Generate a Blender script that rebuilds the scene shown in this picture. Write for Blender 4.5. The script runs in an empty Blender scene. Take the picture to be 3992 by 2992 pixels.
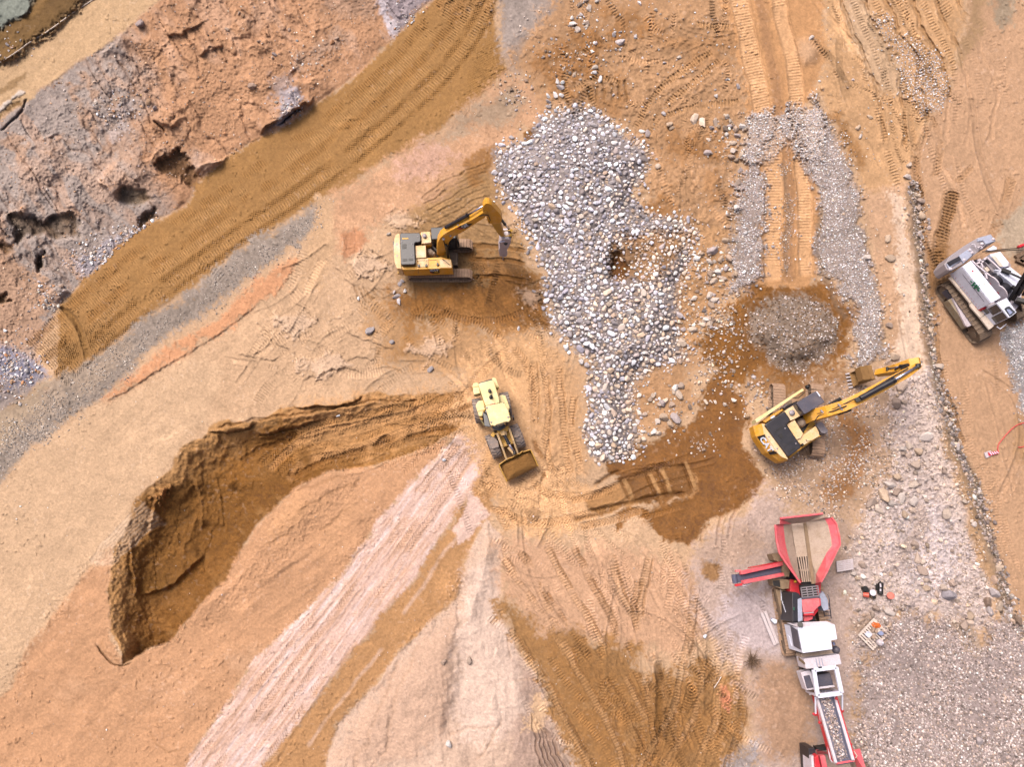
import bpy, bmesh, math, random
import numpy as np
from mathutils import Vector, Matrix
random.seed(7); rng = np.random.default_rng(11)
sc = bpy.context.scene
COL = sc.collection
R = math.radians
# ---------------------------------------------------------------- camera model (a drone tilted 14.6 degrees off straight down)
F, CX, CY, H = 2661.0, 1996.0, 1496.0, 47.0
TH = R(14.6); CT, ST = math.cos(TH), math.sin(TH)
def W(px, py, z=0.0):
    """point of the horizontal level z seen at photo pixel px,py"""
    a = (px-CX)/F; b = -(py-CY)/F
    Z = b*ST-CT
    t = (z-H)/Z
    return (a*t, (b*CT+ST)*t, z)
def cv(ox, oy, s):
    return lambda x, y, z=0.0: Vector(W(ox+x/s, oy+y/s, z))
DS = 3992/2212.0
cam_d = bpy.data.cameras.new('camera'); cam = bpy.data.objects.new('camera', cam_d); COL.objects.link(cam)
cam.location = (0, 0, H); cam.rotation_euler = (TH, 0, 0)
cam_d.sensor_fit = 'HORIZONTAL'; cam_d.sensor_width = 36; cam_d.lens = 36*F/3992
cam_d.clip_start = 0.5; cam_d.clip_end = 3000
sc.camera = cam
# ---------------------------------------------------------------- light
SUN_EL, SUN_AZ = R(60), R(-42)         # azimuth from +Y towards +X: light from the upper left of the picture
w = bpy.data.worlds.new('World'); sc.world = w; w.use_nodes = True
nt = w.node_tree; nt.nodes.clear()
sky = nt.nodes.new('ShaderNodeTexSky'); sky.sky_type = 'NISHITA'; sky.sun_disc = False
sky.sun_elevation = SUN_EL; sky.sun_rotation = SUN_AZ; sky.dust_density = 8.0; sky.air_density = 0.3; sky.ozone_density = 0.2
bg = nt.nodes.new('ShaderNodeBackground'); bg.inputs[1].default_value = 0.15
wo = nt.nodes.new('ShaderNodeOutputWorld')
nt.links.new(sky.outputs[0], bg.inputs[0]); nt.links.new(bg.outputs[0], wo.inputs[0])
sd = bpy.data.lights.new('sun', 'SUN'); sd.energy = 1.1; sd.angle = R(26); sd.color = (1.0, 0.93, 0.82)
so = bpy.data.objects.new('sun', sd); COL.objects.link(so)
dv = Vector((math.sin(SUN_AZ)*math.cos(SUN_EL), math.cos(SUN_AZ)*math.cos(SUN_EL), math.sin(SUN_EL)))
so.rotation_euler = dv.to_track_quat('Z', 'Y').to_euler(); so.location = (0, 0, 60)
vs = sc.view_settings; vs.view_transform = 'Standard'; vs.look = 'None'; vs.exposure = 0.0; vs.gamma = 1.0; vs.use_curve_mapping = False
EXPO = 1.03
vs.exposure = EXPO
ILL = np.array((2.16, 2.04, 1.74))     # how much brighter than its albedo a level surface renders
def lin(c):
    c = np.asarray(c, dtype=np.float64)/255.0
    return np.where(c <= 0.04045, c/12.92, ((c+0.055)/1.055)**2.4)
def A(r, g, b):
    return np.clip(lin((r, g, b))/ILL, 0.005, 0.85)
# ---------------------------------------------------------------- materials
def newmat(name):
    m = bpy.data.materials.new(name); m.use_nodes = True
    n = m.node_tree.nodes; n.clear()
    o = n.new('ShaderNodeOutputMaterial'); p = n.new('ShaderNodeBsdfPrincipled')
    m.node_tree.links.new(p.outputs[0], o.inputs[0])
    return m, n, m.node_tree.links, p
def mat(name, rgb, rough=0.5, metal=0.0, dirt=0.35, dcol=(196, 160, 122), scale=2.0, bump=0.0, lo=0.45, hi=0.75, spec=0.4, grime=0.32):
    """painted or bare surface with dust in irregular patches and fine tonal variation"""
    m, n, l, p = newmat(name)
    tc = n.new('ShaderNodeTexCoord')
    t1 = n.new('ShaderNodeTexNoise'); t1.inputs['Scale'].default_value = scale; t1.inputs['Detail'].default_value = 8; t1.inputs['Roughness'].default_value = 0.65
    t2 = n.new('ShaderNodeTexNoise'); t2.inputs['Scale'].default_value = scale*11; t2.inputs['Detail'].default_value = 4
    l.new(tc.outputs['Object'], t1.inputs['Vector']); l.new(tc.outputs['Object'], t2.inputs['Vector'])
    rp = n.new('ShaderNodeMapRange'); rp.inputs[1].default_value = lo; rp.inputs[2].default_value = hi; rp.inputs[3].default_value = 0; rp.inputs[4].default_value = dirt
    l.new(t1.outputs[0], rp.inputs[0])
    a = A(*rgb); d = A(*dcol)
    mx = n.new('ShaderNodeMix'); mx.data_type = 'RGBA'
    mx.inputs[6].default_value = (*a, 1); mx.inputs[7].default_value = (*d, 1)
    l.new(rp.outputs[0], mx.inputs[0])
    r2 = n.new('ShaderNodeMapRange'); r2.inputs[1].default_value = 0.3; r2.inputs[2].default_value = 0.7; r2.inputs[3].default_value = 0.86; r2.inputs[4].default_value = 1.1
    l.new(t2.outputs[0], r2.inputs[0])
    mv = n.new('ShaderNodeVectorMath'); mv.operation = 'SCALE'
    l.new(mx.outputs[2], mv.inputs[0]); l.new(r2.outputs[0], mv.inputs['Scale'])
    t3 = n.new('ShaderNodeTexNoise'); t3.inputs['Scale'].default_value = scale*3.3; t3.inputs['Detail'].default_value = 7; t3.inputs['Roughness'].default_value = .7; l.new(tc.outputs['Object'], t3.inputs['Vector'])
    r3 = n.new('ShaderNodeMapRange'); r3.inputs[1].default_value = .52; r3.inputs[2].default_value = .72; r3.inputs[3].default_value = 0; r3.inputs[4].default_value = grime; l.new(t3.outputs[0], r3.inputs[0])
    m3 = n.new('ShaderNodeMix'); m3.data_type = 'RGBA'; m3.inputs[7].default_value = (*A(128, 94, 60), 1); l.new(r3.outputs[0], m3.inputs[0]); l.new(mv.outputs[0], m3.inputs[6])
    l.new(m3.outputs[2], p.inputs['Base Color'])
    p.inputs['Roughness'].default_value = rough; p.inputs['Metallic'].default_value = metal
    p.inputs['Specular IOR Level'].default_value = spec
    if bump:
        b = n.new('ShaderNodeBump'); b.inputs['Strength'].default_value = bump; b.inputs['Distance'].default_value = 0.03
        l.new(t2.outputs[0], b.inputs['Height']); l.new(b.outputs[0], p.inputs['Normal'])
    return m
M = {}
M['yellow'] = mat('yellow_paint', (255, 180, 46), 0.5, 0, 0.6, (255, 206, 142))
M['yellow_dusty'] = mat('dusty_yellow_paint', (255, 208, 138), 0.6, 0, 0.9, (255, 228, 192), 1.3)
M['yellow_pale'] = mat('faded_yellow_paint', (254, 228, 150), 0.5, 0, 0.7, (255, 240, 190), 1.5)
M['yellow_old'] = mat('worn_yellow_paint', (236, 178, 66), 0.55, 0, 0.6, (206, 150, 84), 3)
M['black'] = mat('black_paint', (36, 35, 42), 0.4, 0, 0.3, (92, 82, 78), 3, grime=.15)
M['black_deep'] = mat('black_steel', (24, 21, 26), 0.5, 0, 0.3, (70, 58, 48), 4, grime=.15)
M['rubber'] = mat('tyre_rubber', (150, 136, 124), 0.9, 0, 0.9, (204, 168, 134), 3, 0.4)
M['hose'] = mat('black_hose_rubber', (44, 38, 40), 0.6, 0, 0.4, (120, 96, 70), 5)
M['track'] = mat('track_steel', (190, 152, 118), 0.8, 0.0, 0.8, (214, 176, 138), 4, 0.4)
M['track_dark'] = mat('muddy_steel', (132, 110, 88), 0.85, 0.0, 0.8, (168, 138, 104), 4, 0.4)
M['chrome'] = mat('chrome_rod', (225, 222, 235), 0.18, 0.9, 0.1, grime=.05)
M['steel'] = mat('worn_grey_steel', (176, 164, 160), 0.5, 0.1, 0.5, (190, 172, 160), 5)
M['steel_pale'] = mat('pale_bucket_steel', (222, 206, 200), 0.5, 0.0, 0.5, (180, 150, 128), 4)
M['glass'] = mat('dark_glass', (62, 66, 68), 0.08, 0, 0.15, (120, 112, 104), 2, spec=0.8)
M['glass_pale'] = mat('dusty_glass', (128, 124, 112), 0.12, 0, 0.3, (150, 140, 120), 2, spec=0.8)
M['white'] = mat('white_paint', (252, 250, 252), 0.45, 0, 0.12, (232, 214, 204), 2, grime=.12)
M['white_dusty'] = mat('dusty_white_paint', (236, 222, 218), 0.6, 0, 0.8, (226, 200, 188), 1.6)
M['white_panel'] = mat('pale_grey_panel', (252, 250, 252), 0.5, 0, 0.3, (250, 240, 234), 2)
M['cream'] = mat('cream_deck_paint', (240, 218, 190), 0.6, 0, 0.6, (220, 188, 156), 2)
M['grey_paint'] = mat('blue_grey_paint', (186, 188, 198), 0.5, 0, 0.5, (160, 154, 152), 2)
M['grey_dark'] = mat('dark_grey_paint', (84, 81, 91), 0.5, 0, 0.5, (140, 126, 120), 2)
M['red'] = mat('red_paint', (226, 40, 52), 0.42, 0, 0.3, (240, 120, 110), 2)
M['red_pale'] = mat('pale_red_paint', (255, 104, 108), 0.5, 0, 0.8, (255, 158, 146), 1.2)  # paler, pinker than the plain red paint
M['worn'] = mat('bare_hopper_liner', (206, 180, 152), 0.7, 0.0, 0.9, (178, 150, 118), 2.4, 0.2)
M['worn_dark'] = mat('dark_hopper_liner', (150, 122, 90), 0.7, 0.0, 0.8, (180, 150, 112), 3, 0.3)
M['belt'] = mat('conveyor_belt_rubber', (92, 92, 108), 0.7, 0, 0.3, (130, 124, 128), 3)
M['belt_stone'] = mat('belt_under_chippings', (126, 120, 128), 0.9, 0, 0.8, (160, 150, 150), 9, 0.6)
M['wood'] = mat('weathered_pine', (246, 224, 200), 0.85, 0, 0.6, (204, 170, 146), 6, 0.2)
M['wood_grey'] = mat('dusty_grey_wood', (232, 214, 204), 0.9, 0, 0.6, (214, 190, 176), 6, 0.2)
M['green'] = mat('green_sign_paint', (20, 132, 92), 0.5, 0, 0.1, grime=.05)
M['orange'] = mat('orange_webbing', (238, 116, 34), 0.7, 0, 0.2, (240, 160, 110), 9)
M['redplastic'] = mat('red_plastic', (228, 96, 70), 0.45, 0, 0.4, (240, 150, 120), 6)
M['redhose'] = mat('red_hose_rubber', (236, 88, 78), 0.5, 0, 0.3, (236, 140, 120), 6)
M['blueplastic'] = mat('blue_grey_plastic', (160, 168, 194), 0.4, 0, 0.4, (200, 190, 190), 6)
M['tan'] = mat('tan_carton', (190, 160, 134), 0.8, 0, 0.4, (210, 180, 156), 5)
M['letter_white'] = mat('white_lettering', (250, 250, 250), 0.5, 0, 0.05, grime=.05)
M['letter_red'] = mat('red_lettering', (206, 60, 56), 0.5, 0, 0.1, grime=.05)
M['letter_gold'] = mat('gold_lettering', (246, 196, 40), 0.5, 0, 0.1, grime=.05)
M['mud_yellow'] = mat('muddy_yellow_steel', (158, 116, 62), 0.85, 0, 0.9, (132, 94, 48), 4, 0.3)
M['guard'] = mat('rusty_guard_steel', (168, 150, 118), 0.8, 0, 0.9, (150, 112, 66), 3, 0.2)
M['twig'] = mat('dry_twig', (120, 92, 66), 0.9, 0, 0.5, (190, 160, 130), 8)
# ---------------------------------------------------------------- mesh helper
class MB:
    def __init__(s): s.v = []; s.f = []
    def add(s, vs, fs):
        o = len(s.v); s.v += [tuple(v) for v in vs]; s.f += [tuple(i+o for i in f) for f in fs]; return s
    def prism(s, top, z0, taper=None):
        """top: list of Vectors (level or sloping outline); sides go straight down to z0 (or to the outline 'taper')"""
        n = len(top)
        ar = sum(top[i].x*top[(i+1) % n].y-top[(i+1) % n].x*top[i].y for i in range(n))
        if ar < 0: top = top[::-1]; taper = taper[::-1] if taper else None
        bot = taper if taper else [Vector((v.x, v.y, z0)) for v in top]
        return s.add(list(top)+list(bot), [tuple(range(n)), tuple(range(2*n-1, n-1, -1))]+[(n+i, n+(i+1) % n, (i+1) % n, i) for i in range(n)])
    def bar(s, a, b, w, h, up=Vector((0, 0, 1))):
        """box along a-b, w wide, h high, centred on the line"""
        a, b = Vector(a), Vector(b); d = (b-a).normalized()
        x = d.cross(up)
        if x.length < 1e-4: x = Vector((1, 0, 0))
        x.normalize(); y = x.cross(d)
        P = []
        for p in (a, b):
            for sx, sy in ((-1, -1), (1, -1), (1, 1), (-1, 1)): P.append(p+x*sx*w/2+y*sy*h/2)
        return s.add(P, [(0, 1, 2, 3), (7, 6, 5, 4), (0, 4, 5, 1), (1, 5, 6, 2), (2, 6, 7, 3), (3, 7, 4, 0)])
    def tube(s, pts, r, n=8, cap=True):
        pts = [Vector(p) for p in pts]; rr = r if isinstance(r, (list, tuple)) else [r]*len(pts)
        rings = []; up = Vector((0, 0, 1))
        for i, p in enumerate(pts):
            d = (pts[min(i+1, len(pts)-1)]-pts[max(i-1, 0)]).normalized()
            x = d.cross(up)
            if x.length < 1e-3: x = d.cross(Vector((1, 0, 0)))
            x.normalize(); y = x.cross(d)
            rings.append([p+(x*math.cos(2*math.pi*k/n)+y*math.sin(2*math.pi*k/n))*rr[i] for k in range(n)])
        V = [v for r_ in rings for v in r_]; Fc = []
        for i in range(len(pts)-1):
            for k in range(n): Fc.append((i*n+k, i*n+(k+1) % n, (i+1)*n+(k+1) % n, (i+1)*n+k))
        if cap: Fc += [tuple(range(n-1, -1, -1)), tuple(range((len(pts)-1)*n, len(pts)*n))]
        return s.add(V, Fc)
    def cyl(s, c, r, z0, z1, n=20, r1=None):
        r1 = r if r1 is None else r1
        return s.tube([(c[0], c[1], z0), (c[0], c[1], z1)], [r, r1], n)
    def dome(s, c, r, h, n=14):
        P = []; L = 5
        for i in range(L):
            a = i/(L)*math.pi/2
            for k in range(n): P.append((c[0]+r*math.cos(a)*math.cos(2*math.pi*k/n), c[1]+r*math.cos(a)*math.sin(2*math.pi*k/n), c[2]+h*math.sin(a)))
        P.append((c[0], c[1], c[2]+h)); Fc = []
        for i in range(L-1):
            for k in range(n): Fc.append((i*n+k, i*n+(k+1) % n, (i+1)*n+(k+1) % n, (i+1)*n+k))
        for k in range(n): Fc.append(((L-1)*n+k, (L-1)*n+(k+1) % n, L*n))
        return s.add(P, Fc)
    def build(s, name, m, parent=None, bevel=0.0, smooth=False):
        me = bpy.data.meshes.new(name)
        off = Vector((0, 0, 0))
        q = parent
        while q is not None: off += q.location; q = q.parent
        if parent is None and s.v:
            n = len(s.v); off = Vector((sum(v[0] for v in s.v)/n, sum(v[1] for v in s.v)/n, min(v[2] for v in s.v)))
        me.from_pydata([(v[0]-off.x, v[1]-off.y, v[2]-off.z) for v in s.v], [], s.f)
        bm = bmesh.new(); bm.from_mesh(me); bmesh.ops.recalc_face_normals(bm, faces=bm.faces)
        if bevel:
            bmesh.ops.bevel(bm, geom=[e for e in bm.edges if len(e.link_faces) == 2 and e.calc_face_angle(0) > 0.5], offset=bevel, offset_type='OFFSET', segments=2, profile=0.6, affect='EDGES', clamp_overlap=True)
        bm.to_mesh(me); bm.free()
        if smooth: me.polygons.foreach_set('use_smooth', [True]*len(me.polygons))
        me.materials.append(M[m] if isinstance(m, str) else m)
        o = bpy.data.objects.new(name, me); COL.objects.link(o)
        if parent: o.parent = parent
        else: o.location = off
        return o
def prism(top, z0, name, m, parent=None, bevel=0.02):
    return MB().prism(top, z0).build(name, m, parent, bevel)
def tag(o, label, cat, group=None, kind=None):
    if label: o['label'] = label
    if cat: o['category'] = cat
    if group: o['group'] = group
    if kind: o['kind'] = kind
    return o
def thing(name, label, cat, loc, group=None):
    o = bpy.data.objects.new(name, None); COL.objects.link(o); o.location = loc; o.empty_display_size = 0.3
    return tag(o, label, cat, group)
def lettering(txt, o, ex, ey, height, name, m, parent, width=None, bold=0.0, thick=0.01):
    """solid letters standing proud of a surface: o = centre, ex / ey = reading and up directions"""
    cu = bpy.data.curves.new('t', 'FONT'); cu.body = txt; cu.align_x = 'CENTER'; cu.align_y = 'CENTER'; cu.offset = bold; cu.extrude = 0.5
    ob = bpy.data.objects.new('t', cu); COL.objects.link(ob)
    dg = bpy.context.evaluated_depsgraph_get()
    me = bpy.data.meshes.new_from_object(ob.evaluated_get(dg)); bpy.data.objects.remove(ob); bpy.data.curves.remove(cu)
    xs = [v.co.x for v in me.vertices]; ys = [v.co.y for v in me.vertices]
    w0, h0 = max(xs)-min(xs), max(ys)-min(ys); cx, cy = (max(xs)+min(xs))/2, (max(ys)+min(ys))/2
    ex = Vector(ex).normalized(); ey = Vector(ey); ey = (ey-ex*ey.dot(ex)).normalized(); ez = ex.cross(ey)
    sy = height/h0; sx = (width/w0) if width else sy
    mb = MB()
    mb.add([Vector(o)+ex*(v.co.x-cx)*sx+ey*(v.co.y-cy)*sy+ez*v.co.z*2*thick for v in me.vertices], [tuple(p.vertices) for p in me.polygons])
    bpy.data.meshes.remove(me)
    return mb.build(name, m, parent)
ILL_PAINT = ILL; ILL = np.array((2.52, 2.32, 1.98))     # soil and stone
# ---------------------------------------------------------------- ground: one height sheet, coordinates in "map units" (photo width = 2212)
ST_ = 1.62
xi = np.arange(-70, 2284, ST_); yi = np.arange(-70, 1730, ST_)
def grow(a0, a1, st):
    out = []; d = st
    p = a0
    while (p < a1 if a1 > a0 else p > a1):
        d *= 1.11; p = p+d if a1 > a0 else p-d; out.append(p)
    return out
x1 = np.array(grow(xi[0], -5200, 2)[::-1]+list(xi)+grow(xi[-1], 7400, 2), dtype=np.float32)
y1 = np.array(grow(yi[0], -2300, 2)[::-1]+list(yi)+grow(yi[-1], 6000, 2), dtype=np.float32)
NX, NY = len(x1), len(y1)
X, Y = np.meshgrid(x1, y1)
TAB = rng.random((64, 256, 256), dtype=np.float32)
def vn(x, y, seed):
    t = TAB[seed % 64]
    xf = np.floor(x); yf = np.floor(y)
    u = x-xf; v = y-yf
    i = xf.astype(np.int32) & 255; j = yf.astype(np.int32) & 255; i1 = (i+1) & 255; j1 = (j+1) & 255
    u = u*u*(3-2*u); v = v*v*(3-2*v)
    a = t[j, i]; b = t[j, i1]; c = t[j1, i]; d = t[j1, i1]
    return (a+(b-a)*u)+((c+(d-c)*u)-(a+(b-a)*u))*v
def fbm(scale, octv, seed, ang=0.0, stretch=1.0, x=None, y=None, gain=0.55):
    x = X if x is None else x; y = Y if y is None else y
    ca, sa = math.cos(ang), math.sin(ang)
    u = (x*ca+y*sa)/(scale*stretch); v = (-x*sa+y*ca)/scale
    r = 0; amp = 1; tot = 0
    for o in range(octv):
        r = r+amp*(vn(u+17.3*o+seed*3.1, v+9.7*o+seed*5.3, seed+o)-0.5); tot += amp; amp *= gain; u = u*2.03; v = v*2.03
    return (r/tot*2).astype(np.float32)      # about -1..1
N_big = fbm(260, 3, 1); N_mid = fbm(70, 3, 5); N_sm = fbm(22, 3, 9); N_fine = fbm(7, 2, 13); N_px = fbm(3.3, 1, 17)
N_px2 = fbm(4.6, 1, 21); N_dia = fbm(16, 3, 23, -0.75, 6)
WXa, WYa = fbm(60, 2, 30)*9+fbm(14, 2, 33)*4, fbm(60, 2, 36)*9+fbm(14, 2, 39)*4
Hh = np.zeros_like(X); C = np.zeros(X.shape+(3,), dtype=np.float32); Wet = np.zeros_like(X)
def sl_of(x0, x1_, y0, y1_):
    return slice(max(0, np.searchsorted(y1, y0)), min(NY, np.searchsorted(y1, y1_)+1)), slice(max(0, np.searchsorted(x1, x0)), min(NX, np.searchsorted(x1, x1_)+1))
def ss(t): t = np.clip(t, 0, 1); return t*t*(3-2*t)
def segdist(pts, x, y):
    best = np.full(x.shape, 1e9, dtype=np.float32)
    for (ax, ay), (bx, by) in zip(pts[:-1], pts[1:]):
        dx, dy = bx-ax, by-ay; L = dx*dx+dy*dy+1e-9
        t = np.clip(((x-ax)*dx+(y-ay)*dy)/L, 0, 1)
        best = np.minimum(best, (x-ax-t*dx)**2+(y-ay-t*dy)**2)
    return np.sqrt(best)
def poly(pts, soft=6, warp=1.0, want_d=False, edge=1.0):
    """soft mask of a map polygon with ragged edges"""
    xs = [p[0] for p in pts]; ys = [p[1] for p in pts]; m = soft*2.5+16*warp+4
    sl = sl_of(min(xs)-m, max(xs)+m, min(ys)-m, max(ys)+m)
    x = X[sl]+WXa[sl]*warp; y = Y[sl]+WYa[sl]*warp
    d = segdist(list(pts)+[pts[0]], x, y)
    ins = np.zeros(x.shape, dtype=bool)
    n = len(pts)
    for i in range(n):
        ax, ay = pts[i]; bx, by = pts[(i+1) % n]
        if ay == by: continue
        c = ((ay > y) != (by > y)) & (x < (bx-ax)*(y-ay)/(by-ay)+ax)
        ins ^= c
    sd_ = np.where(ins, d, -d)
    fz = (N_sm[sl]*1.3+N_fine[sl]*.9+N_px[sl]*.7)*min(soft, 16)*edge
    mk = ss(0.5+(sd_+fz)/(2*max(soft, .5)))
    return (sl, mk, sd_) if want_d else (sl, mk)
def paint(sl, m, col, var=0.12, n=None):
    """blend an earth colour in; var = tonal variation of the soil itself"""
    a = A(*col).astype(np.float32)
    nn = (N_sm[sl]*0.8+N_mid[sl]*0.5+N_fine[sl]*0.7+N_px[sl]*0.5) if n is None else n
    t = a[None, None, :]*(1+var*nn)[..., None]
    mm = m[..., None]
    C[sl] = C[sl]*(1-mm)+t*mm
def pp(pts, col, soft=6, warp=1.0, var=0.12, amt=1.0, brk=0.0, bn=None, dz=0.0):
    sl, m = poly(pts, soft, warp)
    if brk: m = m*ss(0.5+((bn if bn is not None else N_sm)[sl]*1.6+(1-2*brk))*1.4)
    paint(sl, m*amt, col, var)
    if dz: Hh[sl] += dz*m
    return sl, m
def cat(pts, n=8):
    """smooth curve through points"""
    P = [np.array(p, float) for p in pts]; P = [2*P[0]-P[1]]+P+[2*P[-1]-P[-2]]; out = []
    for i in range(1, len(P)-2):
        for k in range(n):
            t = k/n
            out.append(0.5*(2*P[i]+(P[i+1]-P[i-1])*t+(2*P[i-1]-5*P[i]+4*P[i+1]-P[i+2])*t*t+(3*P[i]-P[i-1]-3*P[i+1]+P[i+2])*t**3))
    out.append(P[-2]); return [tuple(p) for p in out]
def stroke(pts, wid, n=5, wob=0.0):
    """distance frame of a curve: returns slice, along s, across t (signed), end fade"""
    P = cat(pts, n) if len(pts) > 2 else list(pts)
    xs = [p[0] for p in P]; ys = [p[1] for p in P]; m = wid+8
    sl = sl_of(min(xs)-m, max(xs)+m, min(ys)-m, max(ys)+m)
    x = X[sl]+WXa[sl]*wob; y = Y[sl]+WYa[sl]*wob
    bd = np.full(x.shape, 1e9, dtype=np.float32); S = np.zeros_like(bd); T = np.zeros_like(bd); acc = 0
    for (ax, ay), (bx, by) in zip(P[:-1], P[1:]):
        dx, dy = bx-ax, by-ay; L = math.hypot(dx, dy)+1e-6
        u = ((x-ax)*dx+(y-ay)*dy)/L; uc = np.clip(u, 0, L)
        ex = x-ax-uc*dx/L; ey = y-ay-uc*dy/L
        d = ex*ex+ey*ey; k = d < bd
        bd = np.where(k, d, bd); S = np.where(k, acc+uc, S)
        T = np.where(k, np.sqrt(d)*np.sign(ex*(-dy)+ey*dx), T); acc += L
    return sl, S, T, acc
def crack(pts, depth=0.25, wid=3.0, wob=0.6, col=None, amt=0.5):
    sl, S, T, L = stroke(pts, wid*3, 5, wob)
    e = np.exp(-(T/wid)**2)*ss(S/12)*ss((L-S)/12)
    Hh[sl] -= depth*e
    if col: paint(sl, e*amt, col, 0.1)
def ledge(pts, h=0.4, fade=40, wob=0.6, sharp=2.5):
    """step: ground on the left of the curve stands h higher and fades back"""
    sl, S, T, L = stroke(pts, fade*2.2, 5, wob)
    e = ss(S/25)*ss((L-S)/25)
    Hh[sl] += h*e*ss(0.5-T/(2*sharp))*np.exp(-np.maximum(-T, 0)/fade)*(np.abs(T) < fade*2.1)
def rut(pts, wid=8, sink=0.08, col=None, amt=0.5, wob=0.25, berm=0.04, soft=2.0, brk=0.0):
    sl, S, T, L = stroke(pts, wid, 5, wob)
    e = ss(0.5+(wid/2-np.abs(T))/(2*soft))*ss(S/10)*ss((L-S)/10)
    if brk: e = e*ss(0.5+(N_mid[sl]+N_sm[sl]*.6+(1-2*brk))*1.6)
    Hh[sl] += -sink*e+berm*np.exp(-((np.abs(T)-wid/2-2)/2.2)**2)*ss(S/10)*ss((L-S)/10)
    if col: paint(sl, e*amt, col, 0.12)
def tread(pts, wid=13, per=6.0, depth=0.05, kind='bar', col=None, amt=0.4, sink=0.03, brk=0.35, wob=0.12, tint=0.14, soft=1.6, berm=0.02):
    sl, S, T, L = stroke(pts, wid, 5, wob)
    e = ss(0.5+(wid/2-np.abs(T))/(2*soft))*ss(S/8)*ss((L-S)/8)
    if brk: e = e*ss(0.5+(N_mid[sl]*1.2+N_sm[sl]*.8+(1-2*brk))*1.5)
    w2 = 2*math.pi/per
    if kind == 'bar': p = np.cos(S*w2)
    elif kind == 'chev': p = np.cos((S+np.abs(T)*0.9)*w2)
    elif kind == 'dots': p = np.cos(S*w2)*np.cos(T*2*math.pi/(per*0.95))*1.3
    else: p = np.cos((S+T*0.8)*w2)
    p = np.sign(p)*np.abs(p)**0.7
    Hh[sl] += e*(-sink+depth*0.62*p)
    if berm: Hh[sl] += berm*np.exp(-((np.abs(T)-wid/2-1.5)/2)**2)*ss(S/8)*ss((L-S)/8)
    if col: paint(sl, e*amt, col, 0.1)
    if tint: C[sl] *= (1+tint*e*p)[..., None]  # tread shading put into the colour: grooves darker, ridges lighter
# ---- base tan and broad relief
C[:] = A(217, 174, 130)*np.ones(X.shape+(1,))
C *= (1+0.05*N_big+0.07*N_mid+0.07*N_sm+0.07*N_fine+0.06*N_px)[..., None]
Hh += 0.08*N_mid+0.03*N_sm
sc_all = (slice(0, NY), slice(0, NX))
# ---- quarry face, upper left
road_up = [(-700, 1320), (-60, 905), (100, 817), (75, 771), (95, 716), (130, 661), (150, 641), (175, 611), (251, 538), (288, 501), (326, 483), (401, 448), (416, 428), (426, 396), (501, 333), (554, 306), (629, 271), (674, 229), (768, 163), (792, 140), (848, 85), (882, 50), (905, 28), (935, 0), (1010, -70), (1300, -350)]
bench = [(-700, 640), (0, 261), (48, 226), (98, 186), (155, 141), (200, 115), (281, 53), (346, 0), (420, -60), (900, -420)]
cliff = bench+road_up[::-1]
slc, mc, sdc = poly(cliff, 5, 0.7, True)
d1 = segdist(road_up, X[slc], Y[slc]); d2 = segdist(bench, X[slc], Y[slc])
fr = d1/(d1+d2+1e-3)
paint(slc, mc, (214, 158, 112), 0.12)
greym = ss(0.5+1.0*((fbm(150, 5, 40, .9, 2.2)[slc])*1.3+0.55-(X[slc]-0.35*Y[slc]-60)/330)+.35*N_sm[slc])
greym *= ss(0.9+(Y[slc]-60)/80)
paint(slc, mc*greym*.9, (186, 168, 152), 0.14)
paint(slc, mc*ss((N_mid[slc]+N_sm[slc]*0.5-0.18)*3)*greym*0.7, (196, 150, 112), 0.15)
Zc = np.zeros_like(X); Zc[slc] = fr**.9
rough = fbm(90, 5, 43, gain=0.5)[slc]
blk = fbm(46, 2, 47)[slc]; blk = np.round(blk*4)/4
fract = 1-np.abs(fbm(64, 4, 44, 1.0, 2.6)[slc])*2.2; gully = fbm(20, 3, 45, .95, 5)[slc]
paint(slc, mc*ss((fbm(34, 3, 46, .95, 3)[slc]-.12)*4)*.5, (226, 178, 140), .12); paint(slc, mc*ss((fract-.82)*6)*.35, (168, 124, 92), .15)
Hh[slc] -= mc*ss((1-fr)*7)*.16*ss((fract-.75)*3); Hh[slc] += mc*ss(fr*6)*ss((1-fr)*6)*.08*gully
Hh[slc] += mc*ss(fr*6)*ss((1-fr)*5)*(0.30*rough+0.10*blk+0.03*N_sm[slc]+0.02*N_fine[slc]+0.02*N_px[slc])
Hh[sc_all] += np.where(segdist(bench, X, Y) < 1e9, 0, 0)
# bench on top of the face
top = bench+[(900, -2500), (-5300, -2500), (-5300, 640)]
sl, m, sd_ = poly(top, 5, 0.7, True)
paint(sl, m, (211, 170, 122), 0.10, N_dia[sl]*1.3+N_fine[sl]*.6+N_px[sl]*.4)
Zt = np.zeros_like(X); Zt[sl] = sd_ > 0; slu, mu_ = poly(road_up+[(900, -2500), (-5300, -2500), (-5300, 1300)], 5, .7, False, 0); Hh[slu] += 3.4*mu_*np.where(Zt[slu] > .5, 1, Zc[slu]); Hh[sl] += m*0.04*N_dia[sl]
bx = [(0, 138), (120, 60), (186, 0), (200, -70), (-80, -70), (-80, 160)]
sl, m = poly(bx, 14, 1.0, False, .35); paint(sl, m, (128, 94, 50), 0.25, N_dia[sl]+N_sm[sl]); Hh[sl] += m*(0.5+0.08*N_sm[sl])
sl, m = poly([(-80, 70), (0, 60), (60, 20), (75, -70), (-80, -70)], 8, 1.0, False, .4); paint(sl, m, (140, 142, 124), 0.2); Hh[sl] += .25*m+m*.1*N_sm[sl]
pp([(-80, 245), (0, 232), (40, 196), (50, 200), (8, 238), (-80, 300)], (222, 200, 176), 3, .6, dz=0.1)
pp([(-80, 262), (0, 246), (45, 214), (52, 222), (0, 262)], (134, 98, 56), 6, .6, dz=-0.12)  # shade along the foot of the ledge, painted as dark brown
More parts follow.
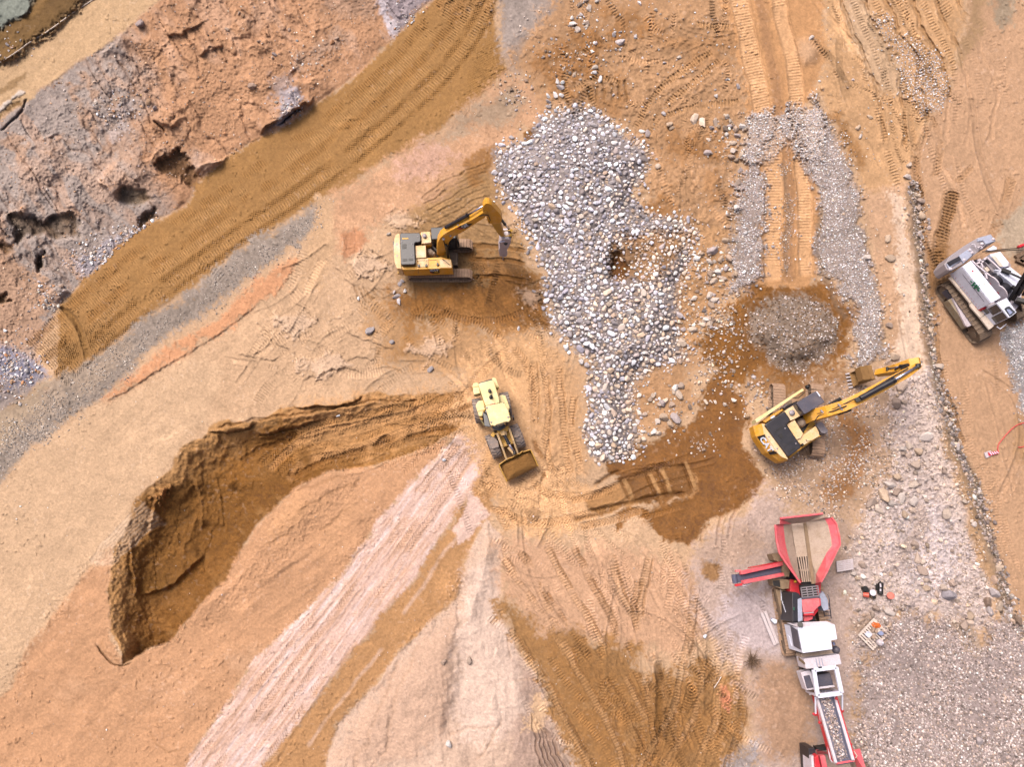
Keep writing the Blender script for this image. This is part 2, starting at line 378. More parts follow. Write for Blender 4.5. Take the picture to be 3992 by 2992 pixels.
pp([(-80, 195), (0, 192), (55, 160), (58, 170), (0, 205)], (140, 104, 60), 4, .6, amt=.7)
# pale grey seams on the face
pp([(800, -60), (835, 30), (848, 85), (882, 50), (905, 28), (935, 0), (1000, -60)], (178, 158, 152), 8, 1.2, .22)
pp([(795, -60), (815, 20), (838, 62), (850, 82), (860, 60), (840, 25), (822, -60)], (226, 206, 198), 6, .8, .14)
pp([(610, 200), (640, 190), (655, 215), (625, 270), (590, 280), (600, 240)], (196, 178, 172), 8, 1.0, .2)
pp([(590, 160), (625, 150), (632, 180), (610, 215), (585, 215)], (170, 150, 140), 10, 1.0, .2, .7)
pp([(640, 120), (700, 90), (730, 60), (745, 85), (690, 130), (645, 150)], (172, 142, 118), 14, 1.5, .2, .6)
pp([(700, 0), (800, -20), (800, 40), (740, 40), (690, 30)], (182, 146, 118), 14, 1.5, .2, .6)
pp([(240, 250), (290, 215), (300, 240), (260, 300), (235, 320), (230, 290)], (196, 178, 166), 12, 1.5, .25, .6, brk=.4)
pp([(160, 560), (230, 520), (280, 500), (250, 545), (185, 600), (165, 590)], (186, 172, 170), 8, 1, .25, .8)
pp([(-80, 740), (0, 738), (60, 770), (100, 817), (60, 850), (0, 900), (-80, 940)], (158, 150, 158), 8, 1.2, .25)
pp([(-80, 480), (0, 470), (40, 560), (110, 640), (95, 715), (70, 765), (0, 735), (-80, 740)], (204, 156, 116), 14, 1.6, .18, .8)
# caves and overhangs in the face, their shade painted in as dark brown
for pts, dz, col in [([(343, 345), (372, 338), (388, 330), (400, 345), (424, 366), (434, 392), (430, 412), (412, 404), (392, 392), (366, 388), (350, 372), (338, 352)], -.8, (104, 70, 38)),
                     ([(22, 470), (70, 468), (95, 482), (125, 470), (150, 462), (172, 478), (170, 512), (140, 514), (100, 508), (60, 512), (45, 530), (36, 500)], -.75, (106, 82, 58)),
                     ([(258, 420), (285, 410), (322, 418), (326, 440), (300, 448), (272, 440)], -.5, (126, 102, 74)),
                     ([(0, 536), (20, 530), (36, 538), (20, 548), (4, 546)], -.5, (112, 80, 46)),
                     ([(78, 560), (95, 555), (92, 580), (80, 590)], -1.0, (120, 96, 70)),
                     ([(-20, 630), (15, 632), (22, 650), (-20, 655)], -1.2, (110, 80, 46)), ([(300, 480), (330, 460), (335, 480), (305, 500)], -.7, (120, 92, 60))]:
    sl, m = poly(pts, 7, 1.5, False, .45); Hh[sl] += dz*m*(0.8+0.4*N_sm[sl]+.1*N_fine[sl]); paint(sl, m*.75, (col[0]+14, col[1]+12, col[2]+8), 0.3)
for pts, h in [([(500, 332), (470, 345), (440, 352), (420, 372)], .9), ([(555, 300), (600, 262), (650, 235), (680, 205)], .7), ([(640, 185), (605, 232), (570, 262)], .6), ([(205, 375), (235, 410), (270, 440)], .9), ([(350, 300), (320, 340), (275, 330)], .5), ([(700, 150), (650, 175), (600, 185)], .5), ([(60, 440), (20, 470), (-20, 480)], .6), ([(330, 265), (360, 275), (390, 290)], .5), ([(420, 128), (450, 110), (480, 90)], .4), ([(270, 55), (250, 90), (215, 115)], .5), ([(585, 60), (560, 95), (520, 110)], .35), ([(340, 75), (400, 70), (450, 45)], .35), ([(150, 640), (120, 620), (90, 640)], .5), ([(120, 290), (80, 300), (50, 290)], .4)]:
    ledge(pts, h*.9, 44, 1.6, 3.0)
crack([(600, 275), (640, 245), (655, 235)], .5, 2.5, 1, (90, 66, 48)); crack([(330, 262), (352, 280), (356, 292)], .4, 2.2); crack([(60, 210), (40, 250), (0, 285)], .3, 2)
# ---- haul road (brown, rolled)
road_lo = [(1078, 0), (1065, 38), (1073, 75), (1088, 118), (1098, 150), (1048, 190), (1005, 238), (965, 268), (905, 311), (855, 336), (805, 363), (755, 401), (714, 420), (629, 468), (554, 518), (489, 563), (426, 616), (338, 671), (276, 714), (190, 777), (118, 827), (-60, 925), (-500, 1180)]
sl, m, sd_ = poly(road_up[5:24]+[(960, -70), (1085, -70)]+road_lo[:21], 5, 0.5, True)
paint(sl, m, (176, 127, 70), 0.08)
Hh[sl] = Hh[sl]*(1-.75*ss(.5+sd_/24))+m*0.03
axis = [(95, 790), (190, 700), (330, 585), (520, 450), (700, 325), (850, 200), (950, 95), (1010, 0), (1040, -70)]
for off, wd, k, per, dk in [(-52, 20, 'bar', 5.4, .3), (-30, 22, 'bar', 5.4, .1), (-8, 20, 'bar', 5.4, .55), (12, 16, 'bar', 5.4, .05), (30, 14, 'dots', 6.4, .5), (48, 14, 'bar', 6, 0), (62, 12, 'dots', 6.4, .45)]:
    P = []
    for i, p in enumerate(axis):
        q = axis[min(i+1, len(axis)-1)]; r_ = axis[max(i-1, 0)]; dx, dy = q[0]-r_[0], q[1]-r_[1]; L = math.hypot(dx, dy)
        P.append((p[0]-dy/L*off, p[1]+dx/L*off))
    col = (164, 114, 56) if dk > .2 else (202, 152, 92)
    tread(P, wd, per, 0.085 if k == 'bar' else 0.09, k, col, .25+dk*.6, 0.02, .34, .15, .2, 4, 0)
sl, m = poly([(1030, 100), (1062, 70), (1098, 150), (1048, 192), (1000, 225), (1010, 160)], 14, .5)
Hh[sl] += m*0.05*np.cos(X[sl]*.9+Y[sl]*.3)*np.cos(Y[sl]*.9-X[sl]*.3); paint(sl, m*.35, (170, 120, 60), .1)
for cx_, cy_ in ((165, 745), (205, 720), (240, 735), (140, 780), (120, 750)):
    sl, m = poly([(cx_-40, cy_-10), (cx_+20, cy_-30), (cx_+45, cy_+5), (cx_-10, cy_+32)], 12, .8)
    Hh[sl] += m*0.045*np.cos(X[sl]*.95+Y[sl]*.5)*np.cos(Y[sl]*.95-X[sl]*.5)
sl, m = poly([(930, -70), (1090, -70), (1066, 40), (1010, 20), (950, 20)], 16, 1.5); paint(sl, m*.6, (172, 122, 68), .3); Hh[sl] += m*.12*N_fine[sl]
rut([(130, 665), (165, 700), (180, 745), (190, 778)], 12, 0.10, (142, 100, 46), .5, .5, 0.05, 4)
crack([(128, 668), (160, 690), (176, 730)], .15, 4)
# ---- gravel shoulder and orange band under the road
pp([(720, 432), (680, 470), (668, 515), (620, 540), (554, 592), (490, 640), (426, 690), (321, 770), (250, 830), (213, 869), (150, 906), (75, 963), (0, 1039), (-300, 1300), (-500, 1180), (-60, 925), (118, 827), (190, 777), (276, 714), (338, 671), (426, 616), (489, 563), (554, 518), (629, 468)], (166, 146, 126), 10, 1.4, .28)
pp([(60, 850), (190, 790), (276, 735), (300, 745), (220, 820), (110, 890), (20, 960), (-60, 990), (-60, 930)], (186, 158, 128), 20, 1.6, .15, .7)
pp([(0, 830), (70, 830), (110, 840), (60, 900), (0, 960), (-80, 1010), (-80, 880)], (178, 150, 116), 16, 1.6, .2, .6)
orange = [(643, 562), (600, 575), (542, 625), (470, 690), (400, 735), (321, 790), (270, 815), (220, 862), (228, 868), (300, 830), (400, 770), (470, 725), (560, 660), (625, 610)]
pp(orange, (220, 152, 102), 9, 1.2, .12, .85, brk=.12)
Hh_ = poly(orange, 10, .9); Hh[Hh_[0]] += .05*Hh_[1]
ledge([(560, 660), (470, 725), (400, 768), (300, 828), (225, 870)], -.12, 20)
# region east of the shoulder, up to the boulder pile
pp([(714, 420), (755, 401), (855, 336), (965, 268), (1048, 190), (1098, 150), (1140, 180), (1200, 210), (1180, 250), (1080, 310), (1070, 420), (1000, 480), (920, 460), (840, 470), (760, 540), (700, 560)], (212, 160, 116), 16, 1.4, .15, .9)
pp([(1098, 150), (1073, 75), (1078, 0), (1085, -70), (1250, -70), (1240, 20), (1150, 110), (1120, 170)], (178, 152, 130), 14, 1.6, .22)
pp([(1080, -70), (1180, -70), (1170, 60), (1110, 110), (1082, 80)], (160, 144, 130), 16, 1.6, .24, .7)
pp([(1040, 215), (1100, 190), (1130, 220), (1090, 260), (1000, 280), (960, 300), (910, 320)], (172, 146, 116), 16, 1.6, .2, .8)
pp([(860, 350), (930, 310), (990, 330), (930, 380), (870, 390)], (216, 168, 140), 14, 1.5, .12, .7)
pp([(690, 430), (720, 435), (722, 520), (690, 640), (640, 620), (668, 515)], (214, 170, 124), 8, 1.0, .1)
pp([(735, 510), (770, 500), (798, 520), (770, 545), (738, 565)], (204, 138, 92), 5, .8, .1, .8)
ledge([(734, 480), (736, 530), (732, 570)], .25, 14)
pp([(880, 470), (1000, 370), (1070, 330), (1075, 420), (1080, 480), (1130, 520), (1170, 620), (1180, 690), (1060, 700), (860, 690), (870, 590), (855, 520)], (172, 130, 82), 22, 1.8, .25)
pp([(1000, 350), (1065, 310), (1070, 360), (1020, 400)], (154, 104, 52), 8, 1.2, .25, .8)
pp([(1130, 290), (1158, 268), (1162, 300), (1140, 318)], (136, 90, 40), 6, .8, .2)
pp([(1020, 545), (1080, 560), (1160, 600), (1180, 700), (1080, 720), (930, 680), (830, 690), (850, 620), (960, 625), (1040, 615)], (150, 96, 38), 18, 1.6, .2, .85)
pp([(1030, 560), (1120, 545), (1150, 580), (1090, 595), (1035, 590)], (172, 122, 70), 8, 1.2, .2, .7)
for y_ in (532, 560, 598): rut([(1015, y_), (1080, y_+3), (1140, y_+12)], 9, .10, (138, 88, 32), .6, .6, .05)
for k in range(6): rut([(905+k*9, 430+k*13), (980+k*7, 380+k*15), (1060, 352+k*17)], 4, .05, (150, 108, 62), .3, .8, .03, 1.5, .4)
pp([(800, 640), (900, 690), (1000, 690), (1150, 720), (1190, 760), (1180, 830), (1090, 830), (1000, 800), (900, 810), (830, 780), (790, 700)], (192, 142, 90), 24, 1.8, .2, .8)
pp([(850, 660), (960, 640), (1080, 650), (1180, 690), (1120, 720), (990, 700), (880, 720)], (160, 106, 48), 16, 2, .2, .7, brk=.35)
pp([(900, 700), (930, 680), (880, 770), (840, 790)], (166, 114, 58), 10, 1.4, .2, .7)
tread([(1180, 650), (1090, 690), (1000, 690), (920, 660)], 15, 6.2, .07, 'bar', (160, 106, 52), .4, .04, .1)
tread([(800, 640), (850, 700), (905, 760), (985, 800)], 12, 6.2, .05, 'bar', None, 0, .03, .3)
for k in range(7): crack([(760+k*11, 610+k*3), (772+k*12, 640-k*2), (784+k*13, 665-k*4)], .10, 2.4, .8, (168, 122, 76), .5)
for a_, b_, c_ in [((620, 640), (655, 668), (690, 705)), ((700, 560), (730, 590), (770, 625)), ((550, 690), (590, 735), (640, 770)), ((720, 700), (790, 740), (860, 760)), ((780, 520), (830, 560), (870, 590)), ((500, 760), (560, 775), (610, 770)), ((740, 785), (785, 770), (820, 785)), ((650, 820), (730, 800), (790, 812)), ((560, 640), (600, 690), (640, 720))]:
    ledge([a_, b_, c_], .16, 24, 1.2, 2.5)
for k in range(9): tread([(560+k*28, 740+(k % 3)*30), (600+k*28, 720+(k % 3)*30)], 22, 5.6, .05, 'bar', None, 0, .02, .45, .2, .05)
for c_ in ((640, 700, 50, 34), (800, 570, 45, 25), (870, 480, 50, 22), (700, 790, 60, 24), (930, 760, 50, 28), (1140, 640, 22, 20)):
    sl, m = poly([(c_[0]-c_[2], c_[1]), (c_[0], c_[1]-c_[3]), (c_[0]+c_[2], c_[1]), (c_[0], c_[1]+c_[3])], 10, 2); Hh[sl] += .12*m*(1+N_sm[sl]); paint(sl, m*.55, (230, 192, 156), .12)
# ---- the dug pit and its ramp
pit = [(1000, 850), (900, 858), (817, 850), (780, 855), (715, 876), (637, 880), (554, 908), (491, 906), (451, 923), (446, 939), (396, 961), (378, 991), (373, 1014), (323, 1049), (298, 1074), (278, 1124), (271, 1151), (250, 1176), (240, 1231), (231, 1280), (238, 1362), (250, 1384), (262, 1404), (258, 1434), (311, 1410), (366, 1390), (394, 1355), (426, 1315), (491, 1245), (520, 1190), (560, 1128), (604, 1088), (642, 1049), (704, 1022), (800, 1012), (893, 980), (990, 927), (1020, 890)]
sl, m, sd_ = poly(pit, 3, .9, True, .6)
paint(sl, m, (174, 119, 58), .13)
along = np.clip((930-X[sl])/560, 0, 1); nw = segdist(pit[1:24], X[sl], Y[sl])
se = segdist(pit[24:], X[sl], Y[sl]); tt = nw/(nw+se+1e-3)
paint(sl, m*np.exp(-nw/(16+20*along))*.75, (208, 156, 98), .14)  # paler paint towards the upper-left rim, put in to offset the wall's shade
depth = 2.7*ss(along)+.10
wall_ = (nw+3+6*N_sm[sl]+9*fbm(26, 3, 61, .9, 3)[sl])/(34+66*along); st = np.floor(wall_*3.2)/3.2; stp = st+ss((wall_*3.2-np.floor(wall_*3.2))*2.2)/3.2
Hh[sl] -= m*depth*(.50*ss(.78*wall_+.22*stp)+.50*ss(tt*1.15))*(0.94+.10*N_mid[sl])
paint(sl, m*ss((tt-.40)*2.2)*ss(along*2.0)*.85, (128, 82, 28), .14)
Hh[sl] += m*(.10*fbm(12, 3, 62)[sl]+.06*N_fine[sl])*(1-.5*ss(wall_-.8)); paint(sl, m*ss((fbm(26, 4, 63, .95, 2.4)[sl]-.05)*3)*.35, (206, 150, 88), .12)
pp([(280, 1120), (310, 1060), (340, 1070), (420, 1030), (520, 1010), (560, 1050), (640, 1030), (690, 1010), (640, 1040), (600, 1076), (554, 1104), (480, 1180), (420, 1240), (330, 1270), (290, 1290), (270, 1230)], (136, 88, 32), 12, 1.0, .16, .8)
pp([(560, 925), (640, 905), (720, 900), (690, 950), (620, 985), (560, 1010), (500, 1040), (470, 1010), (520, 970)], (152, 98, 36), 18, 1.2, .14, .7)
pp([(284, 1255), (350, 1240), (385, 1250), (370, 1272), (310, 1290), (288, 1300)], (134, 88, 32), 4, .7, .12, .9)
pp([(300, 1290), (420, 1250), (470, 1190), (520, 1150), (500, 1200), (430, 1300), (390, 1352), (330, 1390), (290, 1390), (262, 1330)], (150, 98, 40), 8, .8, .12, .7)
pp([(640, 890), (780, 860), (900, 860), (1000, 850), (1010, 900), (900, 960), (800, 990), (700, 985), (640, 960)], (212, 154, 94), 26, 1.5, .14, .85)
for k, (y0_, y1_) in enumerate(((905, 872), (925, 888), (952, 905), (975, 922), (992, 945))):
    tread([(560+20*k, 1005+k*12), (660, y0_+22), (780, y0_-6), (900, y1_), (1010, y1_-18)], 16, 6.4, .07, 'chev', (220, 160, 100) if k % 2 else (180, 122, 60), .35, .04, .2, .2, .06)
for pts in ([(640, 940), (580, 975), (520, 1000)], [(800, 960), (740, 985), (680, 1000), (620, 1030)], [(860, 940), (800, 965)], [(990, 915), (920, 930), (870, 945)], [(700, 905), (640, 925), (580, 960)]):
    rut(pts, 12, .12, (142, 90, 34), .7, 1.4, .04, 4, .3)
for pts in ([(900, 868), (780, 872), (690, 893), (620, 905), (540, 905), (470, 925)], [(560, 945), (640, 930), (700, 915)], [(450, 935), (500, 930), (560, 915)], [(640, 882), (720, 878), (790, 858)]):
    ledge(pts, .55, 22, 1.2, 2.0); crack(pts, .25, 2.5, 1.2, (128, 84, 34), .5)
for pts in ([(345, 1060), (330, 1110), (320, 1170)], [(415, 1030), (430, 1090), (425, 1150)], [(500, 1010), (490, 1060)], [(420, 1100), (400, 1180), (390, 1240)], [(275, 1160), (282, 1220), (284, 1300)], [(300, 1290), (380, 1255), (450, 1190)]):
    ledge(pts, .5, 24, 1.0, 3)
for i in range(26):
    cx_, cy_ = 318+rng.random()*26+i*1.3, 1078-i*1.1+rng.random()*14; q = 2.2+rng.random()*3
    sl, m = poly([(cx_-q, cy_), (cx_, cy_-q), (cx_+q, cy_), (cx_, cy_+q)], 1.2, .2); Hh[sl] += .22*m; paint(sl, m*.6, (186, 126, 70), .1)
# ---- smooth spoil south of the pit
spoil = [(250, 1169), (215, 1182), (175, 1243), (156, 1272), (108, 1335), (55, 1390), (45, 1433), (25, 1493), (0, 1505), (-200, 1640), (-200, 2200), (420, 2200), (414, 1643), (426, 1613), (554, 1423), (617, 1365), (674, 1307), (740, 1242), (780, 1182), (830, 1112), (912, 1019), (996, 928), (893, 980), (800, 1012), (704, 1022), (642, 1049), (604, 1088), (560, 1128), (520, 1190), (491, 1245), (426, 1315), (394, 1355), (366, 1390), (311, 1410), (262, 1436), (240, 1384), (232, 1280), (240, 1231)]
sl, m, sd_ = poly(spoil, 5, .6, True, .7)
bank = ss(segdist(pit[24:35], X[sl], Y[sl])/70)
paint(sl, m, (212, 157, 110), .05)
Hh[sl] += m*(.08*N_mid[sl]+.035*N_dia[sl]-.03*N_sm[sl])
sl, m = poly([(560, 1120), (604, 1085), (660, 1040), (760, 1020), (740, 1060), (660, 1140), (560, 1230), (470, 1310), (430, 1320), (500, 1240)], 46, .6, False, .3); Hh[sl] += .4*m
ledge([(560, 1270), (620, 1230), (690, 1180)], .10, 30, 1, 6)
for pts, c_ in [([(600, 1095), (640, 1070), (700, 1080), (650, 1130), (590, 1170), (580, 1140)], (224, 166, 112)), ([(490, 1420), (560, 1400), (600, 1420), (560, 1470), (500, 1460)], (212, 164, 122)), ([(310, 1500), (350, 1470), (420, 1480), (440, 1510), (400, 1520), (340, 1510)], (212, 160, 116)), ([(120, 1490), (180, 1470), (210, 1480), (150, 1530), (120, 1520)], (214, 164, 120)), ([(310, 1570), (370, 1560), (390, 1590), (340, 1620)], (206, 150, 104)), ([(680, 1170), (760, 1090), (775, 1100), (700, 1200)], (218, 162, 112))]:
    pp(pts, c_, 22, 1.5, .06, .5)
for pts in ([(320, 1590), (370, 1620), (400, 1600)], [(230, 1370), (222, 1400), (255, 1430)], [(255, 1430), (300, 1415), (320, 1405)], [(640, 1060), (690, 1045), (760, 1030)], [(560, 1180), (600, 1165), (640, 1140)], [(640, 1110), (700, 1070), (790, 1040)], [(690, 1160), (730, 1120), (760, 1090)]):
    ledge(pts, .06, 26, 1.4, 5); crack(pts, .03, 3, 1.4, (176, 124, 76), .35)
crack([(208, 1385), (222, 1412), (240, 1432), (262, 1437), (285, 1428)], .2, 2, .8, (120, 80, 40), .7)
# pale tan plain west of the pit
pp([(0, 1045), (75, 970), (150, 912), (213, 874), (300, 840), (420, 770), (480, 800), (450, 920), (396, 955), (370, 1000), (298, 1070), (270, 1145), (240, 1200), (175, 1243), (108, 1335), (45, 1430), (0, 1500), (-300, 1700), (-300, 1300)], (219, 178, 134), 12, .6, .07, .8)
for k in range(8): rut([(190+k*7, 1215+k*2), (260+k*6, 1130+k*5), (320+k*5, 1085+k*6)], 5, .03, (232, 198, 162), .5, 1.0, .01, 3, .35)
# ---- pale rolled haul strip
strip = [(996, 928), (912, 1019), (830, 1112), (780, 1182), (740, 1242), (674, 1307), (617, 1365), (554, 1423), (426, 1613), (380, 1700), (300, 1900), (420, 1900), (560, 1680), (567, 1658), (637, 1575), (714, 1468), (787, 1382), (855, 1300), (905, 1242), (985, 1107), (1040, 1030), (1060, 960), (1020, 950)]
pp(strip, (236, 194, 168), 5, .6, .06)
ax0, ax1 = (1020, 950), (470, 1700); ddx, ddy = (ax1[0]-ax0[0])/930, (ax1[1]-ax0[1])/930
stn = fbm(8, 4, 51, math.atan2(ddy, ddx), 14)
sl, m = poly(strip, 3, .4)
paint(sl, m*ss((stn[sl]-.08)*3)*.55, (206, 156, 114), .06)
paint(sl, m*ss((-stn[sl]-.12)*5)*.8, (246, 214, 196), .04)
Hh[sl] += .02*m*stn[sl]
def off_line(t):
    nx, ny = -ddy, ddx
    return [(ax0[0]+ddx*s*930+nx*t*(.35+.8*s), ax0[1]+ddy*s*930+ny*t*(.35+.8*s)) for s in (0.02, .2, .4, .6, .8, 1.0)]
for t, wd, k in ((-70, 9, 'rut'), (-52, 16, 'chev'), (-20, 14, 'chev'), (2, 5, 'rut'), (22, 15, 'chev'), (44, 6, 'rut'), (60, 13, 'chev'), (74, 5, 'rut')):
    if k == 'chev': tread(off_line(t), wd, 6.6, .05, 'chev', (214, 164, 124), .45, .01, .5, .4, .08)
    else: rut(off_line(t), wd, .03, (200, 150, 108), .45, .9, .01, 3, .42)
band = [(1060, 965), (1040, 1030), (985, 1107), (905, 1242), (855, 1300), (787, 1382), (714, 1468), (637, 1575), (567, 1658), (500, 1800), (690, 1800), (705, 1651), (717, 1611), (730, 1564), (780, 1514), (818, 1475), (850, 1427), (925, 1352), (985, 1292), (1003, 1242), (1020, 1190), (1060, 1120), (1075, 1050)]
sl, m = pp(band, (196, 143, 90), 7, 1.0, .07); Hh[sl] -= .05*m
for pts in ([(1030, 1100), (960, 1200), (870, 1330)], [(830, 1400), (740, 1510), (660, 1620)]):
    rut(pts, 8, -.02, (222, 180, 146), .7, .6, .02, 3, .25)
pp([(1010, 1060), (1060, 1110), (1050, 1125), (1010, 1170), (985, 1180), (990, 1150), (975, 1140), (1000, 1110)], (232, 192, 166), 4, .7, .06)
# ---- cream bank, lower centre
cream = [(1003, 1242), (1015, 1195), (1050, 1120), (1080, 1160), (1085, 1200), (1078, 1290), (1062, 1307), (1085, 1345), (1108, 1382), (1141, 1442), (1166, 1472), (1198, 1557), (1238, 1632), (1260, 1700), (1300, 1900), (690, 1900), (705, 1651), (717, 1611), (730, 1564), (780, 1514), (818, 1475), (850, 1427), (925, 1352), (985, 1292)]
sl, m, sd_ = poly(cream, 3, .5, True)
paint(sl, m, (221, 184, 152), .07)
vert = fbm(26, 4, 55, 1.45, 4)[sl]
Hh[sl] += m*(.45*ss(sd_/60)+.14*vert+.05*N_sm[sl])
pp([(985, 1300), (1000, 1250), (1020, 1200), (1010, 1260), (1000, 1340), (985, 1450), (970, 1560), (900, 1640), (800, 1660), (720, 1640), (760, 1560), (850, 1450), (920, 1380)], (214, 172, 138), 16, 1, .08, .8)
pp([(1015, 1240), (1060, 1220), (1080, 1300), (1120, 1400), (1140, 1470), (1150, 1560), (1060, 1600), (990, 1600), (975, 1500), (985, 1380)], (234, 200, 172), 18, 1, .06, .8)
pp([(1110, 1400), (1150, 1470), (1175, 1500), (1230, 1640), (1250, 1720), (1090, 1720), (1110, 1640), (1100, 1560), (1130, 1540)], (186, 152, 128), 12, 1.2, .14, .9)
for k in range(5): rut([(1180+k*12, 1720), (1165+k*11, 1620), (1140+k*8, 1540+k*8)], 6, .14, (160, 124, 98), .5, 1.2, .06, 3)
ledge([(1000, 1235), (990, 1300), (985, 1370), (980, 1450), (972, 1540), (955, 1600)], -.4, 40, 1.4, 16)
ledge([(925, 1352), (870, 1420), (830, 1475), (780, 1515), (730, 1565), (712, 1640)], -.15, 30, 1.6, 8)
for pts in ([(1004, 1215), (996, 1260), (985, 1290), (925, 1350)], [(860, 1430), (840, 1500), (800, 1580), (770, 1660)], [(905, 1400), (870, 1480), (850, 1560), (820, 1640)], [(1090, 1360), (1092, 1395), (1102, 1430)], [(960, 1590), (1020, 1570), (1080, 1580)], [(1100, 1480), (1130, 1470), (1165, 1478)], [(1080, 1545), (1060, 1600), (1010, 1640)]):
    crack(pts, .05, 4, 1.6, (192, 150, 114), .35)
for k in range(10): crack([(970+k*.3, 1355+k*9), (985, 1357+k*9)], .06, 1.8, .3)
pp([(1150, 1500), (1180, 1510), (1190, 1540), (1165, 1580), (1130, 1575), (1140, 1530)], (236, 190, 142), 8, 1, .06)
# ---- brown crossing area with crawler marks, lower middle
brown = [(1062, 1307), (1085, 1345), (1108, 1382), (1141, 1442), (1166, 1472), (1198, 1557), (1238, 1632), (1260, 1900), (1600, 1900), (1600, 1620), (1615, 1560), (1620, 1480), (1590, 1455), (1560, 1460), (1530, 1430), (1480, 1460), (1440, 1440), (1405, 1450), (1380, 1400), (1330, 1380), (1280, 1400), (1230, 1360), (1180, 1385), (1130, 1320), (1090, 1290), (1068, 1295)]
pp([(1062, 1180), (1110, 1160), (1250, 1180), (1400, 1190), (1500, 1230), (1540, 1330), (1480, 1420), (1300, 1400), (1180, 1420), (1090, 1290)], (217, 166, 124), 24, 1.5, .08, .85)
sl, m = pp(brown, (170, 121, 68), 16, 2.2, .18, .95); Hh[sl] -= .06*m
pp([(1180, 1400), (1300, 1430), (1420, 1470), (1500, 1480), (1560, 1560), (1500, 1658), (1300, 1658), (1240, 1560)], (152, 102, 48), 40, 2, .18, .55, brk=.2)
fan = [([(1085, 1205), (1150, 1300), (1215, 1400), (1275, 1500), (1330, 1600), (1360, 1690)], 1), ([(1120, 1190), (1185, 1290), (1250, 1390), (1320, 1490), (1375, 1590), (1420, 1700)], 0), ([(1180, 1180), (1230, 1270), (1290, 1370), (1350, 1460), (1400, 1560)], 1), ([(1240, 1180), (1290, 1280), (1335, 1370), (1380, 1460), (1410, 1560), (1420, 1680)], 0), ([(1320, 1195), (1340, 1270), (1375, 1350), (1395, 1440), (1405, 1530)], 1), ([(1400, 1200), (1385, 1290), (1390, 1370), (1420, 1440), (1440, 1520)], 1), ([(1500, 1260), (1490, 1350), (1475, 1440), (1460, 1520), (1420, 1600), (1360, 1690)], 1), ([(1520, 1450), (1510, 1520), (1480, 1590), (1430, 1660)], 1), ([(1560, 1470), (1550, 1540), (1525, 1610), (1480, 1700)], 1), ([(1605, 1480), (1600, 1560), (1575, 1640), (1560, 1700)], 0), ([(1075, 1300), (1120, 1390), (1180, 1480), (1240, 1590), (1290, 1690)], 1), ([(1150, 1240), (1190, 1330), (1240, 1440)], 1), ([(1380, 1250), (1370, 1320), (1385, 1400)], 0)]
for pts, k in fan:
    tread(pts, 15, 6.4, .06, 'bar', (206, 156, 104) if k else (164, 114, 62), .35, .04, .3, .35, .08, 3, .05)
    P = [(p[0]+9, p[1]) for p in pts]; rut(P, 5, .10, (146, 98, 50), .5, .7, .03, 2.4, .42)
rut([(1425, 1425), (1430, 1490), (1425, 1560), (1430, 1600)], 14, .15, (130, 86, 36), .7, .8, .05, 5)
pp([(1556, 1488), (1578, 1484), (1580, 1508), (1572, 1532), (1576, 1542), (1562, 1518)], (232, 146, 104), 3, 1.4, .1, .75, brk=.45)
# ---- bright trampled ground round the loader
pp([(1000, 800), (1060, 740), (1150, 720), (1210, 760), (1250, 840), (1270, 900), (1260, 990), (1250, 1040), (1320, 1070), (1300, 1120), (1200, 1160), (1090, 1150), (1050, 1050), (1010, 960), (980, 900)], (230, 176, 120), 20, 1.4, .10, .9)
pp([(1180, 760), (1260, 800), (1270, 960), (1290, 1010), (1250, 1050), (1180, 1010), (1150, 900)], (212, 162, 112), 18, 1.5, .12, .7)
for k, pts in enumerate(([(1175, 800), (1185, 880), (1180, 960), (1190, 1020)], [(1205, 790), (1215, 880), (1220, 960), (1230, 1030)], [(1150, 780), (1155, 860), (1150, 920)], [(1240, 850), (1235, 930), (1255, 1010)])):
    tread(pts, 13, 6.4, .07, 'bar' if k % 2 else 'chev', (224, 168, 112), .4, .04, .2, .2, .07); rut([(p[0]+8, p[1]) for p in pts], 4, .10, (180, 126, 72), .5, .8, .03, 2, .4)
for pts in ([(1055, 960), (1070, 1040), (1090, 1100), (1130, 1140)], [(1130, 940), (1140, 1000), (1170, 1060), (1250, 1075), (1330, 1060)], [(1060, 1090), (1140, 1130), (1240, 1120), (1330, 1095)], [(1040, 990), (1060, 1070), (1100, 1150)], [(1000, 860), (1030, 820), (1090, 760)], [(1110, 750), (1140, 800), (1150, 880)]):
    tread(pts, 18, 6.4, .08, 'chev', (224, 166, 108), .35, .04, .2, .3, .07)
for pts in ([(1000, 842), (1025, 838)], [(990, 886), (1026, 872)], [(1150, 950), (1165, 985), (1172, 1000)], [(1165, 1020), (1178, 1040)]): rut(pts, 11, .05, (136, 84, 32), .7, 1.2, .02, 4)
sl, m = pp([(1130, 1105), (1150, 1095), (1166, 1108), (1160, 1124), (1140, 1128)], (188, 142, 96), 4, .8, .2); Hh[sl] += .1*m
sl, m = poly([(1060, 780), (1180, 740), (1260, 850), (1270, 1050), (1180, 1120), (1080, 1100), (1010, 900)], 30, 1)
Hh[sl] += m*.05*fbm(9, 2, 58)[sl]
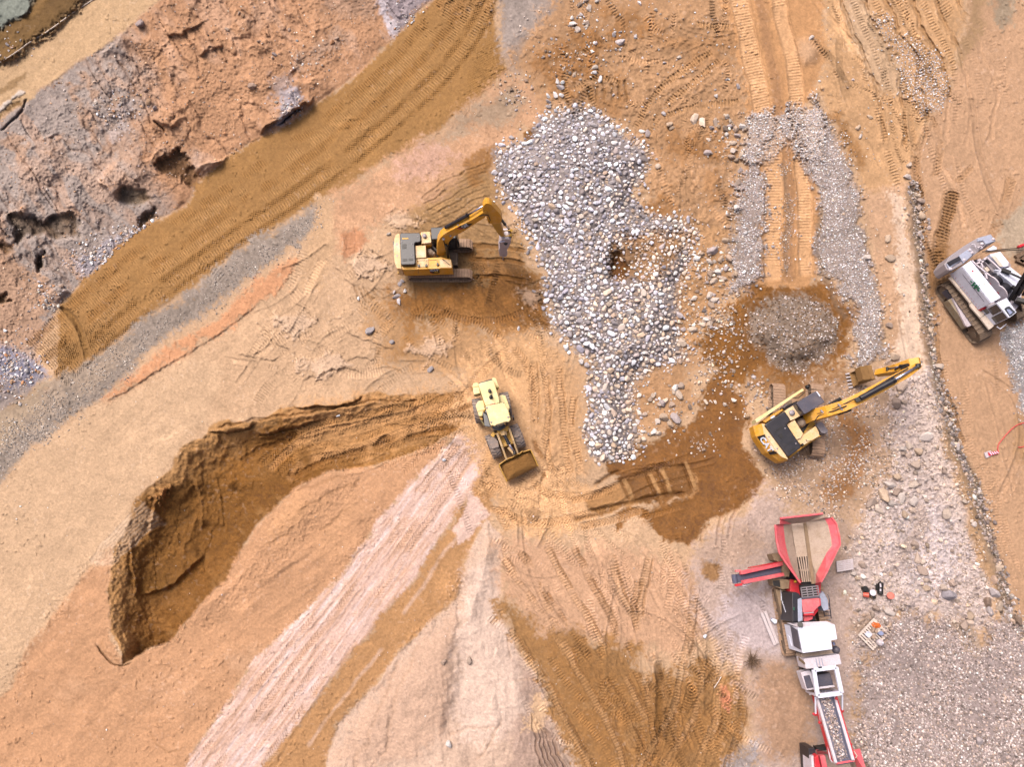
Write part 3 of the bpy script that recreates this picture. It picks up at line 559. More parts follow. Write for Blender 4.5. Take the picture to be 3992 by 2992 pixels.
# ---- boulder-pile ground and the rough ground around it
pile = [(1248, 226), (1283, 246), (1329, 271), (1346, 301), (1384, 313), (1401, 346), (1384, 376), (1371, 414), (1376, 441), (1394, 463), (1446, 473), (1504, 483), (1508, 521), (1500, 560), (1489, 578), (1469, 616), (1464, 666), (1459, 704), (1471, 741), (1479, 774), (1440, 785), (1396, 797), (1371, 817), (1359, 831), (1364, 851), (1359, 894), (1375, 914), (1369, 956), (1371, 989), (1334, 999), (1309, 1001), (1278, 989), (1271, 966), (1263, 921), (1284, 881), (1268, 856), (1271, 831), (1273, 807), (1278, 779), (1248, 756), (1228, 729), (1203, 711), (1186, 666), (1181, 629), (1188, 596), (1173, 566), (1168, 528), (1133, 498), (1121, 466), (1108, 441), (1085, 430), (1075, 411), (1070, 365), (1072, 321), (1108, 311), (1156, 306), (1160, 271), (1191, 243), (1221, 233)]
pp([(1100, 130), (1160, 60), (1250, -70), (1580, -70), (1610, 100), (1620, 250), (1600, 330), (1590, 480), (1580, 640), (1530, 700), (1500, 780), (1480, 830), (1380, 900), (1350, 800), (1430, 700), (1440, 560), (1400, 460), (1390, 330), (1330, 260), (1250, 220), (1180, 240), (1150, 200)], (192, 144, 98), 18, 1.6, .2, .95)
for pts, am in [([(1150, 130), (1240, 60), (1330, 70), (1290, 130), (1230, 200), (1200, 190)], .7), ([(1280, 20), (1400, 20), (1390, 70), (1320, 90)], .6), ([(1240, 150), (1320, 150), (1360, 210), (1330, 260), (1260, 220)], .5), ([(1430, 300), (1560, 290), (1570, 340), (1440, 350)], .6), ([(1380, 40), (1480, 60), (1600, 60), (1600, 130), (1500, 150)], .35), ([(1390, 430), (1450, 420), (1460, 470), (1390, 480)], .7), ([(1500, 330), (1560, 350), (1580, 420), (1540, 440)], .4)]:
    pp(pts, (154, 100, 44), 18, 2.2, .25, am, brk=.3)
for pts in ([(1370, 280), (1420, 200), (1480, 150), (1540, 110)], [(1400, 290), (1450, 220), (1520, 160), (1560, 130)], [(1230, 200), (1290, 170), (1340, 180)], [(1250, 260), (1220, 190), (1230, 150)], [(1290, 240), (1260, 170)], [(1500, 50), (1580, 60)], [(1430, 260), (1500, 230), (1600, 220)]):
    tread(pts, 13, 6.2, .10, 'bar', (204, 150, 92), .35, .05, .25, .5, .08)
for k in range(9): crack([(1215+k*16, 205-k*5), (1235+k*15, 235-k*2)], .16, 3, 1, (138, 94, 44), .5)
sl, m = poly([(1100, 60), (1580, 0), (1610, 300), (1580, 700), (1440, 800), (1380, 900)], 60, 1); Hh[sl] += m*(.12*N_sm[sl]+.08*N_fine[sl]+.1*N_mid[sl])
sl, m, sd_ = poly(pile, 10, 1.0, True)
paint(sl, m, (156, 140, 130), .25)
Hh[sl] += m*(.9*ss(sd_/60)+.2*N_mid[sl])
hollow = [(1310, 540), (1350, 520), (1400, 505), (1470, 500), (1480, 540), (1450, 580), (1400, 610), (1350, 615), (1318, 590)]
sl, m = poly(hollow, 14, 1.2); paint(sl, m*.9, (178, 130, 82), .2); Hh[sl] -= .4*m
sl, m = poly([(1318, 545), (1345, 540), (1362, 570), (1350, 605), (1322, 600), (1310, 570)], 8, 1); paint(sl, m, (124, 78, 30), .25); Hh[sl] -= .35*m
pp([(1480, 480), (1580, 470), (1575, 640), (1530, 700), (1475, 760), (1465, 680), (1490, 580)], (198, 148, 98), 12, 1.4, .16, .8)
pp([(1370, 830), (1480, 790), (1500, 870), (1440, 940), (1375, 930)], (196, 146, 98), 10, 1.3, .15, .8)
# ---- wet brown patches
wet = [(1319, 1004), (1374, 986), (1371, 961), (1434, 941), (1484, 916), (1499, 889), (1520, 850), (1540, 820), (1590, 830), (1609, 916), (1612, 971), (1634, 991), (1654, 1036), (1622, 1082), (1594, 1099), (1534, 1129), (1510, 1165), (1478, 1178), (1450, 1172), (1419, 1144), (1400, 1110), (1374, 1107), (1330, 1138), (1320, 1130), (1354, 1102), (1420, 1090), (1480, 1072), (1410, 1080), (1370, 1085), (1340, 1040), (1321, 1029)]
sl, m = pp(wet, (142, 90, 34), 6, 1.5, .22); Wet[sl] = np.maximum(Wet[sl], m); Hh[sl] -= .08*m
pp([(1380, 1100), (1420, 1080), (1500, 1065), (1560, 1080), (1500, 1130), (1440, 1150)], (152, 98, 40), 16, 1, .12, .6)
sl, m = pp([(1272, 1100), (1270, 1085), (1290, 1065), (1330, 1050), (1400, 1015), (1480, 1005), (1505, 1030), (1510, 1055), (1490, 1072), (1420, 1080), (1340, 1100), (1300, 1112)], (186, 134, 80), 4, .5, .1); Hh[sl] -= .12*m
sl, m = pp([(1345, 1035), (1400, 1012), (1480, 1002), (1500, 1030), (1508, 1055), (1480, 1070), (1400, 1085), (1365, 1080)], (128, 80, 28), 5, .8, .12, .9)
for a_, b_ in (((1347, 1035), (1368, 1082)), ((1400, 1018), (1428, 1080)), ((1426, 1010), (1450, 1075)), ((1480, 995), (1505, 1060))):
    rut([a_, ((a_[0]+b_[0])/2+2, (a_[1]+b_[1])/2), b_], 7, -.02, (196, 144, 86), .8, .5, .02, 2); rut([(a_[0]-7, a_[1]+2), (b_[0]-7, b_[1]+2)], 5, .12, (120, 74, 22), .6, .3, .0, 2)
crack([(1283, 1051), (1321, 1030), (1345, 1020)], .2, 4, .6, (126, 80, 30), .8); crack([(1270, 1105), (1340, 1092), (1400, 1075), (1480, 1066)], .22, 4, .6, (120, 76, 26), .8)
crack([(1235, 1125), (1280, 1115), (1340, 1100)], .18, 4, .6, (150, 100, 46), .6)
tread([(1230, 1085), (1280, 1072), (1340, 1046)], 14, 6.4, .08, 'chev', (214, 156, 98), .5, .05, .1)
tread([(1250, 1140), (1320, 1125), (1390, 1100)], 16, 6.4, .08, 'chev', (210, 154, 98), .5, .05, .15)
for pts in ([(1560, 1110), (1552, 1160), (1548, 1190)], [(1590, 1095), (1578, 1140), (1575, 1170)], [(1520, 1140), (1515, 1175)]): rut(pts, 7, .05, (200, 150, 104), .6, .8, .04, 2.5)
# ring of brown earth round the fines heap
pp([(1610, 610), (1650, 600), (1740, 610), (1800, 620), (1845, 660), (1850, 720), (1830, 770), (1800, 800), (1750, 825), (1700, 830), (1640, 800), (1600, 830), (1540, 830), (1510, 780), (1530, 715), (1580, 690), (1612, 650)], (146, 94, 38), 12, 2.2, .24)
pp([(1640, 790), (1720, 815), (1830, 790), (1870, 830), (1880, 960), (1840, 1000), (1780, 1000), (1790, 900), (1700, 860), (1600, 850)], (150, 98, 44), 16, 1.8, .25, .8)
# ---- crushed-stone strips and the orange lanes between them
lane_area = [(1550, -70), (1770, -70), (1790, 120), (1740, 230), (1760, 330), (1770, 440), (1766, 600), (1740, 620), (1640, 620), (1600, 600), (1599, 406), (1619, 258), (1600, 120), (1565, 20)]
pp(lane_area, (206, 150, 96), 6, .9, .12)
for pts, wd in (([(1585, -70), (1606, 40), (1640, 200), (1668, 340), (1668, 480), (1668, 610)], 38), ([(1672, -70), (1690, 40), (1712, 130), (1722, 240), (1735, 420), (1742, 600)], 30)):
    rut(pts, wd, .12, (236, 180, 124), .85, .35, .06, 4); tread(pts, wd*.9, 6.2, .05, 'bar', None, 0, .0, .3, .15, .05)
rut([(1630, -70), (1650, 40), (1678, 200), (1702, 350), (1705, 480), (1705, 610)], 20, -.03, (172, 124, 82), .7, .7, .03, 5)
gl = [(1619, 250), (1660, 248), (1700, 236), (1712, 228), (1735, 330), (1722, 345), (1700, 300), (1680, 270), (1652, 300), (1650, 420), (1648, 600), (1620, 620), (1579, 641), (1579, 566), (1584, 466), (1599, 406), (1609, 351)]
gr = [(1711, 228), (1745, 232), (1761, 208), (1788, 240), (1823, 281), (1838, 351), (1851, 401), (1866, 416), (1876, 516), (1896, 616), (1910, 690), (1921, 741), (1908, 791), (1850, 795), (1848, 729), (1833, 654), (1800, 610), (1766, 591), (1768, 440), (1746, 376), (1735, 330)]
GRAVEL = [([(715, 440), (668, 515), (554, 592), (426, 690), (321, 770), (250, 830), (213, 869), (75, 963), (0, 1030), (-60, 1060), (-60, 960), (118, 860), (276, 735), (426, 640), (554, 545), (640, 480)], 2.9, 'shoulder')]
gtop = [(1612, 256), (1660, 248), (1700, 240), (1745, 232), (1761, 208), (1792, 248), (1778, 345), (1722, 352), (1692, 310), (1664, 352), (1608, 350)]
gmid = [(1684, 360), (1716, 352), (1716, 610), (1684, 610)]
for g in (gl, gr, gtop):
    sl, m = pp(g, (172, 152, 138) if g is not gtop else (204, 174, 148), 12, 1.8, .25, .92 if g is not gtop else .7); Hh[sl] += .16*m; GRAVEL.append((g, 4.0 if g is not gtop else 3.4, 'pale' if g is not gtop else 'thin'))
GRAVEL.append((gmid, 3.4, 'mixed'))
for pts in ([(1770, 440), (1772, 560), (1800, 640), (1830, 690)], [(1690, 350), (1700, 480), (1700, 600)]): rut(pts, 12, .08, (140, 112, 86), .6, .8, .02, 6)
g3 = [(1898, 40), (1920, 45), (1971, 83), (2021, 125), (2049, 175), (2042, 215), (2029, 241), (1984, 241), (1954, 195), (1930, 140), (1916, 105), (1905, 75)]
sl, m = pp(g3, (192, 172, 158), 14, 1.6, .22, .9); Hh[sl] += .14*m; GRAVEL.append((g3, 3.8, 'pale'))
heap = [(1620, 700), (1632, 672), (1680, 640), (1740, 640), (1790, 662), (1812, 700), (1808, 740), (1780, 785), (1740, 805), (1690, 795), (1650, 770), (1622, 735)]
sl, m, sd_ = poly(heap, 16, 1.8, True); paint(sl, m, (150, 126, 104), .3, None); Hh[sl] += m*.8*ss(sd_/60); GRAVEL.append((heap, 4.4, 'brown'))
around2 = [(1640, 990), (1680, 940), (1760, 830), (1880, 800), (1930, 790), (1960, 840), (1940, 1000), (1900, 1080), (1820, 1120), (1760, 1110), (1680, 1060)]
pp(around2, (196, 158, 124), 16, 1.4, .25, .75); GRAVEL.append((around2, 4.2, 'mixed'))
pp([(1800, 870), (1860, 890), (1880, 970), (1850, 1050), (1790, 1090), (1770, 1040), (1830, 980)], (160, 106, 54), 14, 1.8, .24, .85)
# ---- right-hand slope, ditch and haul road
pp([(1770, -70), (2060, -70), (2090, 30), (2060, 120), (2055, 200), (2000, 260), (1965, 350), (1960, 430), (1880, 430), (1850, 390), (1800, 250), (1760, 200), (1790, 100)], (210, 160, 108), 12, 1.2, .15, .9, )
for k in range(12):
    x0_ = 1790+k*22
    P = [(x0_, -70), (x0_+45+k*3, 40), (x0_+85+k*4, 140), (x0_+110+k*3, 230), (x0_+118, 320)]
    (tread(P[:4], 13, 6.2, .07, 'bar', (222, 168, 112), .4, .04, .35, .5, .07) if k % 2 else rut(P, 8, .14, (164, 116, 66), .5, 1.2, .08, 3, .35))
pp([(1800, -70), (1830, -70), (1930, 110), (1960, 200), (1900, 200), (1850, 90)], (206, 172, 134), 10, 1.3, .15, .6)
sl, m = poly([(1726, 88), (1752, 84), (1766, 104), (1760, 130), (1738, 136), (1722, 115)], 14, .3, False, 0); Hh[sl] += .35*m; paint(sl, m*.6, (220, 176, 134), .08)
pp([(1790, 245), (1815, 240), (1850, 300), (1870, 350), (1850, 380), (1830, 300)], (152, 102, 50), 8, 1.4, .2, .7)
pp([(1866, 416), (1960, 400), (1975, 520), (1990, 640), (2005, 740), (2015, 800), (1930, 790), (1915, 700), (1890, 560)], (212, 166, 124), 10, 1.2, .16)
pp([(1930, 420), (1955, 430), (1975, 560), (1990, 700), (2010, 830), (2020, 900), (1960, 900), (1940, 780), (1945, 620)], (234, 200, 166), 10, 1.2, .12, .9)
pale = [(1925, 800), (2020, 800), (2040, 900), (2060, 990), (2095, 1080), (2120, 1180), (2150, 1280), (2140, 1360), (2080, 1360), (1970, 1330), (1930, 1340), (1900, 1400), (1850, 1440), (1830, 1300), (1800, 1260), (1820, 1180), (1880, 1080), (1930, 1000), (1920, 900)]
pp(pale, (220, 194, 176), 18, 1.6, .15)
pp([(1980, 830), (2020, 850), (2050, 960), (2090, 1080), (2080, 1150), (2030, 1050), (1980, 960)], (230, 202, 180), 16, 1.3, .12, .85)
pp([(1940, 1110), (2000, 1080), (2060, 1130), (2080, 1200), (2040, 1290), (1960, 1260), (1920, 1180)], (228, 206, 194), 24, 1.6, .16, .85)
pp([(1960, 1230), (2010, 1130), (1990, 1080), (1950, 1150), (1930, 1210)], (180, 150, 124), 14, 1.6, .2, .6)
pp([(2030, 830), (2060, 900), (2090, 1020), (2120, 1100), (2135, 1190), (2165, 1280), (2150, 1290), (2105, 1190), (2080, 1080), (2050, 980), (2025, 900)], (196, 152, 106), 8, 1.2, .15, .9)
sl, m = poly(pale, 12, 1); Hh[sl] += m*(.14*N_sm[sl]+.12*N_fine[sl]+.06*N_px[sl]); GRAVEL.append((pale, 3.0, 'dusty'))
hr = [(2060, -70), (2090, 30), (2055, 200), (2000, 260), (1968, 400), (1984, 516), (1998, 616), (2010, 716), (2024, 791), (2040, 856), (2056, 906), (2072, 964), (2094, 1011), (2116, 1064), (2130, 1127), (2150, 1182), (2166, 1232), (2185, 1300), (2230, 1360), (2700, 1800), (6000, 1500), (6000, -2300), (2100, -2300)]
sl, m = pp(hr, (204, 158, 116), 8, .9, .09); Hh[sl] *= 1-.6*m
pp([(2080, -70), (2130, -70), (2120, 60), (2080, 150), (2060, 130), (2090, 40)], (160, 126, 84), 14, 1.5, .2, .7)
pp([(2145, -70), (2200, -70), (2180, 40), (2150, 60), (2140, 30)], (140, 128, 104), 12, 1.4, .25, .7)
pp([(2150, 480), (2230, 420), (2230, 560), (2190, 560), (2160, 540)], (186, 164, 134), 14, 1.2, .15, .8)
for pts, wd in (([(2055, 410), (2045, 470), (2030, 530), (2030, 590)], 30), ([(1975, 330), (1985, 430), (1995, 530)], 14), ([(2100, 360), (2060, 395)], 14), ([(2185, 380), (2165, 450), (2140, 520)], 22), ([(2018, 250), (1985, 330), (1990, 430)], 16), ([(2000, 230), (2030, 300), (2020, 380)], 15), ([(1960, 215), (1972, 300), (1990, 400), (2000, 470)], 14)):
    tread(pts, wd, 6.8, .055, 'chev', (178, 130, 84), .45, .04, .35, .6, .07, 5, .04)
pp([(2005, 540), (2045, 530), (2050, 600), (2030, 640), (2000, 610)], (134, 90, 42), 12, 1.2, .2, .7)
rut([(2062, 405), (2048, 470), (2030, 530), (2028, 600)], 26, .08, (146, 102, 56), .7, .8, .05, 6); tread([(2062, 405), (2048, 470), (2030, 530), (2028, 600)], 26, 6.8, .09, 'bar', None, 0, .0, .15, .5, .14, 4, 0)
for k in range(4): tread([(2035+k*10, 760), (2060+k*11, 880), (2095+k*12, 1000), (2130+k*13, 1130), (2165+k*14, 1260)], 11, 6.2, .05, 'bar', None, 0, .03, .5, .3, .05)
pp([(2160, 720), (2230, 690), (2230, 920), (2205, 880), (2180, 800)], (170, 160, 152), 8, 1.0, .3); GRAVEL.append(([(2165, 725), (2225, 695), (2225, 910), (2205, 870), (2182, 800)], 3.4, 'pale'))
pp([(2190, 900), (2230, 890), (2230, 1010), (2200, 1000)], (174, 130, 84), 12, 1.4, .15, .6)
ditch = [(1969, 395), (1981, 450), (1986, 516), (1996, 616), (2007, 716), (2020, 791), (2035, 856), (2050, 906), (2066, 964), (2086, 1011), (2109, 1064), (2124, 1127), (2144, 1182), (2161, 1232), (2172, 1300), (2200, 1360), (2240, 1400)]
sl, S, T, L = stroke(ditch, 40, 4, .6)
e = np.exp(-(T/9.5)**2)*ss(S/20); paint(sl, e*.9, (138, 120, 100), .4); Hh[sl] -= .35*e
e = np.exp(-((T-20)/7)**2)*ss(S/20); Hh[sl] += .15*e
rut([(p[0]+15, p[1]) for p in ditch[:9]], 10, .12, (150, 106, 62), .6, 1, .05, 4)
# ---- dusty yard and the big field of chippings
pp([(1500, 1180), (1560, 1150), (1660, 1060), (1750, 1110), (1830, 1120), (1840, 1300), (1850, 1440), (1840, 1540), (1850, 1700), (1640, 1700), (1630, 1560), (1600, 1450), (1520, 1380), (1480, 1260)], (202, 172, 152), 24, 2.0, .14, .9)
pp([(1560, 1290), (1640, 1270), (1690, 1330), (1680, 1420), (1600, 1400), (1550, 1350)], (208, 186, 178), 22, 1.5, .14, .8)
pp([(1620, 1420), (1720, 1440), (1760, 1500), (1750, 1640), (1660, 1640), (1630, 1540)], (178, 132, 90), 24, 1.8, .2, .75)
pp([(1515, 1215), (1545, 1205), (1560, 1225), (1550, 1250), (1520, 1250)], (160, 116, 72), 8, 1.2, .2)
pp([(1490, 1200), (1600, 1140), (1660, 1180), (1600, 1215), (1520, 1205)], (186, 150, 118), 14, 1.6, .15, .6)
pp([(1830, 1360), (1870, 1320), (1890, 1345), (1870, 1380)], (170, 134, 100), 12, 1.4, .18, .7)
pp([(1690, 1150), (1800, 1100), (1850, 1150), (1830, 1240), (1790, 1230)], (172, 138, 108), 16, 1.5, .25, .6)
pp([(1575, 1640), (1640, 1590), (1650, 1700), (1560, 1700)], (170, 158, 152), 14, 1.4, .25, .8); GRAVEL.append(([(1585, 1640), (1635, 1600), (1640, 1690), (1580, 1690)], 3.2, 'dusty'))
field = [(1848, 1720), (1848, 1658), (1843, 1543), (1853, 1468), (1858, 1430), (1880, 1395), (1934, 1330), (1971, 1320), (2000, 1345), (2084, 1360), (2122, 1392), (2150, 1350), (2185, 1340), (2250, 1400), (2300, 1720)]
sl, m = pp(field, (182, 159, 146), 22, 2.0, .2); Hh[sl] += m*(.25+.2*N_mid[sl])
pp([(2060, 1340), (2110, 1360), (2130, 1400), (2110, 1420), (2080, 1400)], (196, 166, 138), 8, 1.2, .15)
# the yard is crossed by wheel and crawler marks of every age
tr = np.random.default_rng(31)
def marks(n, box, ang, spread, length, kinds=('bar', 'chev', 'rut'), wide=(9, 16), dep=.055, mul=.10, bend=.35, dk=.10):
    for _ in range(n):
        x, y = tr.uniform(box[0], box[2]), tr.uniform(box[1], box[3]); a = R(ang+tr.normal()*spread); Lg = tr.uniform(*length); b = tr.normal()*bend
        P = []
        for t in (-.5, -.17, .17, .5):
            aa = a+b*t; P.append((x+math.cos(aa)*Lg*t, y+math.sin(aa)*Lg*t+b*t*t*Lg*.3))
        k = kinds[tr.integers(len(kinds))]; wd = tr.uniform(*wide); mu = tr.normal()*mul; bk = tr.uniform(.25, .55)
        sl, S, T, Lt = stroke(P, wd, 4, .25); e = ss(0.5+(wd/2-np.abs(T))/6)*ss(S/18)*ss((Lt-S)/18)*ss(.5+(N_mid[sl]+N_sm[sl]*.8+(1-2*bk))*1.4)
        C[sl] *= (1+mu*e)[..., None]
        if k == 'rut': Hh[sl] -= e*dk*.5; C[sl] *= (1-dk*np.exp(-((np.abs(T)-wd*.45)/2.2)**2)*ss(S/18)*ss((Lt-S)/18))[..., None]; Hh[sl] += dk*.4*np.exp(-((np.abs(T)-wd*.5-2)/2)**2)*ss(S/18)*ss((Lt-S)/18)
        else: tread(P, wd, tr.uniform(5.8, 6.8), dep, k, None, 0, .02, bk, .25, .13, 2.2, .02)
marks(26, (990, 740, 1260, 1150), 80, 25, (90, 220)); marks(14, (1040, 1000, 1330, 1140), 10, 20, (100, 220), ('chev', 'chev', 'rut'), (12, 18))
marks(44, (1100, 1190, 1520, 1420), 62, 14, (120, 260), dep=.07); marks(46, (1150, 1400, 1600, 1660), 66, 16, (120, 260), ('bar', 'bar', 'rut'), dep=.08, mul=.14); marks(16, (1420, 1420, 1600, 1660), 112, 10, (100, 220), ('bar', 'bar', 'rut'), dep=.08, mul=.14)
marks(26, (640, 870, 1010, 1010), -16, 8, (120, 260), ('chev', 'chev', 'rut'), (12, 18), .065, .12)
marks(40, (1210, 10, 1590, 330), 60, 60, (60, 150), dep=.08, mul=.13); marks(26, (860, 480, 1170, 720), 15, 30, (60, 180), dep=.08, mul=.14); marks(20, (1390, 330, 1590, 720), 80, 20, (60, 150), dep=.06)
marks(34, (480, 560, 930, 850), -30, 45, (60, 140), ('bar', 'rut'), (10, 24), .045, .08); marks(26, (1780, -20, 2050, 330), 62, 12, (100, 240), dep=.08, mul=.13); marks(20, (1960, 300, 2212, 1300), 72, 8, (160, 380), ('bar', 'rut'), (9, 14), .05, .08)
marks(14, (1480, 1150, 1660, 1640), 80, 40, (60, 160), ('bar', 'rut'), mul=.08); marks(18, (880, 600, 1190, 840), 35, 40, (60, 150), dep=.06, mul=.12); marks(24, (250, 1150, 760, 1640), -42, 10, (80, 220), ('rut',), (10, 30), .02, .05, .2, .02); marks(20, (40, 860, 420, 1350), -42, 10, (90, 240), ('rut',), (10, 26), .02, .05, .2, .02)
marks(10, (1290, 990, 1620, 1120), -18, 10, (80, 160), ('chev', 'rut'), mul=.1)
# damp stains, dusted patches and clods
for _ in range(70):
    x, y = tr.uniform(40, 2180), tr.uniform(20, 1640); q = tr.uniform(8, 34); s_ = tr.uniform(.5, 1.8); mu = tr.normal()*.09
    sl, m = poly([(x-q*s_, y), (x, y-q/s_), (x+q*s_, y), (x, y+q/s_)], q*.5, 1.8); C[sl] *= (1+mu*m)[..., None]
strk = fbm(24, 4, 64, -.72, 3.5); C *= (1+.06*strk*(1-ss((X-1300)/500)))[..., None]
clod = ss((fbm(9, 2, 65)-.42)*5)*ss((fbm(120, 2, 66)+.15)*3); Hh += .06*clod
sl, m = poly(spoil, 20, .6); Hh[sl] += m*.32*fbm(150, 3, 67, -.72, 2.6)[sl]; C[sl] *= (1+m*.07*fbm(90, 3, 68, -.72, 3)[sl])[..., None]
sl, m = poly(cream, 20, .6); Hh[sl] += m*.25*fbm(110, 3, 69, 1.2, 2.4)[sl]
marks(12, (1870, 1400, 2212, 1640), 60, 40, (120, 300), ('rut',), (12, 20), .03, .05, .3, .05)
# level standing ground under the machines
for pts in ([(855, 520), (1025, 520), (1025, 615), (855, 615)], [(1000, 815), (1130, 815), (1170, 1040), (1060, 1040)], [(1640, 820), (1800, 815), (1800, 1010), (1640, 1010)], [(2020, 520), (2230, 480), (2260, 720), (2110, 760)], [(1655, 1130), (1830, 1130), (1850, 1700), (1720, 1700)]):
    sl, m = poly(pts, 16, .4); Hh[sl] = Hh[sl]*(1-.85*m)
# light irregularity everywhere
amp = 1-.75*Wet
Hh += amp*(.008*N_fine+.013*N_px+.010*N_px2)
C *= (1+.07*N_px2+.05*N_px+.05*N_sm)[..., None]
fl = np.clip((fbm(5, 1, 60)-.60)*6, 0, 1)*ss((N_mid+.2)*2); C += (fl*.10)[..., None]*A(236, 216, 196)
C *= 1+.05*(TAB[7][(Y*1.7).astype(int) & 255, (X*1.7).astype(int) & 255][..., None]-.5)*np.array((.6, 1, 1.6), dtype=np.float32)+.10*(rng.random(X.shape+(1,), dtype=np.float32)-.5)
lum = C.mean(2, keepdims=True); C = (C+(lum-C)*np.array((.04, .04, .04), dtype=np.float32))*1.03; C = np.clip(C, .01, .8)
far = ss(np.maximum.reduce([-X-75, X-2288, -Y-75, Y-1735])/600); Hh *= (1-.9*far)
# ---- build the sheet
A_ = (X*DS-CX)/F; B_ = -(Y*DS-CY)/F
Zd = B_*ST-CT; Tt = (Hh-H)/Zd
VX, VY = A_*Tt, (B_*CT+ST)*Tt
co = np.stack([VX, VY, Hh], -1).reshape(-1, 3).astype(np.float32)
idx = np.arange(NX*NY, dtype=np.int32).reshape(NY, NX)
quad = np.stack([idx[:-1, :-1], idx[1:, :-1], idx[1:, 1:], idx[:-1, 1:]], -1).reshape(-1, 4)
def fastmesh(name, co, faces, cols=None, smooth=False):
    me = bpy.data.meshes.new(name); k = faces.shape[1]
    me.vertices.add(len(co)); me.vertices.foreach_set('co', np.ascontiguousarray(co, dtype=np.float32).ravel())
    me.loops.add(faces.size); me.loops.foreach_set('vertex_index', np.ascontiguousarray(faces, dtype=np.int32).ravel())
    me.polygons.add(len(faces)); me.polygons.foreach_set('loop_start', np.arange(0, faces.size, k, dtype=np.int32))
    me.polygons.foreach_set('use_smooth', np.full(len(faces), bool(smooth), dtype=bool))
    if cols is not None:
        a = me.attributes.new('soil', 'FLOAT_COLOR', 'POINT')
        c4 = np.ones((len(co), 4), dtype=np.float32); c4[:, :cols.shape[1]] = cols; a.data.foreach_set('color', c4.ravel())
    me.update(calc_edges=True); return me
gme = fastmesh('ground', co, quad, np.concatenate([C.reshape(-1, 3), Wet.reshape(-1, 1)], 1), True)
gm, n, l, p = newmat('earth')
at = n.new('ShaderNodeAttribute'); at.attribute_name = 'soil'
tc = n.new('ShaderNodeTexCoord'); nz = n.new('ShaderNodeTexNoise'); nz.inputs['Scale'].default_value = 9; nz.inputs['Detail'].default_value = 6; nz.inputs['Roughness'].default_value = .7
l.new(tc.outputs['Object'], nz.inputs['Vector'])
mr = n.new('ShaderNodeMapRange'); mr.inputs[1].default_value = .25; mr.inputs[2].default_value = .75; mr.inputs[3].default_value = .80; mr.inputs[4].default_value = 1.2
l.new(nz.outputs[0], mr.inputs[0])
mv = n.new('ShaderNodeVectorMath'); mv.operation = 'SCALE'; l.new(at.outputs['Color'], mv.inputs[0]); l.new(mr.outputs[0], mv.inputs['Scale'])
l.new(mv.outputs[0], p.inputs['Base Color'])
bp = n.new('ShaderNodeBump'); bp.inputs['Strength'].default_value = .25; bp.inputs['Distance'].default_value = .03; l.new(nz.outputs[0], bp.inputs['Height']); l.new(bp.outputs[0], p.inputs['Normal'])
rr = n.new('ShaderNodeMapRange'); rr.inputs[3].default_value = .95; rr.inputs[4].default_value = .7; l.new(at.outputs['Alpha'], rr.inputs[0]); l.new(rr.outputs[0], p.inputs['Roughness'])
p.inputs['Specular IOR Level'].default_value = .2
gme.materials.append(gm)
ground = bpy.data.objects.new('ground', gme); COL.objects.link(ground); ground['kind'] = 'structure'
def gz(dx, dy):
    """ground height under map point"""
    i = min(max(int(np.searchsorted(x1, dx)), 1), NX-1); j = min(max(int(np.searchsorted(y1, dy)), 1), NY-1)
    return float(Hh[j, i])
def WD(dx, dy, z=None):
    z = gz(dx, dy) if z is None else z
    return Vector(W(dx*DS, dy*DS, z))
# ---------------------------------------------------------------- stones
def ico(sub):
    bm = bmesh.new(); bmesh.ops.create_icosphere(bm, subdivisions=sub, radius=1)
    v = np.array([tuple(a.co) for a in bm.verts], dtype=np.float32); f = np.array([[a.index for a in q.verts] for q in bm.faces], dtype=np.int32); bm.free(); return v, f
def rock_shape(sub, seed, planes=16):
    """broken stone: a ball cut flat by random planes"""
    r = np.random.default_rng(seed); v, f = ico(sub)
    nrm = r.normal(size=(planes, 3)); nrm /= np.linalg.norm(nrm, axis=1)[:, None]; d = r.uniform(.42, .80, planes)
    dots = v@nrm.T; q = np.where(dots > 1e-3, d/np.maximum(dots, 1e-3), 9); rad = np.minimum(q.min(1), 1.0); rad = rad/np.sqrt((rad**2).mean())*.86
    return v*rad[:, None]*r.uniform(.72, 1.28, 3), f
ROCK3 = [rock_shape(3, s) for s in range(12)]; ROCK2 = [rock_shape(2, 40+s) for s in range(10)]; ROCK1 = [rock_shape(1, 80+s, 8) for s in range(10)]
def rotm(r):
    q = r.normal(size=4); q /= np.linalg.norm(q); a, b, c, d = q
    return np.array([[1-2*(c*c+d*d), 2*(b*c-a*d), 2*(b*d+a*c)], [2*(b*c+a*d), 1-2*(b*b+d*d), 2*(c*d-a*b)], [2*(b*d-a*c), 2*(c*d+a*b), 1-2*(b*b+c*c)]])
U = DS/54.8                     # metres per map unit
def rock_mat(name, attr):
    m, n, l, p = newmat(name)
    if attr: c = n.new('ShaderNodeAttribute'); c.attribute_name = 'soil'
    else: c = n.new('ShaderNodeObjectInfo')
    tc = n.new('ShaderNodeTexCoord'); nz = n.new('ShaderNodeTexNoise'); nz.inputs['Scale'].default_value = 7; nz.inputs['Detail'].default_value = 6
    l.new(tc.outputs['Object'], nz.inputs['Vector'])
    mr = n.new('ShaderNodeMapRange'); mr.inputs[1].default_value = .3; mr.inputs[2].default_value = .7; mr.inputs[3].default_value = .78; mr.inputs[4].default_value = 1.15; l.new(nz.outputs[0], mr.inputs[0])
    mv = n.new('ShaderNodeVectorMath'); mv.operation = 'SCALE'; l.new(c.outputs['Color'], mv.inputs[0]); l.new(mr.outputs[0], mv.inputs['Scale']); l.new(mv.outputs[0], p.inputs['Base Color'])
    p.inputs['Roughness'].default_value = .85; p.inputs['Specular IOR Level'].default_value = .25
    return m
M['stone'] = rock_mat('broken_stone', False); M['stones'] = rock_mat('loose_stones', True)
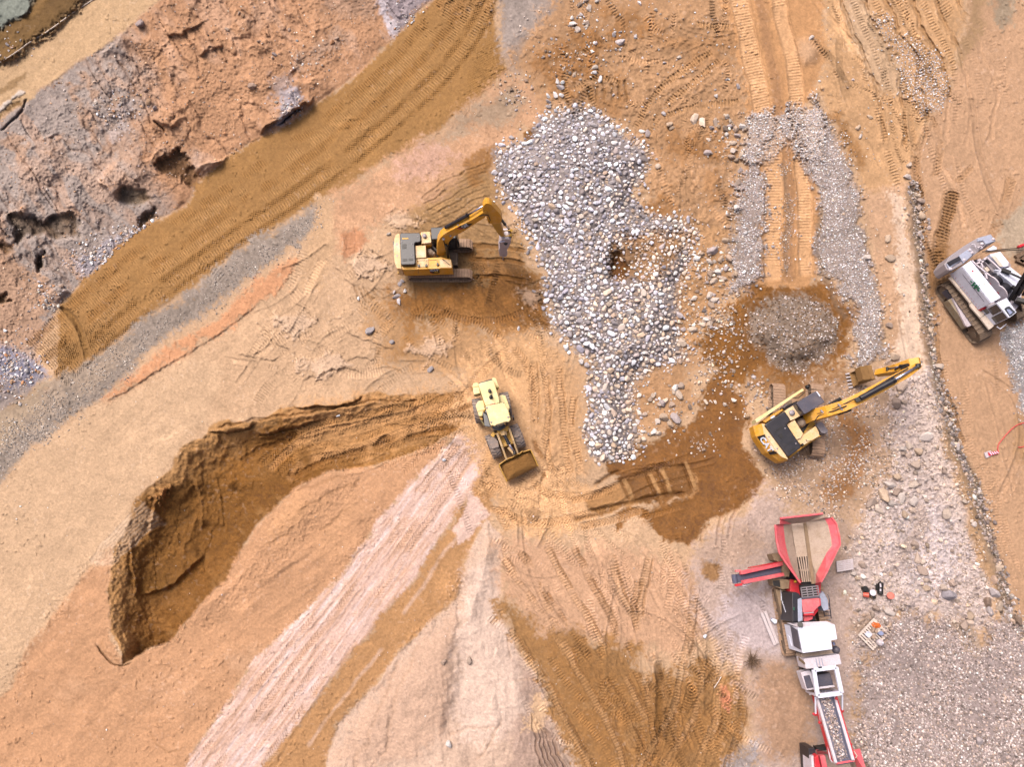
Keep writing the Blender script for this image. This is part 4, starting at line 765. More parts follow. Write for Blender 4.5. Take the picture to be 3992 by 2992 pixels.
PAL = {'pale': [(222, 210, 208), (206, 192, 188), (232, 222, 216), (186, 174, 172), (212, 194, 178), (170, 158, 156), (240, 232, 228)],
       'blue': [(216, 210, 216), (200, 192, 198), (230, 226, 228), (182, 174, 180), (208, 198, 198), (164, 156, 164), (240, 236, 238)],
       'warm': [(214, 190, 168), (200, 172, 146), (226, 206, 190), (178, 152, 132), (206, 180, 160), (190, 172, 166), (232, 220, 210)],
       'mixed': [(196, 168, 146), (172, 144, 124), (214, 196, 182), (148, 124, 106), (210, 184, 160), (186, 172, 168)],
       'brown': [(150, 122, 100), (206, 188, 178), (120, 94, 74), (222, 208, 202), (146, 112, 80), (180, 162, 154), (110, 84, 62)],
       'dusty': [(208, 186, 168), (194, 170, 152), (216, 198, 186), (180, 156, 140), (204, 176, 150)],
       'field': [(196, 174, 164), (178, 158, 150), (208, 190, 180), (158, 140, 132), (192, 166, 148), (220, 204, 196), (142, 124, 116)],
       'shoulder': [(150, 140, 132), (176, 162, 150), (132, 120, 112), (200, 186, 172)],
       'cliff': [(200, 160, 126), (180, 150, 130), (214, 184, 160), (168, 148, 142), (206, 150, 108), (226, 206, 192)]}
def pick(pal, r, v=.14):
    c = np.array(PAL[pal][r.integers(len(PAL[pal]))], float); return np.clip(A(*np.clip(c*(1+r.normal()*v), 20, 252))*1.35*np.array((1.0, .97, .89)), .01, .82)
def inside(pts, x, y):
    c = False; n = len(pts)
    for i in range(n):
        ax, ay = pts[i]; bx, by = pts[(i+1) % n]
        if (ay > y) != (by > y) and x < (bx-ax)*(y-ay)/(by-ay)+ax: c = not c
    return c
def stone_pile(name, items, shapes, label, cat_, flat=.75):
    """items: (x, y, radius in map units, colour) -> one object of loose stones"""
    r = np.random.default_rng(len(items)); Vs, Fs, Cs = [], [], []; o = 0
    for x, y, rad, c in items:
        v, f = shapes[r.integers(len(shapes))]; q = (v@rotm(r).T); q[:, 2] *= flat; q = q*rad*U
        p = WD(x, y); q = q+np.array([p.x, p.y, p.z+rad*U*.28])
        Vs.append(q); Fs.append(f+o); o += len(v); Cs.append(np.tile(c, (len(v), 1)))
    me = fastmesh(name, np.concatenate(Vs), np.concatenate(Fs), np.concatenate(Cs)); me.materials.append(M['stones'])
    ob = bpy.data.objects.new(name, me); COL.objects.link(ob); return tag(ob, label, cat_, kind='stuff')
ROCKME = []
for k, (v, f) in enumerate(ROCK3):
    me = fastmesh('boulder', v, f); me.materials.append(M['stone']); ROCKME.append(me)
def boulder(x, y, rad, c, label, group, stretch=1.0, k=None, name='boulder'):
    o = bpy.data.objects.new(name, ROCKME[rng.integers(12)]); COL.objects.link(o)
    p = WD(x, y); s = rad*U
    o.location = (p.x, p.y, p.z+s*.25); o.scale = (s*stretch, s/stretch**.5, s*.78); o.rotation_euler = (rng.uniform(-.5, .5), rng.uniform(-.5, .5), rng.uniform(0, 6.28) if stretch == 1 else 1.5)
    o.color = (*c, 1); return tag(o, label, 'boulder', group)
# ---- the boulder pile: darts thrown into the outline, big ones first
cell = 12; gridd = {}
def free(x, y, r, k=.80):
    i, j = int(x//cell), int(y//cell)
    for a in range(i-2, i+3):
        for b in range(j-2, j+3):
            for (u, v, q) in gridd.get((a, b), ()):
                if (u-x)**2+(v-y)**2 < ((q+r)*k)**2: return False
    gridd.setdefault((i, j), []).append((x, y, r)); return True
rr_ = np.random.default_rng(5); pil = []
for rad0, rad1, tries in ((6.6, 8.6, 500), (5, 6.8, 2600), (3.9, 5.2, 7000), (2.7, 4.0, 14000), (1.7, 2.7, 16000)):
    for _ in range(tries):
        x, y = rr_.uniform(1065, 1512), rr_.uniform(222, 1004)
        if rad0 > 6 and y < 620 and not (x > 1300 and y < 480) and rr_.random() < .6: continue
        if not inside(pile, x+rr_.normal()*(8 if x < 1300 else 14), y+rr_.normal()*9): continue
        if inside(hollow, x, y) and rr_.random() > (.30 if x > 1370 else .10): continue
        i_, j_ = min(int(np.searchsorted(x1, x)), NX-1), min(int(np.searchsorted(y1, y)), NY-1)
        if N_mid[j_, i_]+.6*N_sm[j_, i_] > .5 and rr_.random() < .7: continue
        r = rr_.uniform(rad0, rad1)
        if free(x, y, r):
            warm = 1/(1+math.exp(-((x-1290)/60+(y-640)/260)))
            pil.append((x, y, r, 1.15*pick('warm' if rr_.random() < warm*.75 else ('blue' if rr_.random() < .6 else 'pale'), rr_, .10)))
pil.sort(key=lambda t: -t[2])
LONE = [  # (label, group, palette, [(x, y, r)...])
 ('pale loose stone on the churned brown earth above the broad rock pile', 'loose stones on the churned earth above the rock pile', 'pale', [(1338, 93, 10), (1340, 70, 4.5), (1325, 75, 5.5), (1373, 79, 6), (1284, 147, 7.5), (1283, 134, 4.5), (1296, 172, 6.5), (1467, 126, 7), (1382, 7, 6), (1416, 22, 5), (1547, 208, 6.5), (1571, 172, 5), (1594, 188, 6.5), (1435, 136, 5), (1434, 247, 6), (1570, 253, 7), (1325, 205, 4)]),
 ('sandy boulder in the small heap at the upper edge of the brown earth', 'sandy boulders heaped at the upper edge', 'warm', [(1237, 52, 9), (1247, 64, 8), (1268, 52, 8), (1236, 40, 6), (1252, 10, 8), (1264, 4, 7), (1290, 3, 6)]),
 ('grey white stone in the short trail leading up from the rock pile tip', 'stones trailing from the tip of the rock pile', 'pale', [(1205, 178, 7), (1211, 189, 8), (1216, 180, 5.5), (1200, 207, 8), (1184, 208, 6), (1185, 220, 5.5), (1184, 232, 6.5), (1212, 207, 6)]),
 ('sandy boulder in the curved row between the rock pile and the gravel lanes', 'sandy boulders in the curved row', 'warm', [(1499, 258, 12), (1517, 265, 11), (1545, 268, 9), (1552, 274, 6), (1536, 277, 6), (1567, 281, 8), (1578, 274, 7), (1577, 263, 6), (1590, 281, 8), (1592, 294, 8), (1569, 292, 6), (1583, 310, 8), (1582, 328, 8), (1579, 340, 8), (1590, 346, 6), (1603, 275, 9), (1447, 270, 8), (1451, 278, 6), (1529, 332, 9), (1398, 290, 8), (1386, 285, 6), (1602, 332, 7), (1598, 370, 8), (1594, 395, 9), (1590, 450, 8)]),
 ('sandy boulder in the loose cluster right of the rock pile', 'sandy boulders clustered right of the rock pile', 'warm', [(1536, 545, 12), (1515, 552, 7), (1530, 566, 8), (1556, 560, 8), (1550, 590, 10), (1533, 591, 9), (1570, 582, 8), (1561, 602, 8), (1532, 640, 9), (1541, 650, 9), (1536, 662, 7), (1505, 630, 6), (1498, 645, 7), (1523, 690, 7), (1533, 700, 8), (1515, 702, 7), (1495, 715, 10), (1472, 742, 10), (1568, 520, 9), (1575, 560, 8), (1505, 560, 8), (1540, 610, 8)]),
 ('tan broken stone in the scattered heap above the dark wet patch', 'broken stones above the wet patch', 'warm', [(1434, 905, 11), (1460, 905, 10), (1446, 915, 8), (1420, 912, 7), (1430, 873, 9), (1437, 868, 7), (1450, 874, 8), (1425, 876, 7), (1467, 855, 10), (1460, 838, 9), (1469, 835, 9), (1455, 846, 7), (1405, 862, 7), (1410, 935, 8), (1422, 936, 7), (1380, 952, 7), (1390, 948, 6), (1525, 870, 6), (1490, 880, 6), (1410, 855, 6)]),
 ('white stone on the tan earth below the left excavator', 'white stones below the left excavator', 'pale', [(857, 641, 8), (862, 652, 6), (875, 629, 5.5), (865, 614, 6), (869, 608, 5), (840, 507, 5), (851, 632, 4)]),
 ('lone white stone on the tan plain between the left excavator and the loader', 'lone white stones on the tan plain', 'pale', [(801, 716, 9), (774, 645, 4.5), (930, 798, 6), (846, 739, 6)]),
 ('white stone strayed onto the tan earth along the left edge of the rock pile', 'stones strayed left of the rock pile', 'pale', [(1145, 536, 6), (1148, 526, 5), (1141, 545, 5), (1153, 630, 4.5), (1174, 601, 4.5), (1222, 751, 8), (1211, 736, 5.5), (1256, 784, 8), (1120, 711, 4), (1268, 790, 6)]),
 ('pale boulder on the stony bank left of the right hand haul road', 'boulders on the bank beside the right haul road', 'dusty', [(1986, 436, 10), (1990, 466, 12), (1964, 358, 8), (1961, 383, 9), (1985, 450, 7), (1916, 516, 7), (1921, 558, 9), (1873, 557, 9), (1919, 704, 8), (1929, 774, 11), (2026, 792, 10), (1853, 276, 7), (1858, 296, 6), (1878, 253, 6), (1752, 82, 6)]),
 ('pale angular boulder in the rubble between the right excavator and the ditch', 'angular boulders right of the right excavator', 'dusty', [(1931, 873, 12), (1952, 869, 7), (1936, 1031, 10), (1909, 1071, 12), (1936, 1064, 12), (1897, 1102, 10), (1975, 1004, 12), (1996, 944, 11), (1969, 1049, 10), (1955, 1112, 8), (2044, 1114, 10), (2081, 1082, 6), (1974, 1084, 10), (1920, 1048, 10), (1945, 1080, 10), (1985, 975, 9), (1965, 965, 9), (1960, 985, 8), (1880, 1090, 10), (1925, 1090, 10)]),
 ('grey boulder in the dusty yard right of the red crusher', 'grey boulders in the dusty yard', 'dusty', [(1981, 1207, 9), (1991, 1232, 9), (1861, 1222, 8), (1843, 1241, 6), (1852, 1250, 5), (2054, 1263, 8), (2036, 1272, 8), (2094, 1330, 9), (2081, 1350, 9), (1885, 1328, 6), (1893, 1315, 7), (1919, 1322, 9), (2090, 1345, 8), (1975, 1180, 9)]),
 ('stone beside the line of rubble at the lower right', 'stones at the lower end of the ditch', 'mixed', [(2131, 1302, 11), (2157, 1310, 9), (2144, 1280, 10), (2147, 1255, 8), (2154, 1229, 8), (2196, 1342, 11), (2136, 1318, 8)]),
 ('pale stone half sunk in the cream bank', 'stones in the cream bank', 'warm', [(1015, 1430, 6.5), (968, 1609, 7), (958, 1432, 6)]),
 ('pale stone lying on the orange quarry face', 'stones on the orange quarry face', 'cliff', [(303, 54, 11), (517, 29, 5), (524, 35, 6), (490, 64, 5), (547, 188, 10), (560, 90, 5), (594, 118, 5), (626, 65, 5), (726, 84, 6), (718, 93, 5), (315, 196, 7), (322, 222, 6), (337, 235, 6), (590, 125, 4)]),
]
nl = 0
for lb, gp, pal, pts in LONE:
    for (x, y, r) in pts:
        boulder(x, y, r*1.08, pick(pal, rng, .06)*.9, lb, gp); nl += 1
boulder(1944, 838, 13, A(214, 184, 158), 'long pale slab lying beside the raised arm of the right excavator', None, 1.5)
boulder(2051, 1287, 15, A(184, 170, 166), 'largest grey boulder, broad and flat topped, in the dusty yard', None)
boulder(1523, 1375, 4.5, A(250, 246, 242), 'small bright white stone left of the two timber beams', None)
boulder(2114, 1603, 8, A(210, 190, 178), 'single pale block lying on the wide field of chippings', None)
boulder(731, 898, 4, A(250, 246, 240), 'small white stone on the ramp into the dug pit', None); boulder(960, 994, 4, A(250, 248, 244), 'small white stone at the top of the pale haul strip', None)
boulder(1613, 900, 8, A(206, 168, 128), 'tan block behind the counterweight of the right excavator', None)
nbig = 300-nl-7
for x, y, r, c in pil[:nbig]:
    boulder(x, y, r, c, 'broken grey or tan boulder of the broad rock pile between the excavators', 'boulders of the broad rock pile')
stone_pile('rock_pile', pil[nbig:], ROCK2, 'smaller grey and tan broken stones filling the broad rock pile', 'stones')
# ---- chippings
def fill(pts, r0, r1, pal, dens=1.0, sd_=1, k=1.75, soft=14, warp=1.6, patch=.25):
    """stones thrown over a feathered patch: thinner towards its rim and in dusty spots"""
    r = np.random.default_rng(sd_); xs = [p[0] for p in pts]; ys = [p[1] for p in pts]; c = (r0+r1)/2*k; out = []
    sl, m = poly(pts, soft, warp); X0, Y0 = x1[sl[1]], y1[sl[0]]; nn = N_mid[sl]+.7*N_sm[sl]; nb = N_big[sl]
    gx = np.arange(max(min(xs)-soft, -30), min(max(xs)+soft, 2240), c); gy = np.arange(max(min(ys)-soft, -30), min(max(ys)+soft, 1690), c)
    for y in gy:
        for x in gx:
            a, b = x+r.uniform(-.6, .6)*c, y+r.uniform(-.6, .6)*c
            i, j = min(int(np.searchsorted(X0, a)), len(X0)-1), min(int(np.searchsorted(Y0, b)), len(Y0)-1)
            q = m[j, i]**1.3*dens*(1 if nn[j, i] > -.1 else 1-patch*1.6)
            if r.random() < q: out.append((a, b, r.uniform(r0, r1)*(.7 if r.random() < .3 else 1), pick(pal, r, .13)*(1+.12*nb[j, i]+.10*nn[j, i])))
    return out
stone_pile('chippings_field', fill(field, 1.5, 2.9, 'field', 1, 3, 1.6, 22, 2.0, .35), ROCK1, 'wide field of grey brown stone chippings at the lower right', 'gravel', .7)
g = []
for pts, sz, st in GRAVEL:
    d = {'pale': .95, 'brown': .95, 'mixed': .7, 'dusty': .34, 'shoulder': .55, 'thin': .6}[st]
    g += fill(pts, sz*.36, sz*.72, {'pale': 'pale', 'brown': 'brown', 'mixed': 'mixed', 'dusty': 'dusty', 'shoulder': 'shoulder', 'thin': 'pale'}[st], d, len(g)+2, 1.75, 14, 1.8, {'pale': .2, 'brown': .3, 'mixed': .5, 'dusty': .5, 'shoulder': .4, 'thin': .5}[st])
stone_pile('crushed_stone', g, ROCK1, 'pale crushed stone in strips, a round heap and thin spreads around the right excavator', 'gravel', .7)
# loose stones along the ditch, on the face and over the rough ground
r = np.random.default_rng(77); it = []
dc = cat(ditch, 10)
for k in range(2300):
    p = dc[r.integers(len(dc))]; it.append((p[0]+r.normal()*(7+5*math.sin(p[1]*.03)), p[1]+r.normal()*8, abs(r.normal())*1.9+1.2, pick('mixed' if r.random() < .55 else 'field', r)*.82))
stone_pile('ditch_stones', [t for t in it if -20 < t[1] < 1690], ROCK1, 'band of loose grey rubble filling the ditch beside the right haul road', 'rubble')
it = []
for k in range(5200):
    x, y = r.uniform(0, 950), r.uniform(0, 900)
    if inside(cliff, x, y): it.append((x, y, abs(r.normal())*1.0+.7, pick('cliff', r)))
for c_, n_, s_ in (((265, 235), 130, 28), ((225, 560), 260, 24), ((280, 520), 160, 20), ((630, 235), 120, 18), ((25, 800), 420, 34), ((650, 130), 60, 30), ((300, 505), 100, 22), ((895, 60), 160, 22), ((170, 570), 120, 22), ((100, 640), 90, 22), ((15, 100), 40, 25)):
    for k in range(n_): it.append((c_[0]+r.normal()*s_, c_[1]+r.normal()*s_, abs(r.normal())*1.5+1.1, pick('pale' if r.random() < .6 else 'cliff', r)))
it = [t for t in it if not inside(road_up[5:24]+[(960, -70), (1085, -70)]+road_lo[:21], t[0]-4, t[1]-4) and t[0] > -20 and t[1] > -20]
stone_pile('scree', it, ROCK1, 'small loose stones scattered over the orange and grey quarry face', 'scree')
it = []
for k in range(900):
    x, y = r.uniform(1110, 1620), r.uniform(0, 720)
    if not inside(pile, x, y): it.append((x, y, abs(r.normal())*1.3+.9, pick('warm' if r.random() < .7 else 'pale', r)))
for c_, n_, s_, p_ in (((1265, 45), 40, 20, 'pale'), ((1290, 110), 60, 30, 'pale'), ((1225, 130), 90, 25, 'mixed'), ((1530, 580), 160, 30, 'warm'), ((1520, 690), 140, 24, 'warm'), ((1440, 880), 120, 40, 'warm'), ((1570, 300), 80, 26, 'warm'), ((1110, 200), 90, 24, 'mixed'), ((1600, 760), 80, 30, 'mixed'), ((1650, 540), 60, 40, 'pale'), ((1570, 690), 120, 26, 'mixed'), ((1530, 790), 160, 30, 'mixed'), ((1410, 545), 90, 34, 'warm'), ((1520, 960), 40, 16, 'mixed'), ((1640, 850), 80, 20, 'mixed'), ((1560, 860), 60, 30, 'warm')):
    for k in range(n_): it.append((c_[0]+r.normal()*s_, c_[1]+r.normal()*s_, abs(r.normal())*1.8+1.2, pick(p_, r)))
for k in range(700):
    x, y = r.uniform(1820, 2140), r.uniform(800, 1360)
    if inside(pale, x, y): it.append((x, y, abs(r.normal())*2.6+1.2, pick('dusty', r)))
for k in range(420):
    x, y = r.uniform(1770, 2010), r.uniform(0, 800); it.append((x, y, abs(r.normal())*1.2+.8, pick('warm', r)))
for k in range(700): it.append((r.uniform(0, 2212), r.uniform(0, 1658), abs(r.normal())*.7+.6, pick('warm', r)))
it = [t for t in it if not inside(road_up[5:24]+[(960, -70), (1085, -70)]+road_lo[:21], t[0], t[1])]
stone_pile('loose_stones', it, ROCK1, 'small loose stones strewn over the tan and brown earth', 'stones')
ILL = ILL_PAINT
# ---------------------------------------------------------------- machines
def onplane(fn, x, y, p0, d):
    """photo point projected onto the upright plane through p0 along d"""
    q = fn(x, y, 0); c = Vector((0, 0, H)); v = q-c; n = Vector((-d[1], d[0], 0))
    return c+v*((Vector(p0)-c).dot(n)/v.dot(n))
def plate(fn, pts, p0, d, near, thick):
    """side profile drawn on an upright plane, given a thickness across it"""
    d = Vector((d[0], d[1], 0)).normalized(); n = Vector((-d.y, d.x, 0)); a = [onplane(fn, x, y, Vector(p0)-n*near, d) for x, y in pts]; b = [v+n*thick for v in a]; k = len(a)
    return MB().add(a+b, [tuple(range(k)), tuple(range(2*k-1, k-1, -1))]+[(i, (i+1) % k, k+(i+1) % k, k+i) for i in range(k)])
def slab(pts, t):
    k = len(pts); b = [Vector(p)-Vector((0, 0, t)) for p in pts]
    return MB().add(list(pts)+b, [tuple(range(k)), tuple(range(2*k-1, k-1, -1))]+[(i, (i+1) % k, k+(i+1) % k, k+i) for i in range(k)])
def O(fn, pts, z): return [fn(x, y, z) for x, y in pts]
def crawler(parent, a, b, wid, hgt, pitch=.19, guard=True, m='track'):
    """a,b: ground points under the two ends of a crawler's axis"""
    a, b = Vector((a[0], a[1], 0)), Vector((b[0], b[1], 0)); d = (b-a).normalized(); n = Vector((-d.y, d.x, 0)); r = hgt/2-.04; L = (b-a).length-2*hgt/2
    c0 = a+d*hgt/2; per = 2*L+2*math.pi*r; N = int(per/pitch); mb = MB()
    for k in range(N):
        s = (k+.5)*per/N
        if s < L: p = c0+d*s+Vector((0, 0, hgt/2+r)); t = d.copy(); o = Vector((0, 0, 1))
        elif s < L+math.pi*r:
            g = (s-L)/r; o = d*math.sin(g)+Vector((0, 0, math.cos(g))); p = c0+d*L+Vector((0, 0, hgt/2))+o*r; t = d*math.cos(g)-Vector((0, 0, math.sin(g)))
        elif s < 2*L+math.pi*r: p = c0+d*(L-(s-L-math.pi*r))+Vector((0, 0, hgt/2-r)); t = -d; o = Vector((0, 0, -1))
        else:
            g = (s-2*L-math.pi*r)/r; o = -d*math.sin(g)-Vector((0, 0, math.cos(g))); p = c0+Vector((0, 0, hgt/2))+o*r; t = -d*math.cos(g)+Vector((0, 0, math.sin(g)))
        h = pitch*.44
        q = [p+t*sx*h+n*sy*wid/2+o*sz for sz in (-.02, .02) for sx, sy in ((-1, -1), (1, -1), (1, 1), (-1, 1))]
        mb.add(q, [(0, 3, 2, 1), (4, 5, 6, 7), (0, 1, 5, 4), (1, 2, 6, 5), (2, 3, 7, 6), (3, 0, 4, 7)])
        q = [p+t*(sx*.022-h*.7)+n*sy*wid/2.02+o*sz for sz in (.018, .052) for sx, sy in ((-1, -1), (1, -1), (1, 1), (-1, 1))]
        mb.add(q, [(4, 5, 6, 7), (0, 1, 5, 4), (1, 2, 6, 5), (2, 3, 7, 6), (3, 0, 4, 7)])
    tr = mb.build('track', m, parent)
    z = Vector((0, 0, hgt/2)); fr = MB()
    fr.bar(c0+d*.25+z*.95, c0+d*(L-.25)+z*.95, wid*.62, hgt*.42)
    fr.bar(c0+d*.1+z*1.5, c0+d*(L-.1)+z*1.5, wid*.3, .08)
    fr.build('track_frame', 'track_dark', tr, .02)
    for q, nm, k in ((c0, 'sprocket', 14), (c0+d*L, 'idler', 20)):
        w_ = MB(); w_.tube([q+z-n*wid*.33, q+z+n*wid*.33], r-.05, k); w_.tube([q+z-n*wid*.4, q+z+n*wid*.4], r*.4, 10); w_.build(nm, 'track_dark', tr, .01)
    for i in range(5):
        q = c0+d*L*(i+.5)/5; MB().tube([q+Vector((0, 0, .17))-n*wid*.34, q+Vector((0, 0, .17))+n*wid*.34], .11, 10).build('roller', 'track_dark', tr)
    return tr
def wheel(parent, c, ax, Rr, wid, name='wheel'):
    c = Vector(c); ax = Vector(ax).normalized(); up = Vector((0, 0, 1)); f = ax.cross(up); mb = MB(); N = 28
    prof = [(-.5, .62), (-.5, .86), (-.42, .97), (-.2, 1.0), (.2, 1.0), (.42, .97), (.5, .86), (.5, .62)]
    P = []
    for k in range(N):
        g = 2*math.pi*k/N; o = f*math.cos(g)+up*math.sin(g)
        for u, q in prof: P.append(c+ax*u*wid+o*q*Rr)
    m = len(prof); Fc = [(k*m+i, ((k+1) % N)*m+i, ((k+1) % N)*m+i+1, k*m+i+1) for k in range(N) for i in range(m-1)]
    mb.add(P, Fc)
    for k in range(20):
        for s in (-1, 1):
            g = 2*math.pi*(k+(.5 if s > 0 else 0))/20; o = f*math.cos(g)+up*math.sin(g); g2 = g+.16; o2 = f*math.cos(g2)+up*math.sin(g2)
            mb.bar(c+o*Rr*1.0+ax*s*wid*.03, c+o2*Rr*.985+ax*s*wid*.46, .10, .09, o)
    w_ = MB().tube([c-ax*wid*.30, c+ax*wid*.30], Rr*.12, 12)
    ob = bpy.data.objects.new(name, None); COL.objects.link(ob); off = Vector((0, 0, 0)); q = parent
    while q is not None: off += q.location; q = q.parent
    ob.location = c-off; ob.parent = parent
    mb.build('tyre', 'rubber', ob)
    rm = MB().tube([c-ax*wid*.42, c-ax*wid*.1, c+ax*wid*.1, c+ax*wid*.42], [Rr*.63, Rr*.5, Rr*.5, Rr*.63], 20); rm.tube([c-ax*wid*.45, c+ax*wid*.45], Rr*.2, 12); rm.build('rim', 'yellow_dusty', ob)
def ram(parent, a, m_, b, r, name='hydraulic_ram'):
    cyl = MB().tube([a, m_], r, 12); cyl.tube([Vector(m_)-(Vector(m_)-Vector(a)).normalized()*.12, m_], r*1.25, 12)
    o = cyl.build(name, 'black', parent, 0, False); MB().tube([m_, b], r*.52, 12).build('rod', 'chrome', o, 0, True); MB().tube([Vector(b)-Vector((0, .12, 0)), Vector(b)+Vector((0, .12, 0))], r*.9, 10).build('pin_eye', 'black_deep', o)
    return o
def rail(parent, lines, r, m, name='handrail'):
    mb = MB()
    for l_ in lines: mb.tube(l_, r, 6)
    return mb.build(name, m, parent)
# ================= left excavator (boom raised, seen from its right side)
E = cv(1480, 750, 3.685)
ex = thing('excavator', 'yellow tracked excavator with raised boom and small bucket, left of the broad rock pile', 'excavator', (*E(862, 942, .95)[:2], 0), 'tracked excavators')
hd = Vector((math.cos(R(3.2)), math.sin(R(3.2)), 0)); hn = Vector((-hd.y, hd.x, 0))
crawler(ex, E(402, 1157, .95), E(1325, 1157, .95), .66, .95); crawler(ex, E(402, 727, .95), E(1332, 727, .95), .66, .95)
c0 = Vector((*E(862, 942, .95)[:2], 0))
ub = MB(); ub.bar(c0-Vector((1.3, 0, -.55)), c0+Vector((1.3, 0, .55)), 1.0, .45); ub.bar(c0+Vector((.8, -1, .5)), c0+Vector((.8, 1, .5)), .4, .3); ub.bar(c0+Vector((-.8, -1, .5)), c0+Vector((-.8, 1, .5)), .4, .3); ub.cyl(c0, .62, .7, 1.08, 24); ub.build('undercarriage', 'track_dark', ex, .02)
prism(O(E, [(255, 1165), (310, 600), (740, 580), (745, 800), (1000, 880), (1030, 1110)], 1.3), 1.05, 'turntable_deck', 'yellow_old', ex)
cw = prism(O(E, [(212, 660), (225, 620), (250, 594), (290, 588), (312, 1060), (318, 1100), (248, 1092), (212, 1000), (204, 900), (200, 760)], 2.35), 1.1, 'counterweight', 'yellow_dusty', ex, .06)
MB().prism(O(E, [(190, 710), (202, 700), (224, 960), (208, 965), (196, 860)], 2.1), 1.5).build('rear_grille', 'black', cw)
for q in ((247, 745), (250, 912)): MB().prism(O(E, [(q[0]-8, q[1]-14), (q[0]+8, q[1]-14), (q[0]+8, q[1]+14), (q[0]-8, q[1]+14)], 2.37), 2.34).build('lifting_eye', 'steel', cw)
hood = prism(O(E, [(292, 604), (310, 583), (568, 580), (588, 600), (592, 690), (575, 716), (512, 722), (500, 740), (514, 1010), (500, 1036), (325, 1042), (303, 1028)], 2.68), 2.1, 'engine_hood', 'black', ex, .05)
for pts, mm in (([(322, 655), (412, 652), (414, 672), (324, 676)], 'yellow_old'), ([(322, 745), (384, 742), (386, 806), (324, 810)], 'black_deep'), ([(328, 955), (394, 950), (396, 985), (330, 990)], 'black_deep'), ([(415, 950), (480, 947), (482, 978), (417, 982)], 'black_deep')):
    MB().prism(O(E, pts, 2.70), 2.67).build('vent', mm, hood)
for q in ((548, 640), (466, 742), (468, 905), (318, 712)): MB().dome(E(q[0], q[1], 2.68), .05, .04, 8).build('catch', 'steel', hood)
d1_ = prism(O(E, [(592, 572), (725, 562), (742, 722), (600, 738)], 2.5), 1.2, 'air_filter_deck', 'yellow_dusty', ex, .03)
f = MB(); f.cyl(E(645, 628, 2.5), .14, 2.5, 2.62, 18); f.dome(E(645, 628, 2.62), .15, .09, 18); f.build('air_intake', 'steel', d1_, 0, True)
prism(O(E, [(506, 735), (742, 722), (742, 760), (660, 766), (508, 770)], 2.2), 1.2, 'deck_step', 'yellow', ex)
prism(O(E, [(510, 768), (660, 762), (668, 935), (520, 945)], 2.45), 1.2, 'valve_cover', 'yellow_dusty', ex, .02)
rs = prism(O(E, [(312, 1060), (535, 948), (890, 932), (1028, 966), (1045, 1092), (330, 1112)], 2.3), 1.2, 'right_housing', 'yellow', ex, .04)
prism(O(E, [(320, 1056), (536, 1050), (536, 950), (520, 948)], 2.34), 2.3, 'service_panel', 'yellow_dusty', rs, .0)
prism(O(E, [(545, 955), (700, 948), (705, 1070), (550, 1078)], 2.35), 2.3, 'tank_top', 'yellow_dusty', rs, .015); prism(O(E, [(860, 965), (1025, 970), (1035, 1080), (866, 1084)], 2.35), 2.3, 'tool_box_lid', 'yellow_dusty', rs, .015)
rail(rs, [[E(545, 985, 2.35), E(545, 985, 2.75), E(650, 980, 2.75), E(650, 980, 2.35)], [E(670, 980, 2.35), E(670, 980, 2.75), E(815, 972, 2.75), E(820, 972, 2.35)], [E(905, 960, 2.3), E(905, 960, 2.7), E(1060, 1085, 2.2)]], .018, 'black_deep')
for q in ((668, 1048), (560, 1050), (832, 1030)): MB().prism(O(E, [(q[0]-14, q[1]-16), (q[0]+14, q[1]-16), (q[0]+14, q[1]+16), (q[0]-14, q[1]+16)], 2.45), 2.3).build('step_bracket', 'black', rs)
sa, sb = E(330, 1112, 2.3), E(1045, 1092, 2.3); sdv = sb-sa
lg = plate(E, [(718, 1108), (858, 1102), (862, 1162), (765, 1168), (722, 1150)], sa, sdv, .02, .015).build('maker_plate', 'black_deep', rs)
plate(E, [(720, 1142), (765, 1168), (735, 1166)], sa, sdv, .026, .012).build('red_flash', 'letter_red', lg)
lettering('CAT', onplane(E, 786, 1124, sa-Vector((0, .03, 0)), sdv), sdv, (0, 0, 1), .27, 'lettering', 'letter_white', lg, .62, .02)
plate(E, [(786, 1141), (838, 1138), (839, 1150), (790, 1153)], sa, sdv, .03, .01).build('model_strip', 'letter_gold', lg)
plate(E, [(345, 1120), (515, 1112), (518, 1132), (350, 1138)], sa, sdv, .012, .01).build('side_grille', 'yellow_old', rs)
plate(E, [(552, 1100), (556, 1100), (562, 1165), (557, 1165)], sa, sdv, .012, .01).build('door_gap', 'black', rs)
sm = MB(); sm.dome(E(740, 870, 1.5), .32, .4, 14); sm.dome(E(712, 850, 1.5), .2, .3, 10); sm.dome(E(790, 910, 1.5), .16, .5, 10); sm.build('swing_motor', 'worn', ex)
prism(O(E, [(660, 765), (830, 770), (840, 930), (670, 936)], 1.5), 1.2, 'engine_bay_floor', 'black_deep', ex)
hb = MB()
for k in range(6): hb.tube([E(690+k*12, 800+k*8, 1.75), E(740+k*10, 760+k*12, 2.0), E(800+k*6, 800+k*12, 2.0), E(860+k*3, 850+k*8, 1.9)], .03, 6)
hb.build('hydraulic_hoses', 'hose', ex)
cab = prism(O(E, [(735, 505), (1085, 490), (1100, 660), (745, 678)], 3.05), 1.2, 'cab', 'black', ex, .06)
ca, cb_ = E(745, 678, 3.05), E(1100, 660, 3.05); fa, fb = E(1100, 660, 3.05), E(1085, 490, 3.05)
plate(E, [(930, 690), (1085, 684), (1085, 790), (930, 800)], ca, cb_-ca, .02, .03).build('side_window', 'glass', cab)
